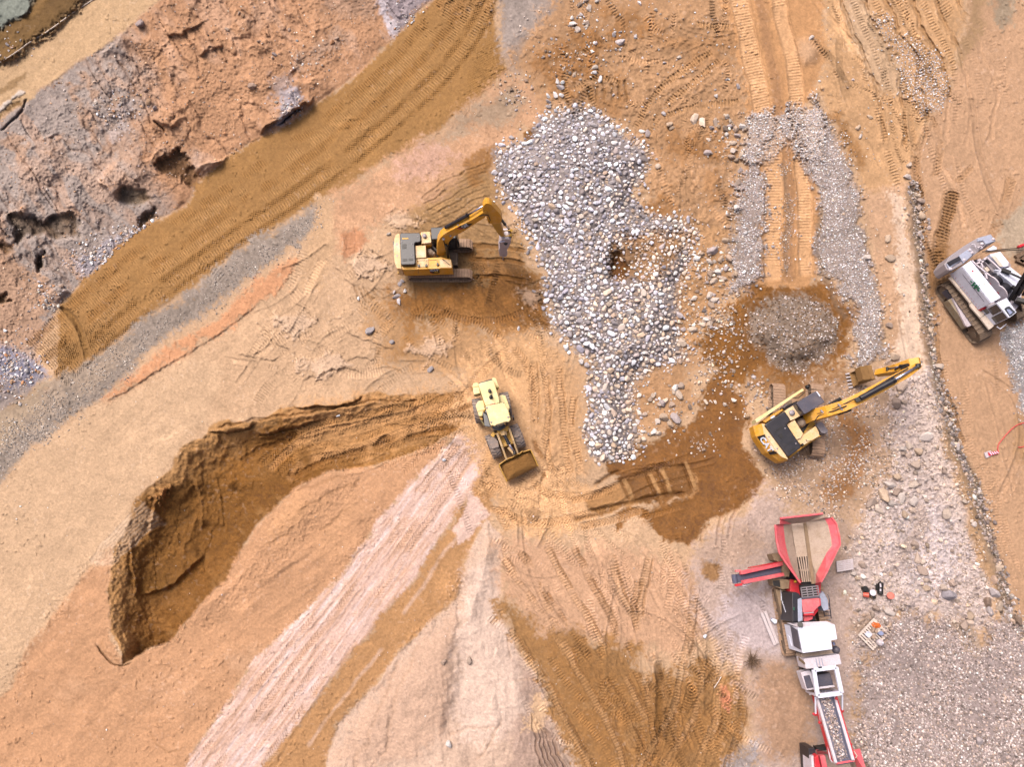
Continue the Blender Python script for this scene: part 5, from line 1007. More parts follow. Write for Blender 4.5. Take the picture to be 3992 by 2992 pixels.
MB().prism([fb+Vector((.02, -.08, -.05)), fa+Vector((.02, .08, -.05)), fa+Vector((.14, .08, -.6)), fb+Vector((.14, -.08, -.6))], 1.5, [fb+Vector((.02, -.08, -1.5)), fa+Vector((.02, .08, -1.5)), fa+Vector((.14, .08, -1.5)), fb+Vector((.14, -.08, -1.5))]).build('windscreen', 'glass', cab)
boom = plate(E, [(822, 900), (826, 800), (836, 722), (872, 655), (945, 590), (1050, 535), (1200, 462), (1350, 380), (1475, 300), (1520, 268), (1545, 300), (1515, 368), (1450, 402), (1330, 482), (1200, 566), (1066, 640), (998, 716), (960, 820), (935, 900), (880, 915)], c0, hd, .27, .54).build('boom', 'yellow', ex, .03)
lgp = plate(E, [(1108, 518), (1160, 480), (1230, 455), (1340, 448), (1290, 490), (1230, 522), (1150, 534)], c0, hd, .285, .012).build('maker_plate', 'black_deep', boom)
plate(E, [(1108, 518), (1135, 505), (1200, 527), (1150, 536)], c0, hd, .293, .01).build('red_flash', 'letter_red', lgp)
p_, q_ = onplane(E, 1190, 503, c0-hn*.3, hd), onplane(E, 1262, 470, c0-hn*.3, hd); lettering('CAT', (p_+q_)/2, q_-p_, (0, 0, 1), .30, 'lettering', 'letter_white', lgp, (q_-p_).length*1.15, .02)
def bp_(x, y, off=0.0): return onplane(E, x, y, c0+hn*off, hd)
bm_ = MB()
for o_ in (.12, .2): bm_.tube([bp_(835, 830, o_), bp_(850, 700, o_), bp_(900, 610, o_), bp_(1000, 540, o_), bp_(1200, 440, o_), bp_(1440, 320, o_)], .028, 6)
bm_.tube([bp_(915, 670, -.3), bp_(935, 750, -.3), bp_(950, 830, -.3), bp_(985, 920, -.3)], .035, 6); bm_.tube([bp_(1430, 345, -.29), bp_(1500, 325, -.32), bp_(1560, 330, -.3), bp_(1590, 400, -.3), bp_(1570, 450, -.3)], .03, 6)
bm_.build('boom_hoses', 'hose', boom)
for q in ((918, 668, .09), (1018, 628, .06), (1125, 470, .05)): MB().tube([bp_(q[0], q[1], -.33), bp_(q[0], q[1], -.2)], q[2], 12).build('boom_pin', 'steel', boom)
ram(boom, bp_(945, 505, .05), bp_(1265, 330, .05), bp_(1500, 190, .05), .12)
lc = MB(); lc.tube([bp_(985, 935, -.42), bp_(955, 760, -.42)], .1, 10); lc.build('lift_ram', 'black_deep', ex)
stick = plate(E, [(1478, 300), (1480, 230), (1500, 190), (1530, 160), (1575, 168), (1612, 190), (1740, 330), (1762, 380), (1745, 432), (1700, 455), (1610, 462), (1560, 440), (1530, 340)], c0, hd, .22, .44).build('stick', 'yellow', ex, .03)
plate(E, [(1612, 462), (1735, 430), (1790, 640), (1740, 640), (1700, 600)], c0, hd, .20, .4).build('stick_end', 'yellow_old', stick, .02)
MB().bar(bp_(1738, 430, -.2), bp_(1795, 640, -.2), .07, .07).build('stick_edge', 'yellow_dusty', stick)
ram(stick, bp_(1745, 385, .12), bp_(1800, 460, .12), bp_(1862, 545, .12), .09)
lk = MB(); lk.bar(bp_(1780, 555, -.18), bp_(1895, 545, -.18), .06, .08); lk.bar(bp_(1790, 632, -.18), bp_(1905, 622, -.18), .07, .09); lk.bar(bp_(1880, 540, .1), bp_(1890, 640, .1), .08, .1); lk.tube([bp_(1895, 545, -.25), bp_(1895, 545, .25)], .09, 10); lk.tube([bp_(1885, 615, -.3), bp_(1885, 615, .3)], .1, 10); lk.build('bucket_linkage', 'yellow_old', stick)
plate(E, [(1745, 655), (1890, 640), (1890, 690), (1740, 700)], c0, hd, .2, .4).build('quick_coupler', 'black_deep', stick, .01)
bk = plate(E, [(1722, 712), (1760, 680), (1850, 672), (1888, 690), (1880, 740), (1832, 830), (1838, 890), (1826, 925), (1775, 932), (1722, 920), (1712, 860), (1728, 790)], c0, hd, .42, .84).build('bucket', 'steel_pale', ex, .04)
bt = MB()
for o_ in (-.34, -.12, .12, .34): bt.bar(bp_(1770, 925, o_), bp_(1772, 965, o_), .08, .1)
bt.build('bucket_teeth', 'steel', bk); MB().tube([bp_(1720, 715, -.45), bp_(1800, 705, -.45)], .045, 8).build('coupler_pin', 'chrome', bk); MB().tube([bp_(1812, 735, -.46), bp_(1812, 735, -.40)], .13, 14).build('pivot_cap', 'black_deep', bk)
# ================= right excavator (boom low and straight, seen end on from above)
E2 = cv(2860, 1360, 2.836)
g0 = E2(640, 780, 1.0)
e2 = thing('excavator', 'yellow tracked excavator with long low boom reaching right, white letters across its counterweight', 'excavator', (g0.x, g0.y, 0), 'tracked excavators')
crawler(e2, E2(505, 372, .98), E2(520, 1150, .98), .85, 1.0, .2); crawler(e2, E2(925, 375, .98), E2(945, 1185, .98), .85, 1.0, .2)
c2 = Vector((g0.x, g0.y, 0)); ub = MB(); ub.bar(c2+Vector((-.3, -1.4, .55)), c2+Vector((-.3, 1.4, .55)), 1.1, .45); ub.bar(c2+Vector((-1.4, .7, .5)), c2+Vector((1.2, .7, .5)), .4, .3); ub.bar(c2+Vector((-1.4, -.7, .5)), c2+Vector((1.2, -.7, .5)), .4, .3); ub.cyl(c2+Vector((-.2, 0, 0)), .7, .7, 1.12, 24); ub.build('undercarriage', 'track_dark', e2, .02)
G = cv(2900, 1500, 2.975)
prism(O(G, [(150, 470), (480, 330), (640, 240), (700, 330), (880, 500), (870, 600), (540, 850), (300, 780)], 1.45), 1.12, 'turntable_deck', 'yellow_old', e2)
top_ = O(G, [(205, 452), (255, 462), (300, 545), (500, 850), (512, 872), (440, 842), (330, 745), (235, 580)], 2.55); low_ = O(G, [(105, 480), (255, 462), (300, 545), (500, 850), (505, 890), (420, 897), (262, 790), (135, 600)], 2.0)
cwm = MB(); n_ = len(top_); cwm.add(top_+low_+[Vector((v.x, v.y, 1.15)) for v in low_], [tuple(range(n_))]+[(i, (i+1) % n_, n_+(i+1) % n_, n_+i) for i in range(n_)]+[(n_+i, n_+(i+1) % n_, 2*n_+(i+1) % n_, 2*n_+i) for i in range(n_)]+[tuple(range(3*n_-1, 2*n_-1, -1))])
cw2 = cwm.build('counterweight', 'yellow', e2, .03)
P4 = [G(240, 578, 2.60), G(396, 800, 2.60), G(306, 816, 2.12), G(153, 606, 2.12)]
lp = slab(P4, .05).build('maker_plate', 'black_deep', cw2)
ctr = sum(P4, Vector())/4; e_x = P4[1]-P4[0]; e_y = P4[0]-P4[3]; nn = e_x.cross(e_y).normalized()
lettering('CAT', ctr+nn*.07-e_x*.03, e_x, e_y, e_y.length*.70, 'lettering', 'letter_white', lp, e_x.length*.74, .03, .02)
MB().prism([v+Vector((0, 0, .03)) for v in top_], 2.55).build('top_cover', 'yellow_dusty', cw2)
for q in ((287, 610), (382, 745)): MB().dome(G(q[0], q[1], 2.55), .08, .06, 10).build('lifting_eye', 'steel', cw2)
hd2 = prism(O(G, [(245, 470), (262, 452), (462, 316), (480, 322), (535, 410), (528, 432), (492, 468), (512, 492), (662, 712), (658, 738), (528, 832), (508, 828), (300, 545)], 2.78), 2.1, 'engine_hood', 'black', e2, .05)
MB().prism(O(G, [(395, 585), (430, 560), (462, 605), (428, 638)], 2.80), 2.77).build('vent', 'black_deep', hd2)
for pts in ([(520, 770), (590, 730), (598, 745), (530, 788)], [(355, 545), (440, 482), (445, 490), (360, 555)]): MB().prism(O(G, pts, 2.80), 2.77).build('vent', 'black_deep', hd2)
for a_, b_ in (((345, 575), (492, 478)), ((450, 735), (585, 640))): MB().bar(G(*a_, 2.785), G(*b_, 2.785), .03, .02).build('panel_seam', 'black_deep', hd2)
for q in ((478, 510), (603, 686)): MB().dome(G(q[0], q[1], 2.78), .05, .04, 8).build('catch', 'steel', hd2)
d2_ = prism(O(G, [(470, 308), (600, 226), (672, 352), (588, 402), (540, 420), (535, 400)], 2.6), 1.3, 'air_filter_deck', 'yellow_dusty', e2, .03)
f = MB(); f.cyl(G(556, 328, 2.6), .17, 2.6, 2.72, 18); f.dome(G(556, 328, 2.72), .18, .1, 18); f.build('air_intake', 'steel', d2_, 0, True)
prism(O(G, [(498, 465), (590, 412), (688, 568), (662, 620), (612, 640), (515, 492)], 2.5), 1.3, 'valve_cover', 'yellow_dusty', e2, .03)
r2 = prism(O(G, [(612, 642), (835, 482), (868, 545), (880, 595), (700, 702), (662, 700)], 2.35), 1.15, 'right_housing', 'yellow_dusty', e2, .03)
prism(O(G, [(838, 470), (868, 435), (905, 432), (975, 530), (968, 572), (900, 560)], 1.9), 1.3, 'step_box', 'steel', e2, .02)
prism(O(G, [(665, 690), (685, 680), (700, 700), (680, 715)], 2.45), 2.3, 'filler_cap', 'black_deep', r2); rail(r2, [[G(720, 640, 2.35), G(735, 660, 2.7), G(790, 655, 2.7), G(800, 655, 2.3)], [G(850, 575, 2.0), G(900, 585, 2.4), G(960, 560, 2.3)]], .02, 'black_deep')
prism(O(G, [(655, 725), (885, 590), (893, 600), (670, 742), (520, 852), (512, 846)], 2.0), 1.15, 'side_sill', 'yellow', e2)
dr = MB(); dr.prism(O(G, [(132, 405), (655, 62), (680, 45), (698, 68), (660, 90), (145, 445)], 2.5), 1.75); dr.build('open_side_door', 'yellow_pale', e2, .01)
prism(O(G, [(250, 445), (460, 292), (440, 285), (395, 300), (215, 420)], 2.2), 1.3, 'cooler_bay', 'yellow', e2)
prism(O(G, [(305, 385), (350, 355), (362, 375), (318, 400)], 2.25), 2.2, 'label_plate', 'white', e2)
prism(O(G, [(440, 270), (480, 230), (520, 225), (470, 270)], 1.9), 1.3, 'battery_box', 'white_dusty', e2, .01); prism(O(G, [(470, 262), (610, 192), (640, 195), (640, 228), (480, 300)], 1.85), 1.2, 'walkway', 'black_deep', e2)
cab2 = prism(O(G, [(612, 212), (830, 78), (848, 82), (938, 200), (930, 212), (712, 342), (700, 338)], 3.25), 1.3, 'cab', 'grey_dark', e2, .06)
MB().prism(O(G, [(838, 82), (850, 80), (890, 132), (880, 140)], 3.29), 3.24).build('roof_window', 'white_panel', cab2)
a_, b_ = G(612, 212, 3.25), G(700, 338, 3.25); m_ = Vector((-.02, .0, 0)); MB().prism([a_+(b_-a_)*.1+m_-Vector((0, 0, .2)), a_+(b_-a_)*.9+m_-Vector((0, 0, .2)), a_+(b_-a_)*.9+m_*2-Vector((0, 0, .9)), a_+(b_-a_)*.1+m_*2-Vector((0, 0, .9))], 2.2).build('rear_window', 'glass', cab2)
rail(cab2, [[G(705, 90, 2.6), G(640, 150, 2.6), G(560, 160, 2.6)], [G(735, 60, 2.7), G(840, 55, 2.7)]], .025, 'black_deep', 'mirror_arm'); MB().dome(G(735, 30, 2.5), .15, .2, 10).build('mirror', 'black_deep', cab2)
bay = MB(); bay.dome(G(655, 445, 1.6), .34, .5, 12); bay.dome(G(690, 410, 1.6), .2, .4, 10); bay.build('swing_motor', 'worn', e2)
prism(O(G, [(590, 410), (690, 355), (760, 450), (690, 560)], 1.55), 1.3, 'engine_bay_floor', 'black_deep', e2)
# boom and stick as box sections through points of chosen height
def boxsec(stations, parent, name, m, bev=.02):
    """stations: (centre, half width, half height) along a limb; sections stay upright"""
    mb = MB(); P = []; n = len(stations)
    for i, (c, hw, hh) in enumerate(stations):
        d = stations[min(i+1, n-1)][0]-stations[max(i-1, 0)][0]; s = Vector((-d.y, d.x, 0)).normalized(); u = d.cross(s).normalized()
        if u.z < 0: u = -u
        for a, b in ((-1, -1), (1, -1), (1, 1), (-1, 1)): P.append(c+s*a*hw+u*b*hh)
    Fc = [(3, 2, 1, 0), tuple((n-1)*4+k for k in range(4))]+[(i*4+k, i*4+(k+1) % 4, (i+1)*4+(k+1) % 4, (i+1)*4+k) for i in range(n-1) for k in range(4)]
    return mb.add(P, Fc).build(name, m, parent, bev)
bz = [(815, 770, 1.9), (900, 735, 2.6), (1060, 690, 3.5), (1220, 635, 4.1), (1400, 545, 4.5), (1700, 385, 4.8), (1900, 275, 4.9), (2040, 190, 4.9)]
wv = [.34, .36, .36, .35, .34, .32, .29, .2]; hv = [.3, .4, .45, .5, .45, .38, .3, .2]
boom2 = boxsec([(E2(*q), w1, h1) for q, w1, h1 in zip(bz, wv, hv)], e2, 'boom', 'yellow')
tl = MB(); tl.tube([E2(900, 800, 2.9), E2(935, 745, 3.2), E2(1100, 690, 4.1), E2(1250, 632, 4.7)], .04, 6); tl.tube([E2(830, 735, 2.5), E2(960, 715, 3.4), E2(1110, 665, 4.1), E2(1330, 560, 5.0)], .035, 6); tl.tube([E2(1330, 570, 5.0), E2(1700, 345, 5.3), E2(1930, 215, 5.3)], .04, 6); tl.build('boom_hoses', 'hose', boom2)
for q in ((975, 695), (1168, 628), (1190, 665)): MB().bar(E2(q[0]-14, q[1]-14, 4.4), E2(q[0]+14, q[1]+16, 4.4), .1, .1).build('pipe_clamp', 'steel', boom2)
ram(boom2, E2(1400, 550, 5.15), E2(1780, 345, 5.45), E2(2040, 190, 5.25), .17)
MB().bar(E2(1345, 575, 4.95), E2(1440, 535, 5.1), .3, .2).build('ram_bracket', 'black_deep', boom2, .02)
MB().tube([E2(1040, 640, 3.4), E2(1180, 555, 3.3)], .12, 10).build('lift_ram', 'black_deep', e2); MB().tube([E2(1150, 720, 3.4), E2(1290, 672, 3.3)], .12, 10).build('lift_ram', 'black_deep', e2)
st2 = boxsec([(E2(2062, 150, 4.9), .3, .2), (E2(1980, 165, 4.6), .3, .4), (E2(1840, 215, 3.8), .26, .36), (E2(1690, 255, 2.6), .22, .26), (E2(1580, 272, 1.9), .2, .2)], e2, 'stick', 'yellow')
ram(st2, E2(1930, 180, 4.9), E2(1840, 198, 4.3), E2(1700, 225, 3.1), .1)
hs = MB(); hs.tube([E2(1780, 235, 3.9), E2(1850, 185, 4.4), E2(1915, 172, 4.8), E2(1920, 190, 4.9), E2(1850, 225, 4.5)], .05, 6); hs.build('stick_hoses', 'hose', st2)
b2 = thing('bucket', None, None, (0, 0, 0)); b2.name = 'bucket'; b2.parent = e2
bpath = [(1545, 262, 1.9), (1500, 262, 1.75), (1420, 275, 1.35), (1365, 300, .8), (1375, 325, .35), (1300, 350, .12)]
bpt = [E2(*q) for q in bpath]; bdir = (bpt[-1]-bpt[0]); bs = Vector((-bdir.y, bdir.x, 0)).normalized()*.46; sm_ = MB()
b2.location = e2.location*-1+bpt[0]
for q0, q1 in zip(bpt[:-1], bpt[1:]):
    uu = (q1-q0).cross(bs).normalized()*.04; sm_.add([q0-bs, q0+bs, q1+bs, q1-bs, q0-bs+uu, q0+bs+uu, q1+bs+uu, q1-bs+uu], [(0, 1, 2, 3), (7, 6, 5, 4), (0, 4, 5, 1), (1, 5, 6, 2), (2, 6, 7, 3), (3, 7, 4, 0)])
for s_ in (-1, 1):
    k_ = bs.normalized()*.05; a_ = [q+bs*s_ for q in bpt]; n_ = len(a_); sm_.add(a_+[q+k_*s_ for q in a_], [tuple(range(n_)), tuple(range(2*n_-1, n_-1, -1))]+[(t, (t+1) % n_, n_+(t+1) % n_, n_+t) for t in range(n_)])
sm_.build('bucket_shell', 'mud_yellow', b2)
bt = MB()
for k in range(5): q = bpt[-1]; dd_ = (E2(1250, 358, .02)-q); s_ = Vector((-dd_.y, dd_.x, 0)).normalized()*(-.5+.25*k); bt.bar(q+s_, q+s_+dd_.normalized()*.28, .1, .09)
bt.build('bucket_teeth', 'steel', b2)
# ================= wheel loader
L = cv(1760, 1430, 3.315)
lo = thing('wheel_loader', 'pale yellow articulated wheel loader carrying earth, between the dug pit and the rock pile', 'wheel loader', (*L(560, 640, 1)[:2], 0))
ra = (L(505, 700, 2)-L(425, 250, 2)); ra.z = 0; ra.normalize(); rn = Vector((-ra.y, ra.x, 0))
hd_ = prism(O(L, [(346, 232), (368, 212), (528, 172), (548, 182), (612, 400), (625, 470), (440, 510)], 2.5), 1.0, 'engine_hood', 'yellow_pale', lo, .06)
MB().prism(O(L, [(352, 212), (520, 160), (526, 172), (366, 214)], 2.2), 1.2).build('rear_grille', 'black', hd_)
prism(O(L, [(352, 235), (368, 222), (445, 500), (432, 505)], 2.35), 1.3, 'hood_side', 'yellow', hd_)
f = MB(); f.cyl(L(495, 318, 2.5), .11, 2.5, 2.68, 16); f.dome(L(495, 318, 2.68), .12, .07, 16); f.build('air_intake', 'black', hd_, 0, True)
f = MB(); f.cyl(L(512, 398, 2.5), .13, 2.5, 2.62, 16); f.tube([L(516, 392, 2.6), L(519, 384, 3.0), L(520, 368, 3.12)], .05, 8); f.build('exhaust', 'black', hd_, 0, True)
for a_, b_, w_ in (((497, 495), (522, 489), .07), ((527, 488), (540, 485), .09), ((545, 483), (565, 479), .06)): MB().bar(L(*a_, 2.51), L(*b_, 2.51), w_, .02).build('maker_mark', 'letter_red', hd_)
for pts in ([(268, 250), (285, 213), (330, 203), (352, 222), (372, 345), (290, 362)], [(520, 152), (545, 141), (578, 150), (614, 265), (575, 278)]):
    o_ = prism(O(L, pts, 1.75), 1.0, 'rear_fender', 'yellow_pale', lo, .05)
    a_, b_ = (L(pts[0][0]+2, pts[0][1]+20, 1.77), L(pts[3][0], pts[3][1]+30, 1.77)); MB().bar(a_, b_, .025, .02).build('panel_seam', 'yellow_old', o_)
fl = prism(O(L, [(312, 500), (345, 445), (412, 432), (438, 560), (408, 580), (400, 640), (352, 640)], 1.8), 1.45, 'fender', 'yellow_pale', lo, .04); MB().bar(L(330, 582, 1.82), L(430, 558, 1.82), .025, .02).build('panel_seam', 'yellow_old', fl)
prism(O(L, [(354, 645), (398, 642), (405, 690), (370, 680)], 1.5), 1.35, 'ladder_step', 'yellow', lo); MB().bar(L(365, 660, 1.5), L(420, 755, 1.0), .07, .07).build('ladder_rail', 'yellow_pale', lo)
fr_ = prism(O(L, [(606, 385), (650, 362), (698, 376), (722, 440), (752, 525), (740, 570), (690, 580), (625, 470)], 1.8), 1.45, 'fender', 'yellow_pale', lo, .04); MB().dome(L(676, 472, 1.8), .06, .05, 8).build('filler_cap', 'black_deep', fr_)
for q in ((345, 570), (702, 490)): wheel(lo, L(q[0], q[1], .82), rn, .82, .62)
cabl = prism(O(L, [(408, 592), (440, 535), (690, 480), (740, 590), (752, 690), (708, 735), (690, 790), (625, 830), (560, 820), (500, 782), (430, 772)], 2.25), 1.3, 'cab', 'glass', lo, .04)
MB().prism(O(L, [(445, 540), (690, 485), (745, 600), (740, 690), (690, 735), (600, 765), (520, 760)], 3.2), 2.25, O(L, [(408, 592), (440, 535), (690, 480), (745, 600), (750, 690), (700, 745), (610, 800), (510, 780)], 2.25)).build('cab_glass', 'glass_pale', cabl)
roof = prism(O(L, [(437, 522), (446, 506), (655, 468), (688, 470), (735, 572), (765, 682), (740, 716), (706, 712), (578, 752), (566, 768), (505, 756)], 3.4), 3.2, 'cab_roof', 'yellow_pale', cabl, .04)
for q in ((458, 535), (514, 720), (735, 655)): MB().dome(L(q[0], q[1], 3.4), .07, .06, 10).build('roof_lamp', 'steel', cabl)
pm = MB()
for a_, b_ in (((445, 540), (420, 590)), ((520, 760), (520, 785)), ((690, 735), (700, 750)), ((745, 600), (748, 610))): pm.bar(L(*a_, 3.2), L(*b_, 2.25), .07, .07)
pm.build('cab_pillars', 'yellow_old', cabl)
rail(lo, [[L(742, 620, 2.4), L(775, 640, 2.6), L(800, 662, 2.6)]], .025, 'black_deep', 'mirror_arm'); MB().bar(L(798, 640, 2.75), L(802, 680, 2.45), .08, .22).build('mirror', 'black', lo, .02)
fd = Vector((.37, -.93, 0)).normalized(); fn_ = Vector((-fd.y, fd.x, 0))
jn = MB(); jn.bar(L(590, 700, .9), L(690, 900, .9), .6, .5); jn.bar(L(560, 640, .9), L(500, 300, .9), .8, .6); jn.build('chassis', 'yellow_old', lo, .02)
ff = MB(); ff.bar(L(670, 850, 1.5), L(735, 1010, 1.3), .75, .6); ff.bar(L(600, 865, 2.0), L(745, 795, 2.0), .3, .25); ff.bar(L(560, 900, 1.4), L(520, 870, 1.4), .3, .4); ff.bar(L(660, 1015, 1.5), L(810, 960, 1.5), .35, .3); ff.build('front_frame', 'yellow_old', lo, .02)
for q in ((545, 1030), (850, 905)): wheel(lo, L(q[0], q[1], .82), fn_, .82, .66)
for pts in ([(470, 960), (540, 915), (600, 960), (615, 1040), (530, 1065)], [(770, 800), (830, 780), (880, 850), (885, 900), (810, 930)]): prism(O(L, pts, 1.72), 1.66, 'front_fender', 'rubber', lo, .02)
for a_, b_ in (((590, 865), (708, 1195)), ((742, 795), (852, 1115))):
    ar = MB(); p0_, p1_ = L(*a_, 2.15), L(*b_, 1.15); mid = (p0_+p1_)/2+Vector((0, 0, .12)); ar.bar(p0_, mid, .13, .4); ar.bar(mid, p1_, .12, .34); ar.build('lift_arm', 'yellow_dusty', lo, .015)
ram(lo, L(685, 890, 2.2), L(745, 1005, 2.1), L(815, 1112, 1.7), .11, 'tilt_ram'); rk = MB(); rk.bar(L(735, 1045, 1.5), L(815, 1135, 1.4), .2, .5); rk.bar(L(650, 870, 2.0), L(700, 860, 2.2), .3, .3); rk.build('tilt_lever', 'yellow_dusty', lo, .02)
for a_, b_ in (((575, 890), (640, 1010)), ((770, 860), (815, 960))): ram(lo, L(*a_, 1.5), L((a_[0]+b_[0])/2, (a_[1]+b_[1])/2, 1.3), L(*b_, 1.0), .07, 'lift_ram')
bkp = [(618, 1272), (718, 1200), (790, 1176), (842, 1142), (880, 1132), (915, 1098), (928, 1106), (1020, 1078), (1116, 1288), (722, 1486)]
sh = MB(); t1 = O(L, bkp, 1.3)
def wall(mb, a, b, z0, z1, t=.05):
    d = (b-a); d.z = 0; n = Vector((-d.y, d.x, 0)).normalized()*t; mb.add([a, b, b+n, a+n]+[Vector((v.x, v.y, z)) for v, z in ((a, z0), (b, z0), (b+n, z0), (a+n, z0))], [(0, 1, 2, 3), (7, 6, 5, 4), (0, 4, 5, 1), (1, 5, 6, 2), (2, 6, 7, 3), (3, 7, 4, 0)])
for i in range(7): wall(sh, t1[i], t1[i+1], .5, 1.3)
wall(sh, t1[7], L(1116, 1288, .95), .5, .6); wall(sh, L(722, 1486, .95), t1[0], .5, .6)
sh.prism(O(L, [(640, 1270), (915, 1110), (1020, 1090), (1116, 1288), (722, 1486)], .62), .5); bko = sh.build('bucket', 'yellow_old', lo)
n = 26; eh = MB(); rr0 = np.random.default_rng(4); gv = []
A0, A1, B0, B1 = [L(x, y, 1.1) for x, y in ((626, 1276), (1018, 1084), (724, 1480), (1112, 1288))]
for i in range(n):
    for j in range(n):
        u, v = i/(n-1), j/(n-1); p = (A0*(1-u)+A1*u)*(1-v)+(B0*(1-u)+B1*u)*v; e_ = min(u, 1-u, v, 1-v)
        p.z = .88+.36*min(1, e_*4)**.7*(1-.3*v)+rr0.normal()*.02; gv.append(p)
eh.add(gv, [(i*n+j, i*n+j+1, (i+1)*n+j+1, (i+1)*n+j) for i in range(n-1) for j in range(n-1)])
M['earthload'] = mat('damp_brown_earth', (146, 100, 42), .95, 0, .5, (164, 116, 56), 5, .8)
tag(eh.build('soil_load', 'earthload', None, 0, True), 'damp brown earth filling the bucket of the wheel loader', 'soil')
# ================= white tracked rope excavator on the right haul road
Q = cv(3560, 860, 3.069)
rg = thing('crawler_crane', 'white crawler crane with green emblem and blue grey counterweight on the right haul road', 'crane', (*Q(820, 1050, 0)[:2], 0))
def QO(pts, z): return O(Q, pts, z)
crawler(rg, Q(372, 745, .7), Q(852, 1430, .7), 1.05, 1.25, .34, True, 'track_dark'); crawler(rg, Q(780, 500, .7), Q(1290, 1180, .7), 1.05, 1.25, .34, True, 'track_dark')
gd = prism(QO([(468, 925), (512, 900), (735, 1238), (655, 1275), (632, 1262)], 1.12), .95, 'track_guard', 'steel_pale', rg); prism(QO([(415, 952), (468, 925), (655, 1275), (640, 1268)], .95), .35, 'guard_side', 'guard', gd)
prism(QO([(388, 830), (430, 812), (505, 900), (470, 925)], 1.0), .5, 'guard_box', 'grey_dark', rg)
ub = MB(); ub.bar(Q(620, 900, .7), Q(1050, 700, .7), 1.2, .5); ub.bar(Q(780, 1100, .7), Q(1180, 920, .7), .8, .5); ub.build('undercarriage', 'track_dark', rg, .02)
prism(QO([(470, 660), (640, 560), (1000, 420), (1326, 700), (1280, 1000), (1180, 1130), (950, 1250), (860, 1150)], 1.6), 1.3, 'turntable_deck', 'white_dusty', rg)
ctw = prism(QO([(428, 683), (480, 652), (830, 1055), (905, 1130), (970, 1262), (912, 1308), (806, 1172), (684, 1028), (676, 985), (560, 842)], 1.75), 1.62, 'catwalk', 'cream', rg, .02)
for a_, b_ in (((550, 822), (600, 790)), ((676, 995), (730, 960)), ((800, 1170), (865, 1125))): MB().bar(Q(*a_, 1.76), Q(*b_, 1.76), .03, .02).build('panel_seam', 'grey_dark', ctw)
for q in ((592, 792), (728, 960), (862, 1122)): MB().dome(Q(q[0], q[1], 1.75), .07, .12, 8).build('stanchion_foot', 'grey_dark', ctw)
rt = QO([(590, 548), (692, 478), (1052, 922), (938, 985)], 3.15); hs_ = prism(rt, 1.75, 'engine_house', 'white', rg, .03)
sp, sq = rt[0], rt[3]; sdr = sq-sp
gp = lambda x0, x1, t0, t1, nm, m_, pr: MB().add([sp+sdr*x0-Vector((0, 0, t0))+pr_, sp+sdr*x1-Vector((0, 0, t0))+pr_, sp+sdr*x1-Vector((0, 0, t1))+pr_, sp+sdr*x0-Vector((0, 0, t1))+pr_], [(0, 1, 2, 3)]) 
sn = Vector((sdr.y, -sdr.x, 0)).normalized()
if sn.x > 0: sn = -sn
def side_box(u0, u1, t0, t1, nm, m_, pr, par):
    a = [sp+sdr*u-Vector((0, 0, t))+sn*k for k in (-.02, pr) for u, t in ((u0, t0), (u1, t0), (u1, t1), (u0, t1))]
    return MB().add(a, [(0, 1, 2, 3), (7, 6, 5, 4), (0, 4, 5, 1), (1, 5, 6, 2), (2, 6, 7, 3), (3, 7, 4, 0)]).build(nm, m_, par)
for u0, u1 in ((.0, .135), (.145, .40), (.41, .58), (.59, .76), (.77, .995)): side_box(u0, u1, .08, 1.33, 'side_panel', 'white_panel', .02, hs_)
side_box(.15, .90, .42, .44, 'panel_rail', 'grey_dark', .035, hs_)
for k in range(12): side_box(.05+k*.08, .085+k*.08, 1.18, 1.20, 'vent_slot', 'letter_red', .03, hs_)
Q2 = cv(3740, 1040, 6.377); em = MB()
for pts in ([(262, 362), (285, 355), (312, 388), (300, 400)], [(336, 410), (370, 382), (402, 415), (362, 438)], [(288, 462), (312, 442), (348, 470), (318, 494)], [(322, 430), (334, 422), (382, 470), (372, 482)], [(348, 530), (398, 455), (432, 450), (452, 490), (385, 560)], [(395, 545), (405, 552), (500, 470), (490, 460)], [(432, 535), (480, 520), (502, 540), (470, 562)], [(425, 560), (440, 555), (470, 585), (458, 592)], [(440, 588), (475, 582), (496, 605), (470, 622), (450, 608)]):
    a = [onplane(Q2, x, y, sp+sn*.06, sdr) for x, y in pts]; k = len(a); em.add(a+[v-sn*.05 for v in a], [tuple(range(k)), tuple(range(2*k-1, k-1, -1))]+[(i, (i+1) % k, k+(i+1) % k, k+i) for i in range(k)])
em.build('emblem', 'green', hs_)
MB().dome(Q(480, 630, 1.95), .09, .08, 8).build('tail_lamp', 'letter_red', hs_); prism(QO([(452, 628), (478, 612), (500, 640), (475, 655)], 1.95), 1.75, 'corner_box', 'white_dusty', rg)
for q in ((712, 605), (850, 765)): MB().prism(QO([(q[0]-9, q[1]-9), (q[0]+9, q[1]-9), (q[0]+9, q[1]+9), (q[0]-9, q[1]+9)], 3.17), 3.1).build('roof_mark', 'letter_red' if q[0] < 800 else 'cream', hs_)
cbt = QO([(1000, 983), (1122, 925), (1240, 1100), (1150, 1166)], 3.3); cbn = prism(cbt, 1.75, 'cab', 'white', rg, .04)
def face_panel(a, b, u0, u1, t0, t1, nm, m_, par, pr=.02):
    d = b-a; n = Vector((d.y, -d.x, 0)).normalized(); ce = sum(cbt, Vector())/4
    if (a-ce).dot(n) < 0: n = -n
    P = [a+d*u-Vector((0, 0, t))+n*k for k in (-.02, pr) for u, t in ((u0, t0), (u1, t0), (u1, t1), (u0, t1))]
    return MB().add(P, [(0, 1, 2, 3), (7, 6, 5, 4), (0, 4, 5, 1), (1, 5, 6, 2), (2, 6, 7, 3), (3, 7, 4, 0)]).build(nm, m_, par)
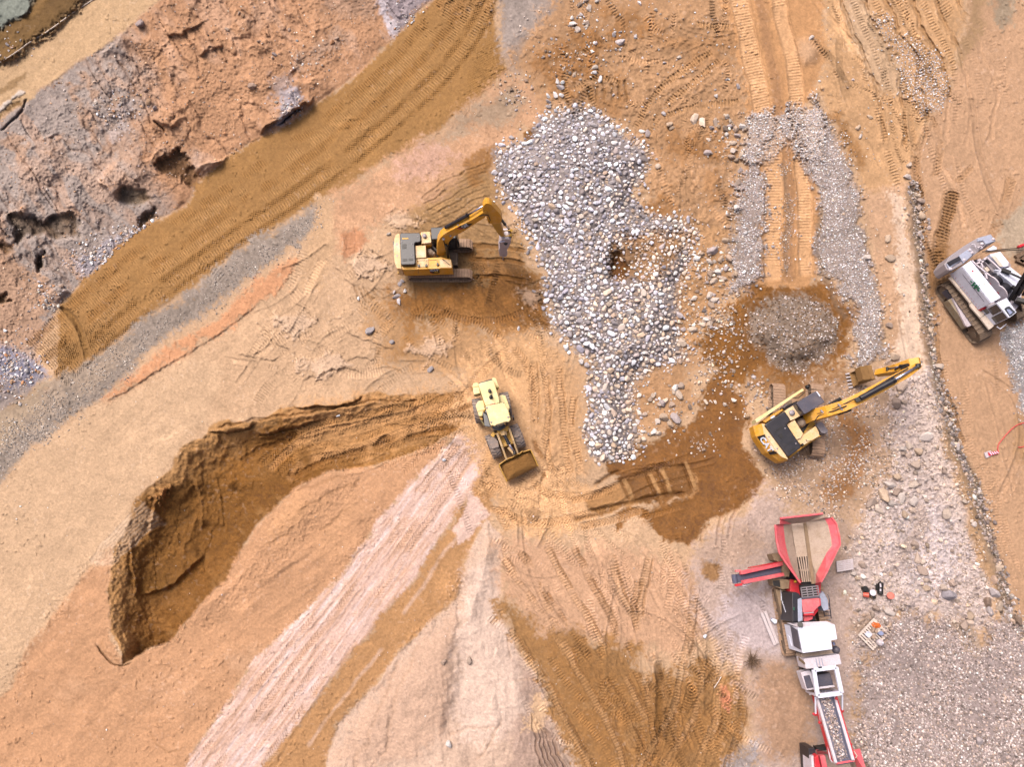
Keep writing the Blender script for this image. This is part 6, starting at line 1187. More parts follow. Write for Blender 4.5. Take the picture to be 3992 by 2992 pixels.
face_panel(cbt[0], cbt[3], .06, .5, .12, 1.0, 'side_window', 'glass', cbn); face_panel(cbt[0], cbt[3], .56, .96, .12, 1.25, 'door_window', 'glass', cbn); face_panel(cbt[0], cbt[3], .02, .3, 1.06, 1.4, 'lower_window', 'glass', cbn); face_panel(cbt[3], cbt[2], .08, .92, .1, 1.3, 'windscreen', 'glass', cbn)
MB().prism(QO([(1090, 1060), (1115, 1035), (1150, 1025), (1225, 1095), (1158, 1150)], 3.33), 3.29).build('roof_window', 'glass', cbn); MB().prism(QO([(1118, 1065), (1150, 1062), (1190, 1100), (1158, 1128)], 3.35), 3.33).build('roof_blind', 'blueplastic', cbn)
rail(cbn, [[Q(1000, 1270, 1.8), Q(1040, 1300, 1.8), Q(1115, 1240, 1.8)], [Q(1000, 1270, 2.3), Q(1040, 1300, 2.3), Q(1115, 1240, 2.3)]], .03, 'white')
cwt = prism(QO([(372, 525), (432, 432), (600, 310), (690, 255), (775, 205), (930, 160), (992, 245), (930, 280), (865, 300), (700, 440), (605, 515), (440, 612), (405, 588)], 2.75), 1.4, 'counterweight', 'steel', rg, .05)
for pts, mm in (([(545, 420), (690, 320), (720, 400), (640, 480), (605, 510)], 'grey_paint'), ([(775, 212), (928, 168), (985, 245), (870, 285), (840, 240), (770, 250)], 'grey_paint'), ([(400, 520), (560, 430), (590, 470), (430, 575)], 'grey_paint')): MB().prism(QO(pts, 2.85), 2.7).build('ballast_slab', mm, cwt, .03)
MB().bar(Q(420, 525, 2.9), Q(560, 450, 2.9), .3, .06).build('oil_stain_tray', 'black', cwt)
for q in ((670, 360), (700, 390), (820, 285), (808, 330), (440, 585), (952, 228), (605, 478)): MB().dome(Q(q[0], q[1], 2.8), .13, .16, 8).build('lifting_eye', 'white_dusty', cwt)
gh = MB(); gh.prism(QO([(700, 300), (800, 250), (830, 300), (760, 390), (720, 400)], 2.5), 2.0); gh.build('winch_bay', 'black_deep', rg); rail(rg, [[Q(695, 290, 3.0), Q(735, 280, 3.0), Q(748, 318, 3.0)], [Q(770, 330, 3.0), Q(800, 310, 3.0), Q(828, 330, 2.8)]], .04, 'white_dusty')
lt = MB()
for a_, b_ in (((745, 520), (840, 490)), ((790, 460), (830, 560)), ((700, 480), (760, 540)), ((760, 540), (920, 665)), ((840, 470), (880, 440)), ((880, 440), (1040, 590)), ((860, 620), (880, 700)), ((800, 500), (770, 470))): lt.bar(Q(*a_, 2.9), Q(*b_, 2.9), .1, .1)
lt.build('gantry_frame', 'white_dusty', rg); prism(QO([(840, 475), (882, 442), (1000, 575), (958, 620)], 2.6), 1.6, 'generator_set', 'steel', rg, .02)
for k in range(5): MB().bar(Q(858+k*9, 485+k*9, 2.62), Q(893+k*9, 462+k*9, 2.62), .06, .03).build('grille_bar', 'black', rg)
prism(QO([(850, 570), (895, 545), (930, 590), (885, 615)], 2.5), 1.6, 'control_box', 'cream', rg, .02); prism(QO([(805, 545), (850, 525), (870, 555), (825, 575)], 2.3), 1.6, 'valve_block', 'white_dusty', rg, .02); prism(QO([(735, 470), (800, 455), (850, 560), (890, 640), (840, 620)], 1.9), 1.6, 'machinery_floor', 'grey_dark', rg)
for (a_, b_) in (((925, 755), (1010, 695)), ((1020, 865), (1105, 808))):
    p0_, p1_ = Q(*a_, 2.4), Q(*b_, 2.4); dr = MB().tube([p0_, p1_], .46, 20).build('winch_drum', 'black', rg); dn = (p1_-p0_).normalized()
    MB().tube([p0_-dn*.08, p0_], .68, 24).build('drum_flange', 'white_dusty', dr); MB().tube([p1_, p1_+dn*.08], .68, 24).build('drum_flange', 'white_panel', dr)
    MB().tube([p0_-dn*.1, p0_-dn*.075], .12, 16).build('hub_mark', 'letter_red', dr)
prism(QO([(918, 402), (1044, 372), (1146, 500), (1136, 545), (1060, 560), (935, 440)], 2.95), 1.6, 'left_house', 'white', rg, .04); prism(QO([(935, 425), (985, 420), (1060, 520), (1080, 550), (1040, 552)], 3.0), 2.95, 'roof_gutter', 'cream', rg)
prism(QO([(1040, 590), (1165, 555), (1345, 700), (1345, 800), (1240, 800), (1100, 690), (1040, 640)], 3.05), 1.6, 'right_house', 'white', rg, .04); prism(QO([(1150, 500), (1175, 540), (1150, 562), (1130, 540)], 2.6), 1.6, 'fan_housing', 'steel', rg, .02)
prism(QO([(880, 350), (960, 300), (1000, 320), (1000, 350), (905, 360)], 2.7), 2.5, 'pulley_block', 'white', rg, .02)
bmn = MB(); u_ = (Q(1326, 660, 5.2)-Q(1150, 955, 2.6)).normalized()
A_0, A_1 = Q(1150, 955, 2.6), Q(1200, 950, 2.6); B_0 = A_0+u_*9; B_1 = A_1+u_*9
for a_, b_ in ((A_0, B_0), (A_1, B_1)): bmn.bar(a_, b_, .2, .2); bmn.bar(a_+Vector((0, 0, .9)), b_+Vector((0, 0, .9)), .16, .16)
for k in range(10):
    bmn.bar(A_0+u_*k*.9, A_1+u_*(k+1)*.9, .08, .08); bmn.bar(A_0+u_*k*.9+Vector((0, 0, .9)), A_0+u_*(k+1)*.9, .08, .08)
bmn.build('lattice_boom', 'black_deep', rg); MB().bar(Q(1060, 590, 3.2), Q(1160, 630, 3.3), .26, .2).build('boom_hoist_ram', 'black_deep', rg); MB().bar(Q(1160, 630, 3.3), Q(1345, 715, 3.6), .1, .1).build('boom_hoist_bar', 'black_deep', rg); MB().bar(Q(1235, 950, 2.2), Q(1345, 975, 2.4), .3, .3).build('boom_foot', 'black_deep', rg); MB().bar(Q(1180, 790, 3.2), Q(1235, 835, 3.2), .2, .2).build('boom_hinge', 'black_deep', rg)
rail(rg, [[Q(830, 375, 3.0), Q(1000, 352, 2.8), Q(1345, 322, 1.6)], [Q(870, 385, 3.0), Q(1010, 366, 2.8), Q(1345, 345, 1.6)]], .035, 'black_deep', 'hoist_rope')
ch = MB()
for k in range(9): ch.tube([Q(1210+k*9, 960+k*3, 2.0), Q(1240+k*9, 1040+k*12, .8), Q(1290+k*6, 1060+k*14, .2)], .05, 6)
ch.build('hanging_hoses', 'hose', rg)
for q, nm in (((772, 1022), 'red fuel can on the crane catwalk, the one nearer the emblem'), ((800, 1055), 'red fuel can on the crane catwalk, the one nearer the cab')):
    p = Q(*q, 1.75); m = MB().cyl(p, .2, 1.75, 2.1, 14); m.dome((p.x, p.y, 2.1), .2, .12, 14); o = bpy.data.objects.new('fuel_can', None); COL.objects.link(o); o.location = p; tag(o, nm, 'fuel can', 'red fuel cans on the catwalk')
    m.build('can', 'red', o); MB().cyl(p, .06, 2.2, 2.28, 8).build('cap', 'white_dusty', o)
m = MB(); m.tube([Q(1255, 322, .5), Q(1300, 300, .5), Q(1350, 290, .5)], .12, 10); tag(m.build('red_pipe', 'red', None), 'short red pipe end reaching in at the right edge above the white crane', 'pipe')
m = MB()
for a_, b_ in (((1225, 440), (1340, 375)), ((1230, 470), (1345, 520)), ((1280, 500), (1345, 440))): m.bar(Q(*a_, .15), Q(*b_, .15), .3, .2)
tag(m.build('timber_offcuts', 'twig', None), 'dark broken timber lying at the right edge beyond the white crane', 'timber')
# ================= red and white mobile crusher
K = cv(2820, 1980, 2.96); KS = cv(0, 0, 1); K6 = cv(3020, 2400, 3.173); V = cv(2940, 2480, 3.238); K3 = cv(2980, 2200, 6.909)
cr = thing('mobile_crusher', 'red and white mobile stone crusher with open feed hopper and conveyor, lower right', 'crusher', (*K(900, 1000, 0)[:2], 0))
crawler(cr, KS(3035, 2290, .6), KS(3078, 2560, .6), .6, 1.0, .2); crawler(cr, KS(3178, 2270, .6), KS(3225, 2545, .6), .6, 1.0, .2)
ch = MB(); ch.bar(KS(3080, 2050, 1.1), KS(3165, 2640, 1.1), 1.3, .5); ch.build('chassis', 'black', cr, .02)
hp = thing('feed_hopper', None, None, (0, 0, 0)); hp.name = 'feed_hopper'; hp.parent = cr; hp.location = (0, 0, 2.2)
def lerp3(a, b, t): return [p+(q-p)*t for p, q in zip(a, b)]
def strip3(e0, e1, t=.06):
    m = MB(); n = len(e0)
    for i in range(n-1): m.add(slab([e0[i], e0[i+1], e1[i+1], e1[i]], t).v, slab([e0[i], e0[i+1], e1[i+1], e1[i]], t).f)
    return m
lo_ = O(K, [(596, 200), (612, 380), (642, 522), (705, 620), (885, 868)], 3.7); li = O(K, [(785, 190), (812, 420), (846, 570), (868, 720), (900, 880)], 2.45)
ro = O(K, [(1250, 115), (1302, 190), (1336, 330), (1347, 425), (1310, 495), (1180, 765), (1125, 862)], 3.7); ri = O(K, [(945, 175), (962, 260), (985, 400), (995, 480), (1005, 570), (1040, 760), (1058, 880)], 2.45)
lm = lerp3(lo_, li, .5); rm = lerp3(ro, ri, .26); rm[-1] = ro[-1]+(ri[-1]-ro[-1])*.85; rm[-2] = ro[-2]+(ri[-2]-ro[-2])*.75; rm[-3] = ro[-3]+(ri[-3]-ro[-3])*.38
strip3(lo_, lm).build('left_wing', 'red_pale', hp); strip3(lm, li).build('left_liner', 'worn', hp); strip3(ro, rm).build('right_wing', 'red_pale', hp); strip3(rm, ri).build('right_liner', 'worn', hp)
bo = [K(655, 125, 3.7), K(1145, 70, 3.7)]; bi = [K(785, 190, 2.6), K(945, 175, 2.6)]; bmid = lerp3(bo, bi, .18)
strip3(bo, bmid).build('rear_rim', 'red_pale', hp); strip3(bmid, bi).build('rear_liner', 'worn', hp)
slab([K(1145, 70, 3.72), K(1165, 118, 3.72), K(1250, 115, 3.7), K(945, 175, 2.6)], .05).build('corner_liner', 'worn', hp); slab([K(655, 125, 3.7), K(655, 190, 3.72), K(596, 200, 3.7), K(785, 190, 2.6)], .05).build('corner_liner', 'red_pale', hp)
rimb = MB()
for a_, b_ in zip(lo_[:-1], lo_[1:]): rimb.bar(a_, b_, .08, .12)
for a_, b_ in zip(ro[:-1], ro[1:]): rimb.bar(a_, b_, .08, .12)
rimb.bar(bo[0], bo[1], .1, .14); rimb.build('rim_bar', 'red_pale', hp)
sk = MB()
for a_, b_ in zip(lo_[:-1], lo_[1:]): sk.add([a_-Vector((0, 0, .05)), b_-Vector((0, 0, .05)), b_+Vector((.9, 0, -1.7)), a_+Vector((.9, 0, -1.7))], [(0, 1, 2, 3)])
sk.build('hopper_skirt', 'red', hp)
slab(O(K, [(785, 188), (940, 175), (992, 562), (845, 574)], 2.42), .08).build('feeder_pan', 'worn', hp); slab(O(K, [(925, 178), (962, 174), (1058, 880), (1020, 884)], 2.5), .06).build('pan_side', 'worn_dark', hp)
gb = MB()
for k in range(5):
    u = (k+.5)/5; gb.bar(K(847+u*143, 572-u*8, 2.42), K(880+u*120, 725-u*5, 2.4), .065, .1); gb.bar(K(880+u*125, 728-u*5, 2.36), K(900+u*112, 860-u*4, 2.33), .065, .1)
gb.bar(K(878, 726, 2.34), K(1005, 718, 2.34), .12, .08); gb.build('grizzly_bars', 'worn', hp); slab(O(K, [(845, 574), (992, 562), (1020, 884), (895, 886)], 2.05), .05).build('grizzly_tray', 'black_deep', hp)
prism(O(K, [(780, 830), (850, 845), (905, 890), (1060, 870), (1130, 865), (1115, 1040), (900, 1065), (860, 985), (770, 975)], 1.9), 1.0, 'jaw_frame', 'red', cr, .02)
prism(O(K, [(882, 895), (1062, 880), (1092, 1015), (905, 1045)], 2.1), 1.2, 'jaw_mouth', 'black_deep', cr)
MB().dome(K(830, 855, 2.1), .09, .14, 8).build('warning_lamp', 'letter_gold', cr)
pf = MB()
for k in range(5): pf.bar(K(888+k*3, 928+k*28, 2.7), K(1095+k*5, 905+k*28, 2.7), .05, .05)
for k in range(4): pf.bar(K(893+k*65, 926-k*7, 2.7), K(912+k*65, 1040-k*7, 2.7), .05, .05)
pf.build('service_platform', 'steel', cr); prism(O(K, [(895, 1042), (1110, 1020), (1118, 1042), (900, 1064)], 2.75), 2.5, 'platform_edge', 'grey_dark', cr)
jw = prism(O(K, [(902, 1068), (1106, 1046), (1120, 1130), (1084, 1162), (1045, 1205), (920, 1215)], 2.9), 1.2, 'jaw_housing', 'red_pale', cr, .04); prism(O(K, [(1095, 1060), (1122, 1050), (1128, 1130), (1100, 1150)], 2.7), 1.4, 'flywheel_guard', 'red', cr, .02)
for k in range(3): MB().bar(K(922, 1190+k*24, 2.7), K(1040-k*4, 1182+k*24, 2.7), .12, .12).build('cross_beam', ('worn_dark', 'white_dusty', 'red')[k], cr)
MB().bar(K(1085, 1165, 2.6), K(1030, 1245, 2.4), .14, .16).build('brace', 'red', cr); prism(O(K, [(920, 1258), (1038, 1245), (1030, 1290), (980, 1312), (935, 1318)], 2.4), 1.3, 'discharge_cover', 'red_pale', cr, .03)
et = O(K, [(792, 985), (832, 976), (875, 995), (905, 1050), (915, 1308), (800, 1328)], 3.0); eh_ = prism(et, 1.0, 'engine_housing', 'black', cr, .04); prism(O(K, [(858, 1062), (892, 1045), (905, 1052), (916, 1306), (862, 1322)], 3.04), 3.0, 'housing_edge', 'grey_paint', eh_, .02)
K3a, K3b = et[0], et[5]; ed = K3b-K3a
for u0, u1, v0, v1, mm in ((420, 465, 690, 990, 'letter_white'), (470, 495, 1000, 1075, 'letter_white'), (486, 520, 1085, 1130, 'letter_white'), (505, 545, 1145, 1190, 'letter_white'), (522, 560, 1200, 1250, 'letter_white'), (545, 575, 1260, 1305, 'letter_white'), (780, 800, 1165, 1250, 'green')):
    plate(K3, [(u0, v0), (u0+18, v0), (u1, v1), (u1-20, v1)], K3a+Vector((-.03, 0, 0)), ed, 0, .02).build('side_marking', mm, eh_)
prism(O(K, [(560, 838), (660, 822), (780, 838), (782, 935), (680, 945), (575, 905)], 1.7), .9, 'hydraulic_tank', 'worn_dark', cr, .03); prism(O(K, [(570, 845), (650, 838), (660, 920), (580, 905)], 1.75), 1.68, 'tank_vents', 'black_deep', cr)
prism(O(K, [(560, 540), (660, 520), (770, 740), (760, 800), (690, 800), (680, 650), (590, 610)], 2.0), 1.0, 'chute_frame', 'worn_dark', cr, .02)
prism(O(K, [(600, 940), (760, 960), (790, 1320), (740, 1330), (690, 1310)], 1.25), .9, 'side_walkway', 'worn_dark', cr)
prism(O(K, [(1108, 1015), (1150, 965), (1175, 1010), (1205, 1065), (1215, 1180), (1160, 1195), (1130, 1140), (1115, 1060)], 2.1), 1.2, 'right_walkway', 'grey_paint', cr, .02)
rail(cr, [[K(1170, 1105, 2), K(1225, 1110, 2), K(1245, 1280, 1)], [K(1150, 1150, 2), K(1170, 1260, 1.0)]]+[[K(1160+k*5, 1120+k*42, 1.9-k*.25), K(1228+k*5, 1130+k*40, 1.9-k*.25)] for k in range(4)], .03, 'grey_dark', 'ladder')
rail(cr, [[K(1205, 1000, 2.6), K(1225, 1060, 2.6), K(1222, 1110, 2.2)], [K(1190, 1290, 1.0), K(1240, 1310, 1.0)]], .025, 'grey_dark')
# white engine module
wr = O(K6, [(285, 152), (745, 120), (776, 300), (700, 315), (716, 424), (350, 472)], 3.25); wm = prism(wr, 1.1, 'engine_module', 'white', cr, .03)
slab([K6(152, 98, 2.3), K6(320, 90, 2.9), K6(640, 75, 3.0), K6(746, 118, 3.2), K6(285, 150, 3.2)], .1).build('rear_cover', 'white_dusty', wm)
wa, wb = wr[0], wr[5]; wd_ = wb-wa
plate(K6, [(192, 135), (276, 188), (320, 430), (234, 384)], wa+Vector((-.02, 0, 0)), wd_, .02, .04).build('side_grille', 'grey_dark', wm); plate(K6, [(150, 240), (178, 262), (205, 380), (185, 375)], wa+Vector((-.02, 0, 0)), wd_, .02, .04).build('door_panel', 'white_panel', wm)
MB().tube([K6(315, 120, 2.9), K6(318, 118, 3.4)], .16, 14).build('exhaust', 'black_deep', wm); MB().tube([K6(722, 330, 2.4), K6(738, 370, 2.4)], .1, 10).build('filter_can', 'chrome', wm); MB().dome(K6(755, 430, 2.0), .25, .3, 10).build('air_filter', 'grey_dark', wm)
prism(O(K6, [(330, 480), (720, 432), (805, 468), (800, 490), (360, 545), (320, 520)], 2.0), 1.2, 'rear_ledge', 'worn', cr)
w2t = O(K6, [(358, 540), (800, 484), (830, 608), (450, 662), (388, 668)], 2.55); w2 = prism(w2t, 1.4, 'tail_box', 'white_dusty', cr, .03); plate(K6, [(290, 520), (355, 575), (372, 600), (365, 612), (300, 560)], w2t[0]+Vector((-.02, 0, 0)), w2t[4]-w2t[0], .02, .04).build('side_slot', 'worn_dark', w2)
for x in (508, 545, 580): MB().bar(K6(x, 535, 2.57), K6(x+22, 640, 2.57), .04, .04).build('latch_bar', 'grey_paint', w2)
MB().prism(O(K6, [(540, 642), (585, 637), (587, 655), (545, 660)], 2.62), 2.5).build('latch', 'black', w2)
gf = MB(); fr4 = O(V, [(752, 432), (1030, 395), (1100, 722), (800, 762)], 2.5)
for i in range(4): gf.bar(fr4[i], fr4[(i+1) % 4], .24, .2)
gf.build('conveyor_gantry', 'white', cr, .02)
for i in (2, 3): MB().bar(fr4[i], fr4[i]-Vector((0, 0, 1.6)), .12, .12).build('gantry_leg', 'white_dusty', cr)
prism(O(V, [(775, 502), (960, 472), (1003, 630), (805, 662)], 1.9), 1.2, 'magnet_box', 'grey_dark', cr, .02); MB().bar(V(808, 662, 2.0), V(1010, 636, 2.0), .1, .08).build('cross_bar', 'white_dusty', cr)
prism(O(V, [(588, 470), (700, 432), (722, 470), (770, 680), (662, 692)], 1.9), 1.2, 'hatch_box', 'white_dusty', cr, .02); prism(O(V, [(625, 512), (700, 498), (752, 655), (668, 672)], 1.95), 1.88, 'hatch_screen', 'grey_dark', cr)
for a_, b_ in (((772, 775), (776, 985)), ((1112, 735), (1112, 940))): rd = MB().bar(V(*a_, 2.0), V(*b_, 1.6), .08, .08).build('support_strut', 'white', cr); MB().dome(V(b_[0]-4, b_[1]+8, 1.5), .12, .14, 8).build('strut_foot', 'red', rd)
# main conveyor
z0_, z1_ = 1.5, 3.6
bl = slab([V(790, 690, z0_), V(960, 690, z0_), V(1222, 1578, z1_), V(1042, 1606, z1_)], .12).build('main_belt', 'belt_stone', cr)
slab([V(955, 700, z0_+.05), V(985, 690, z0_+.15), V(1232, 1570, z1_+.15), V(1205, 1580, z1_+.05)], .04).build('belt_skirt', 'belt', bl); slab([V(805, 760, z0_+.03), V(822, 760, z0_+.02), V(1052, 1600, z1_+.02), V(1036, 1605, z1_+.03)], .03).build('belt_skirt', 'belt', bl)
ra_ = MB().bar(V(785, 770, z0_+.15), V(1030, 1612, z1_+.15), .14, .16).build('side_rail', 'white_dusty', cr); MB().add([V(778, 770, z0_+.1), V(1024, 1612, z1_+.1), V(1024, 1612, z1_+.1)-Vector((0, 0, .75)), V(778, 770, z0_+.1)-Vector((0, 0, .6)), V(784, 770, z0_+.1), V(1030, 1612, z1_+.1), V(1030, 1612, z1_+.1)-Vector((0, 0, .75)), V(784, 770, z0_+.1)-Vector((0, 0, .6))], [(0, 1, 2, 3), (7, 6, 5, 4), (0, 4, 5, 1), (1, 5, 6, 2), (2, 6, 7, 3), (3, 7, 4, 0)]).build('side_girder', 'red', ra_)
rb_ = MB().bar(V(1000, 735, z0_+.15), V(1246, 1575, z1_+.15), .16, .16).build('side_rail', 'white_dusty', cr); MB().bar(V(1005, 735, z0_-.2), V(1250, 1575, z1_-.2), .1, .5).build('side_girder', 'red', rb_)
MB().bar(V(1030, 1612, z1_), V(1262, 1575, z1_), .1, .14).build('head_bar', 'red_pale', cr); hr_ = MB().tube([V(1036, 1600, z1_-.1), V(1228, 1570, z1_-.1)], .16, 12).build('head_roller', 'belt', cr)
cbv = MB(); cbv.tube([V(700, 745, 1.6), V(760, 735, 1.4), V(785, 800, 1.6), V(850, 1120, 2.1), V(920, 1330, 2.6), V(960, 1560, 3.2), V(985, 1600, 3.2)], .04, 6); cbv.build('control_cable', 'white_dusty', cr)
for q in ((825, 1100), (752, 990), (1035, 795), (1222, 1375)): MB().dome(V(q[0], q[1], 2.2), .09, .1, 6).build('idler_bracket', 'red', cr)
r = np.random.default_rng(8); VV, FF, CC, o_ = [], [], [], 0
for k in range(520):
    u, v_ = r.uniform(.02, .99), np.clip(r.normal()*.22+.5, .08, .92); a_, b_ = V(800, 700, z0_).lerp(V(1050, 1602, z1_), u), V(950, 690, z0_).lerp(V(1200, 1580, z1_), u); q = a_.lerp(b_, v_); v, f = ROCK1[r.integers(10)]
    VV.append(v@rotm(r).T*r.uniform(.03, .075)+np.array([q.x-cr.location.x, q.y-cr.location.y, q.z+.04])); FF.append(f+o_); o_ += len(v); CC.append(np.tile(pick('field', r, .2)*.8, (len(v), 1)))
me = fastmesh('belt_load', np.concatenate(VV), np.concatenate(FF), np.concatenate(CC)); me.materials.append(M['stones']); ob = bpy.data.objects.new('belt_load', me); COL.objects.link(ob); ob.parent = cr; ob['kind'] = 'stuff'
# side conveyor
S5 = cv(2820, 2170, 4.139)
sb_ = slab([S5(168, 300, 2.5), S5(948, 150, 1.7), S5(965, 275, 1.7), S5(190, 438, 2.5)], .12).build('side_belt', 'belt', cr)
for a_, b_ in (((272, 270), (942, 122)), ((308, 420), (962, 292))): MB().bar(S5(*a_, 2.62), S5(*b_, 1.85), .22, .3).build('side_rail', 'red_pale', cr, .02)
MB().bar(S5(190, 240, 2.6), S5(280, 235, 2.6), .12, .16).build('tensioner', 'red_pale', cr); MB().bar(S5(185, 470, 2.6), S5(300, 455, 2.6), .14, .16).build('tensioner', 'red', cr); MB().tube([S5(170, 295, 2.42), S5(192, 440, 2.42)], .17, 12).build('end_roller', 'belt', cr)
MB().tube([S5(220, 490, 2.5), S5(330, 475, 2.5), S5(450, 438, 2.4)], .05, 6).build('cable', 'white_dusty', cr); MB().bar(S5(420, 185, 2.3), S5(940, 85, 1.8), .05, .4).build('guard_plate', 'red', cr)
# ================= second red machine under the conveyor head
sc_ = thing('screening_plant', 'red machine with open intake box under the end of the long conveyor, bottom edge', 'screening plant', (*V(1050, 1640, 0)[:2], 0))
def VO(pts, z): return O(V, pts, z)
slab([V(1235, 1450, 2.3), V(1335, 1432, 2.4), V(1450, 1800, 2.4), V(1330, 1800, 1.5)], .08).build('right_flap', 'red_pale', sc_); slab([V(1230, 1452, 2.3), V(1210, 1600, 1.2), V(1290, 1800, 1.2), V(1335, 1800, 1.6)], .06).build('right_liner', 'worn', sc_)
slab([V(780, 1438, 2.3), V(952, 1482, 1.9), V(952, 1496, 1.4), V(800, 1500, 1.6)], .06).build('rear_flap', 'red_pale', sc_); prism(VO([(688, 1428), (765, 1420), (780, 1500), (765, 1545), (730, 1600), (740, 1800), (715, 1800)], 2.0), .6, 'power_unit', 'black', sc_, .03)
prism(VO([(722, 1525), (770, 1520), (780, 1800), (735, 1800)], 2.3), 1.0, 'motor_cover', 'white_dusty', sc_, .04); prism(VO([(765, 1540), (808, 1508), (870, 1800), (785, 1800)], 2.5), 1.0, 'left_side', 'red', sc_, .03); slab(VO([(850, 1505), (1225, 1475), (1300, 1800), (900, 1800)], 1.0), .1).build('intake_floor', 'worn', sc_); MB().bar(V(848, 1508, 2.2), V(905, 1800, 2.2), .3, .3).build('left_beam', 'red_pale', sc_); MB().bar(V(770, 1425, 1.9), V(955, 1402, 1.9), .2, .5).build('rear_beam', 'black_deep', sc_)
rail(sc_, [[V(1245, 1465, 2.4), V(1262, 1462, 2.8), V(1300, 1520, 2.8), V(1285, 1540, 2.8), V(1260, 1535, 2.4)]], .03, 'cream')
r = np.random.default_rng(9); it = [(1629+r.normal()*11, 1650+r.normal()*16, r.uniform(1.5, 2.8), pick('field', r)) for k in range(150)]
# ================= small things on the yard
PL = cv(3320, 2380, 10.36)
def bil(c, u, v): return (c[0]*(1-u)+c[1]*u)*(1-v)+(c[3]*(1-u)+c[2]*u)*v
def pallet(corners, n, mb_, label, m, hz=.14, gap=.30):
    o = thing('pallet', label, 'pallet', tuple(sum(corners, Vector())/4-Vector((0, 0, hz))), 'pallets in the dusty yard')
    for k in range(n):
        v0, v1 = k/n, (k+1-gap)/n if k < n-1 else 1.0
        slab([bil(corners, 0, v0), bil(corners, 1, v0), bil(corners, 1, v1), bil(corners, 0, v1)], .025).build('board', m, o)
    for u in (.02, .47, .90): 
        a = [bil(corners, u, 0), bil(corners, u+.08, 0), bil(corners, u+.08, 1), bil(corners, u, 1)]; slab([p-Vector((0, 0, .03)) for p in a], hz-.03).build('stringer', m, o)
    return o
zp = .32
pallet([PL(260, 1015, zp), PL(870, 1640, zp), PL(1540, 975, zp), PL(900, 320, zp)], 9, None, 'wooden pallet loaded with odds and ends on the edge of the chippings', 'wood', .15, .42)
C7 = cv(3240, 2150, 6.344)
pallet([C7(135, 256, .3), C7(545, 186, .3), C7(560, 450, .3), C7(150, 522, .3)], 6, None, 'bare dusty grey pallet beside the red hopper of the crusher', 'wood_grey', .15, .16)
def ring(c, Rr, r_, n=22, tilt=0.0, sq=1.0):
    return [Vector((c[0]+Rr*math.cos(2*math.pi*k/n), c[1]+Rr*sq*math.sin(2*math.pi*k/n), c[2]+tilt*math.sin(2*math.pi*k/n*2))) for k in range(n+1)]
m = MB()
for k in range(4): c = PL(930+k*55, 600+(k % 2)*40, zp+.05+k*.01); m.tube(ring(c, .16-.015*k, .03, 18, .02, .8), .035, 6)
tag(m.build('lifting_sling', 'orange', None), 'bundle of orange lifting sling on the loaded pallet', 'sling')
m = MB()
for k in range(3): m.tube(ring(PL(1362, 765, .12+k*.04), .155-.01*k, .02, 20), .035, 6)
tag(m.build('hose_coil', 'cream', None), 'pale coiled hose lying against the edge of the loaded pallet', 'hose')
def open_box(pts, z0, z1, nm, m_, label, cat_, t=.03):
    o = thing(nm, label, cat_, tuple(sum(pts, Vector())/len(pts)))
    fl_ = MB().prism([Vector((p.x, p.y, z0+.02)) for p in pts], z0).build('base', m_, o)
    mb = MB(); k = len(pts)
    for i in range(k): wall(mb, Vector((pts[i].x, pts[i].y, z1)), Vector((pts[(i+1) % k].x, pts[(i+1) % k].y, z1)), z0, z1, t)
    mb.build('rim', m_, o); return o
open_box(O(PL, [(530, 985), (640, 868), (790, 980), (660, 1100)], zp), zp+.01, zp+.12, 'tray', 'white', 'open white tray on the corner of the loaded pallet', 'tray')
tag(MB().prism(O(PL, [(1085, 900), (1230, 850), (1320, 960), (1240, 1040), (1100, 1000)], zp+.28), zp).build('canister', 'blueplastic', None, .03), 'pale blue grey canister on the loaded pallet', 'canister')
jg = thing('jug', 'round pale grey jug on the loaded pallet', 'jug', tuple(PL(1075, 1300, zp))); q = PL(1075, 1300, zp); f = MB().cyl(q, .2, zp, zp+.3, 18); f.dome((q.x, q.y, zp+.3), .2, .12, 18); f.build('body', 'steel_pale', jg, 0, True); MB().cyl((q.x+.05, q.y), .05, zp+.4, zp+.48, 10).build('cap', 'white', jg)
for pts, lb in (([(820, 880), (870, 700), (950, 715), (900, 900)], 'narrow tan carton on the loaded pallet beside the orange sling'), ([(930, 880), (1000, 750), (1080, 790), (1060, 920), (1000, 945)], 'wider tan carton on the loaded pallet below the orange sling'), ([(820, 1160), (850, 1000), (960, 1000), (990, 1060), (940, 1180)], 'pinkish carton in the middle of the loaded pallet'), ([(1230, 1300), (1350, 1260), (1380, 1330), (1250, 1390)], 'pale carton beside the round grey jug')):
    o = tag(MB().prism(O(PL, pts, zp+.2), zp).build('carton', 'tan', None, .015), lb, 'carton')
tag(MB().tube([PL(600, 1330, .2), PL(640, 1150, zp+.04), PL(760, 1180, zp+.04), PL(900, 1400, zp+.03), PL(1080, 1480, .1), PL(1300, 1500, .06), PL(1560, 1460, .06), PL(1720, 1350, .06), PL(1800, 1200, .06), PL(1825, 1120, .06)], .035, 8).build('hose', 'cream', None), 'cream hose trailing from the loaded pallet across the chippings', 'hose')
B = cv(3340, 2240, 13.82)
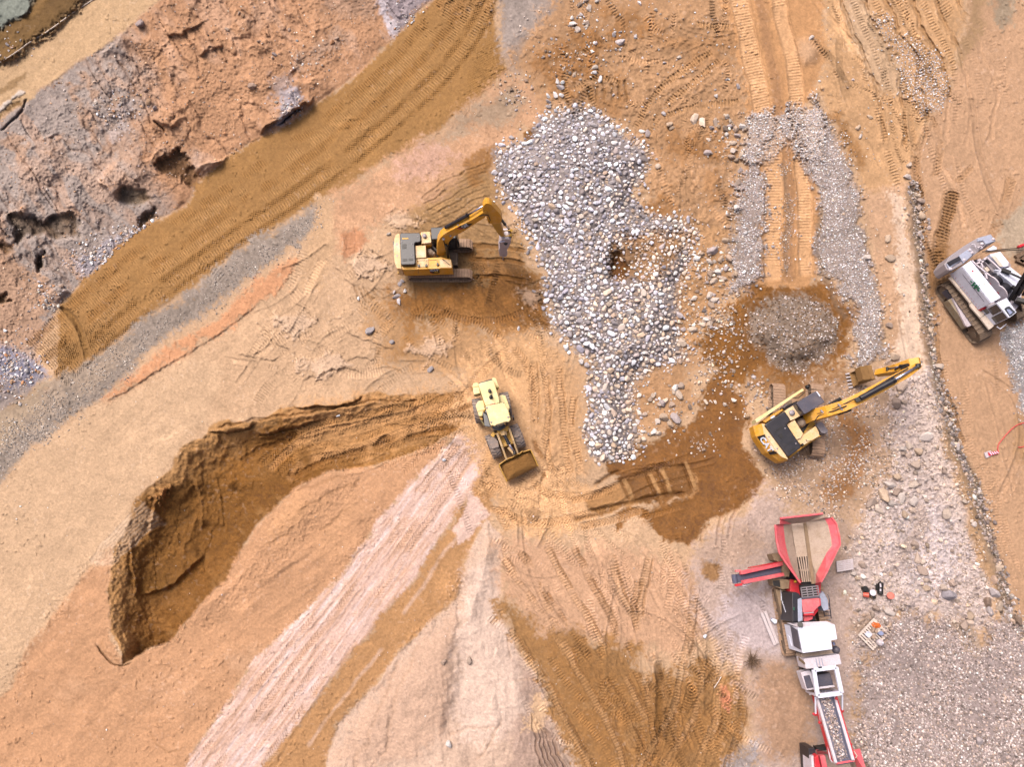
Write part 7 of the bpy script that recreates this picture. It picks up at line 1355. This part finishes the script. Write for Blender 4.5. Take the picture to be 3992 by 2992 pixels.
def bucket(x, y, r, h, m_, inn, label, lid=None, tilt=None):
    c = B(x, y, h); o = thing('bucket', label, 'bucket', (c.x, c.y, 0), 'buckets in the dusty yard'); n = 20; ax = Vector(tilt).normalized() if tilt else Vector((0, 0, 1)); b0 = Vector((c.x, c.y, h))-ax*h
    if tilt: b0.z = max(b0.z, r)
    MB().tube([b0, b0+ax*h*.5, b0+ax*h], [r*.85, r*.93, r], n).build('body', m_, o, 0, False)
    MB().tube([b0+ax*(h+.002), b0+ax*(h+.012)], r*.86, n).build('lid' if lid else 'opening', lid or inn, o); MB().tube([b0+ax*(h-.03), b0+ax*(h+.015)], r*1.03, n, False).build('rim', m_, o); return o
bucket(480, 790, .17, .35, 'black_deep', 'black_deep', 'black bucket, leftmost of the group of pots in the yard'); bucket(870, 1000, .2, .4, 'white_dusty', 'white', 'white lidded tub in the group of pots in the yard', 'white'); bucket(640, 1140, .17, .32, 'redplastic', 'black_deep', 'orange bucket tipped on its side in the group of pots', None, (.8, -.1, .35)); bucket(925, 1235, .15, .3, 'worn_dark', 'black_deep', 'brown bucket, nearest the pallet in the group of pots'); bucket(1740, 1150, .22, .36, 'redplastic', 'redplastic', 'red bucket standing alone right of the group of pots', None, (-.25, .2, 1)); bucket(650, 960, .16, .3, 'black', 'black_deep', 'dark bucket squeezed between the black bucket and the white tub')
pp_ = thing('gas_cylinder', 'black cylinder with two pale bands lying behind the pots in the yard', 'cylinder', tuple(B(1270, 780, .15))); MB().tube([B(1230, 430, .15), B(1290, 470, .15), B(1260, 1060, .15), B(1245, 1110, .15)], [.08, .17, .17, .1], 16).build('shell', 'black_deep', pp_)
for y0_, y1_2 in ((510, 700), (800, 920)): MB().bar(B(1262+(y0_-510)*.05, y0_, .33), B(1300-(y0_-510)*.06, y1_2, .33), .09, .02).build('band', 'white_dusty', pp_)
tag(MB().prism(O(B, [(1000, 520), (1180, 500), (1200, 900), (1060, 860)], .12), 0).build('plank', 'black_deep', None), 'dark plank lying beside the banded black cylinder', 'plank')
for a_, b_, lb in (((440, 1215), (592, 1590), 'left of the two weathered timber beams lying beside the crusher'), ((478, 1200), (622, 1572), 'right of the two weathered timber beams, nearer the crusher')):
    tag(MB().bar(K(*a_, .1), K(*b_, .1), .19, .16).build('timber_beam', 'wood_grey', None, .015), lb, 'beam', 'timber beams beside the crusher')
jc = thing('jerry_can', 'white plastic jerry can lying beside the crusher track', 'jerry can', tuple(K(588, 1315, .1))); MB().prism(O(K, [(550, 1300), (570, 1278), (625, 1300), (618, 1340), (590, 1345)], .28), .02).build('body', 'white', jc, .04); MB().tube([K(560, 1285, .25), K(550, 1275, .25)], .05, 8).build('cap', 'grey_paint', jc)
r = np.random.default_rng(21); bc = KS(2927, 2577, 0); m = MB()
for k in range(46):
    a = r.uniform(0, 6.28); l_ = r.uniform(.25, .75); e_ = Vector((math.cos(a)*l_, math.sin(a)*l_, r.uniform(.05, .55))); p = bc+Vector((r.normal()*.08, r.normal()*.08, 0)); m.tube([p, p+e_*.5+Vector((0, 0, .06)), p+e_], [.022, .016, .006], 5)
    for q in range(2): b_ = p+e_*r.uniform(.4, .8); m.tube([b_, b_+Vector((r.normal()*.15, r.normal()*.15, r.uniform(0, .2)))], [.01, .004], 4)
tag(m.build('dead_shrub', 'twig', None), 'dry leafless shrub on the earth left of the crusher', 'shrub')
tag(MB().tube([KS(2784, 2684, .05), KS(2800, 2660, .06), KS(2812, 2640, .05)], .03, 6).build('stick', 'wood', None), 'thin dry stick lying on the brown crawler marks', 'stick')
X5 = cv(3800, 1620, 9.21)
br = thing('barrier_board', 'red and white striped warning board on a pale base lying on the haul road', 'barrier', tuple(X5(600, 1400, .08)))
MB().prism(O(X5, [(345, 1345), (580, 1262), (640, 1440), (425, 1540)], .12), .0).build('base', 'steel_pale', br, .01)
A1, A2, A3, A4 = [X5(*q, .17) for q in ((480, 1335), (842, 1280), (878, 1372), (520, 1462))]; bd = slab([A1, A2, A3, A4], .05).build('board', 'red', br)
for u in (.10, .32, .54, .76): slab([bil([A1, A2, A3, A4], u, .06)+Vector((0, 0, .01)), bil([A1, A2, A3, A4], u+.10, .06)+Vector((0, 0, .01)), bil([A1, A2, A3, A4], u+.22, .9)+Vector((0, 0, .01)), bil([A1, A2, A3, A4], u+.12, .9)+Vector((0, 0, .01))], .012).build('stripe', 'white', bd)
tag(MB().tube([X5(850, 1330, .12), X5(822, 1150, .05), X5(875, 1005, .05), X5(1020, 830, .05), X5(1190, 630, .06), X5(1400, 430, .05), X5(1560, 335, .05), X5(1769, 270, .05), X5(2000, 220, .05)], .035, 8).build('hose', 'redhose', None), 'long red hose running from the striped board to the right edge', 'hose', 'red hoses on the haul road')
tag(MB().tube([X5(1560, 1150, .04), X5(1660, 1155, .05), X5(1769, 1120, .05), X5(1950, 1090, .05)], .03, 8).build('hose', 'redhose', None), 'short red hose end at the right edge below the long red hose', 'hose', 'red hoses on the haul road')
c8 = [(0, 720), (110, 655), (230, 575), (320, 505), (430, 435), (540, 370), (640, 300), (740, 225), (850, 142), (960, 70), (1070, 0), (1160, -60)]
pts = []
for q in c8:
    x, y = q[0]/2.976/DS, q[1]/2.976/DS; z = max(gz(x, y), gz(x+2, y), gz(x, y+2))+.05; pts.append(Vector(W(x*DS, y*DS, z)))
tag(MB().tube(pts, .04, 6).build('pipe', 'cream', None), 'thin pale pipe running along the bench in the upper left corner', 'pipe')
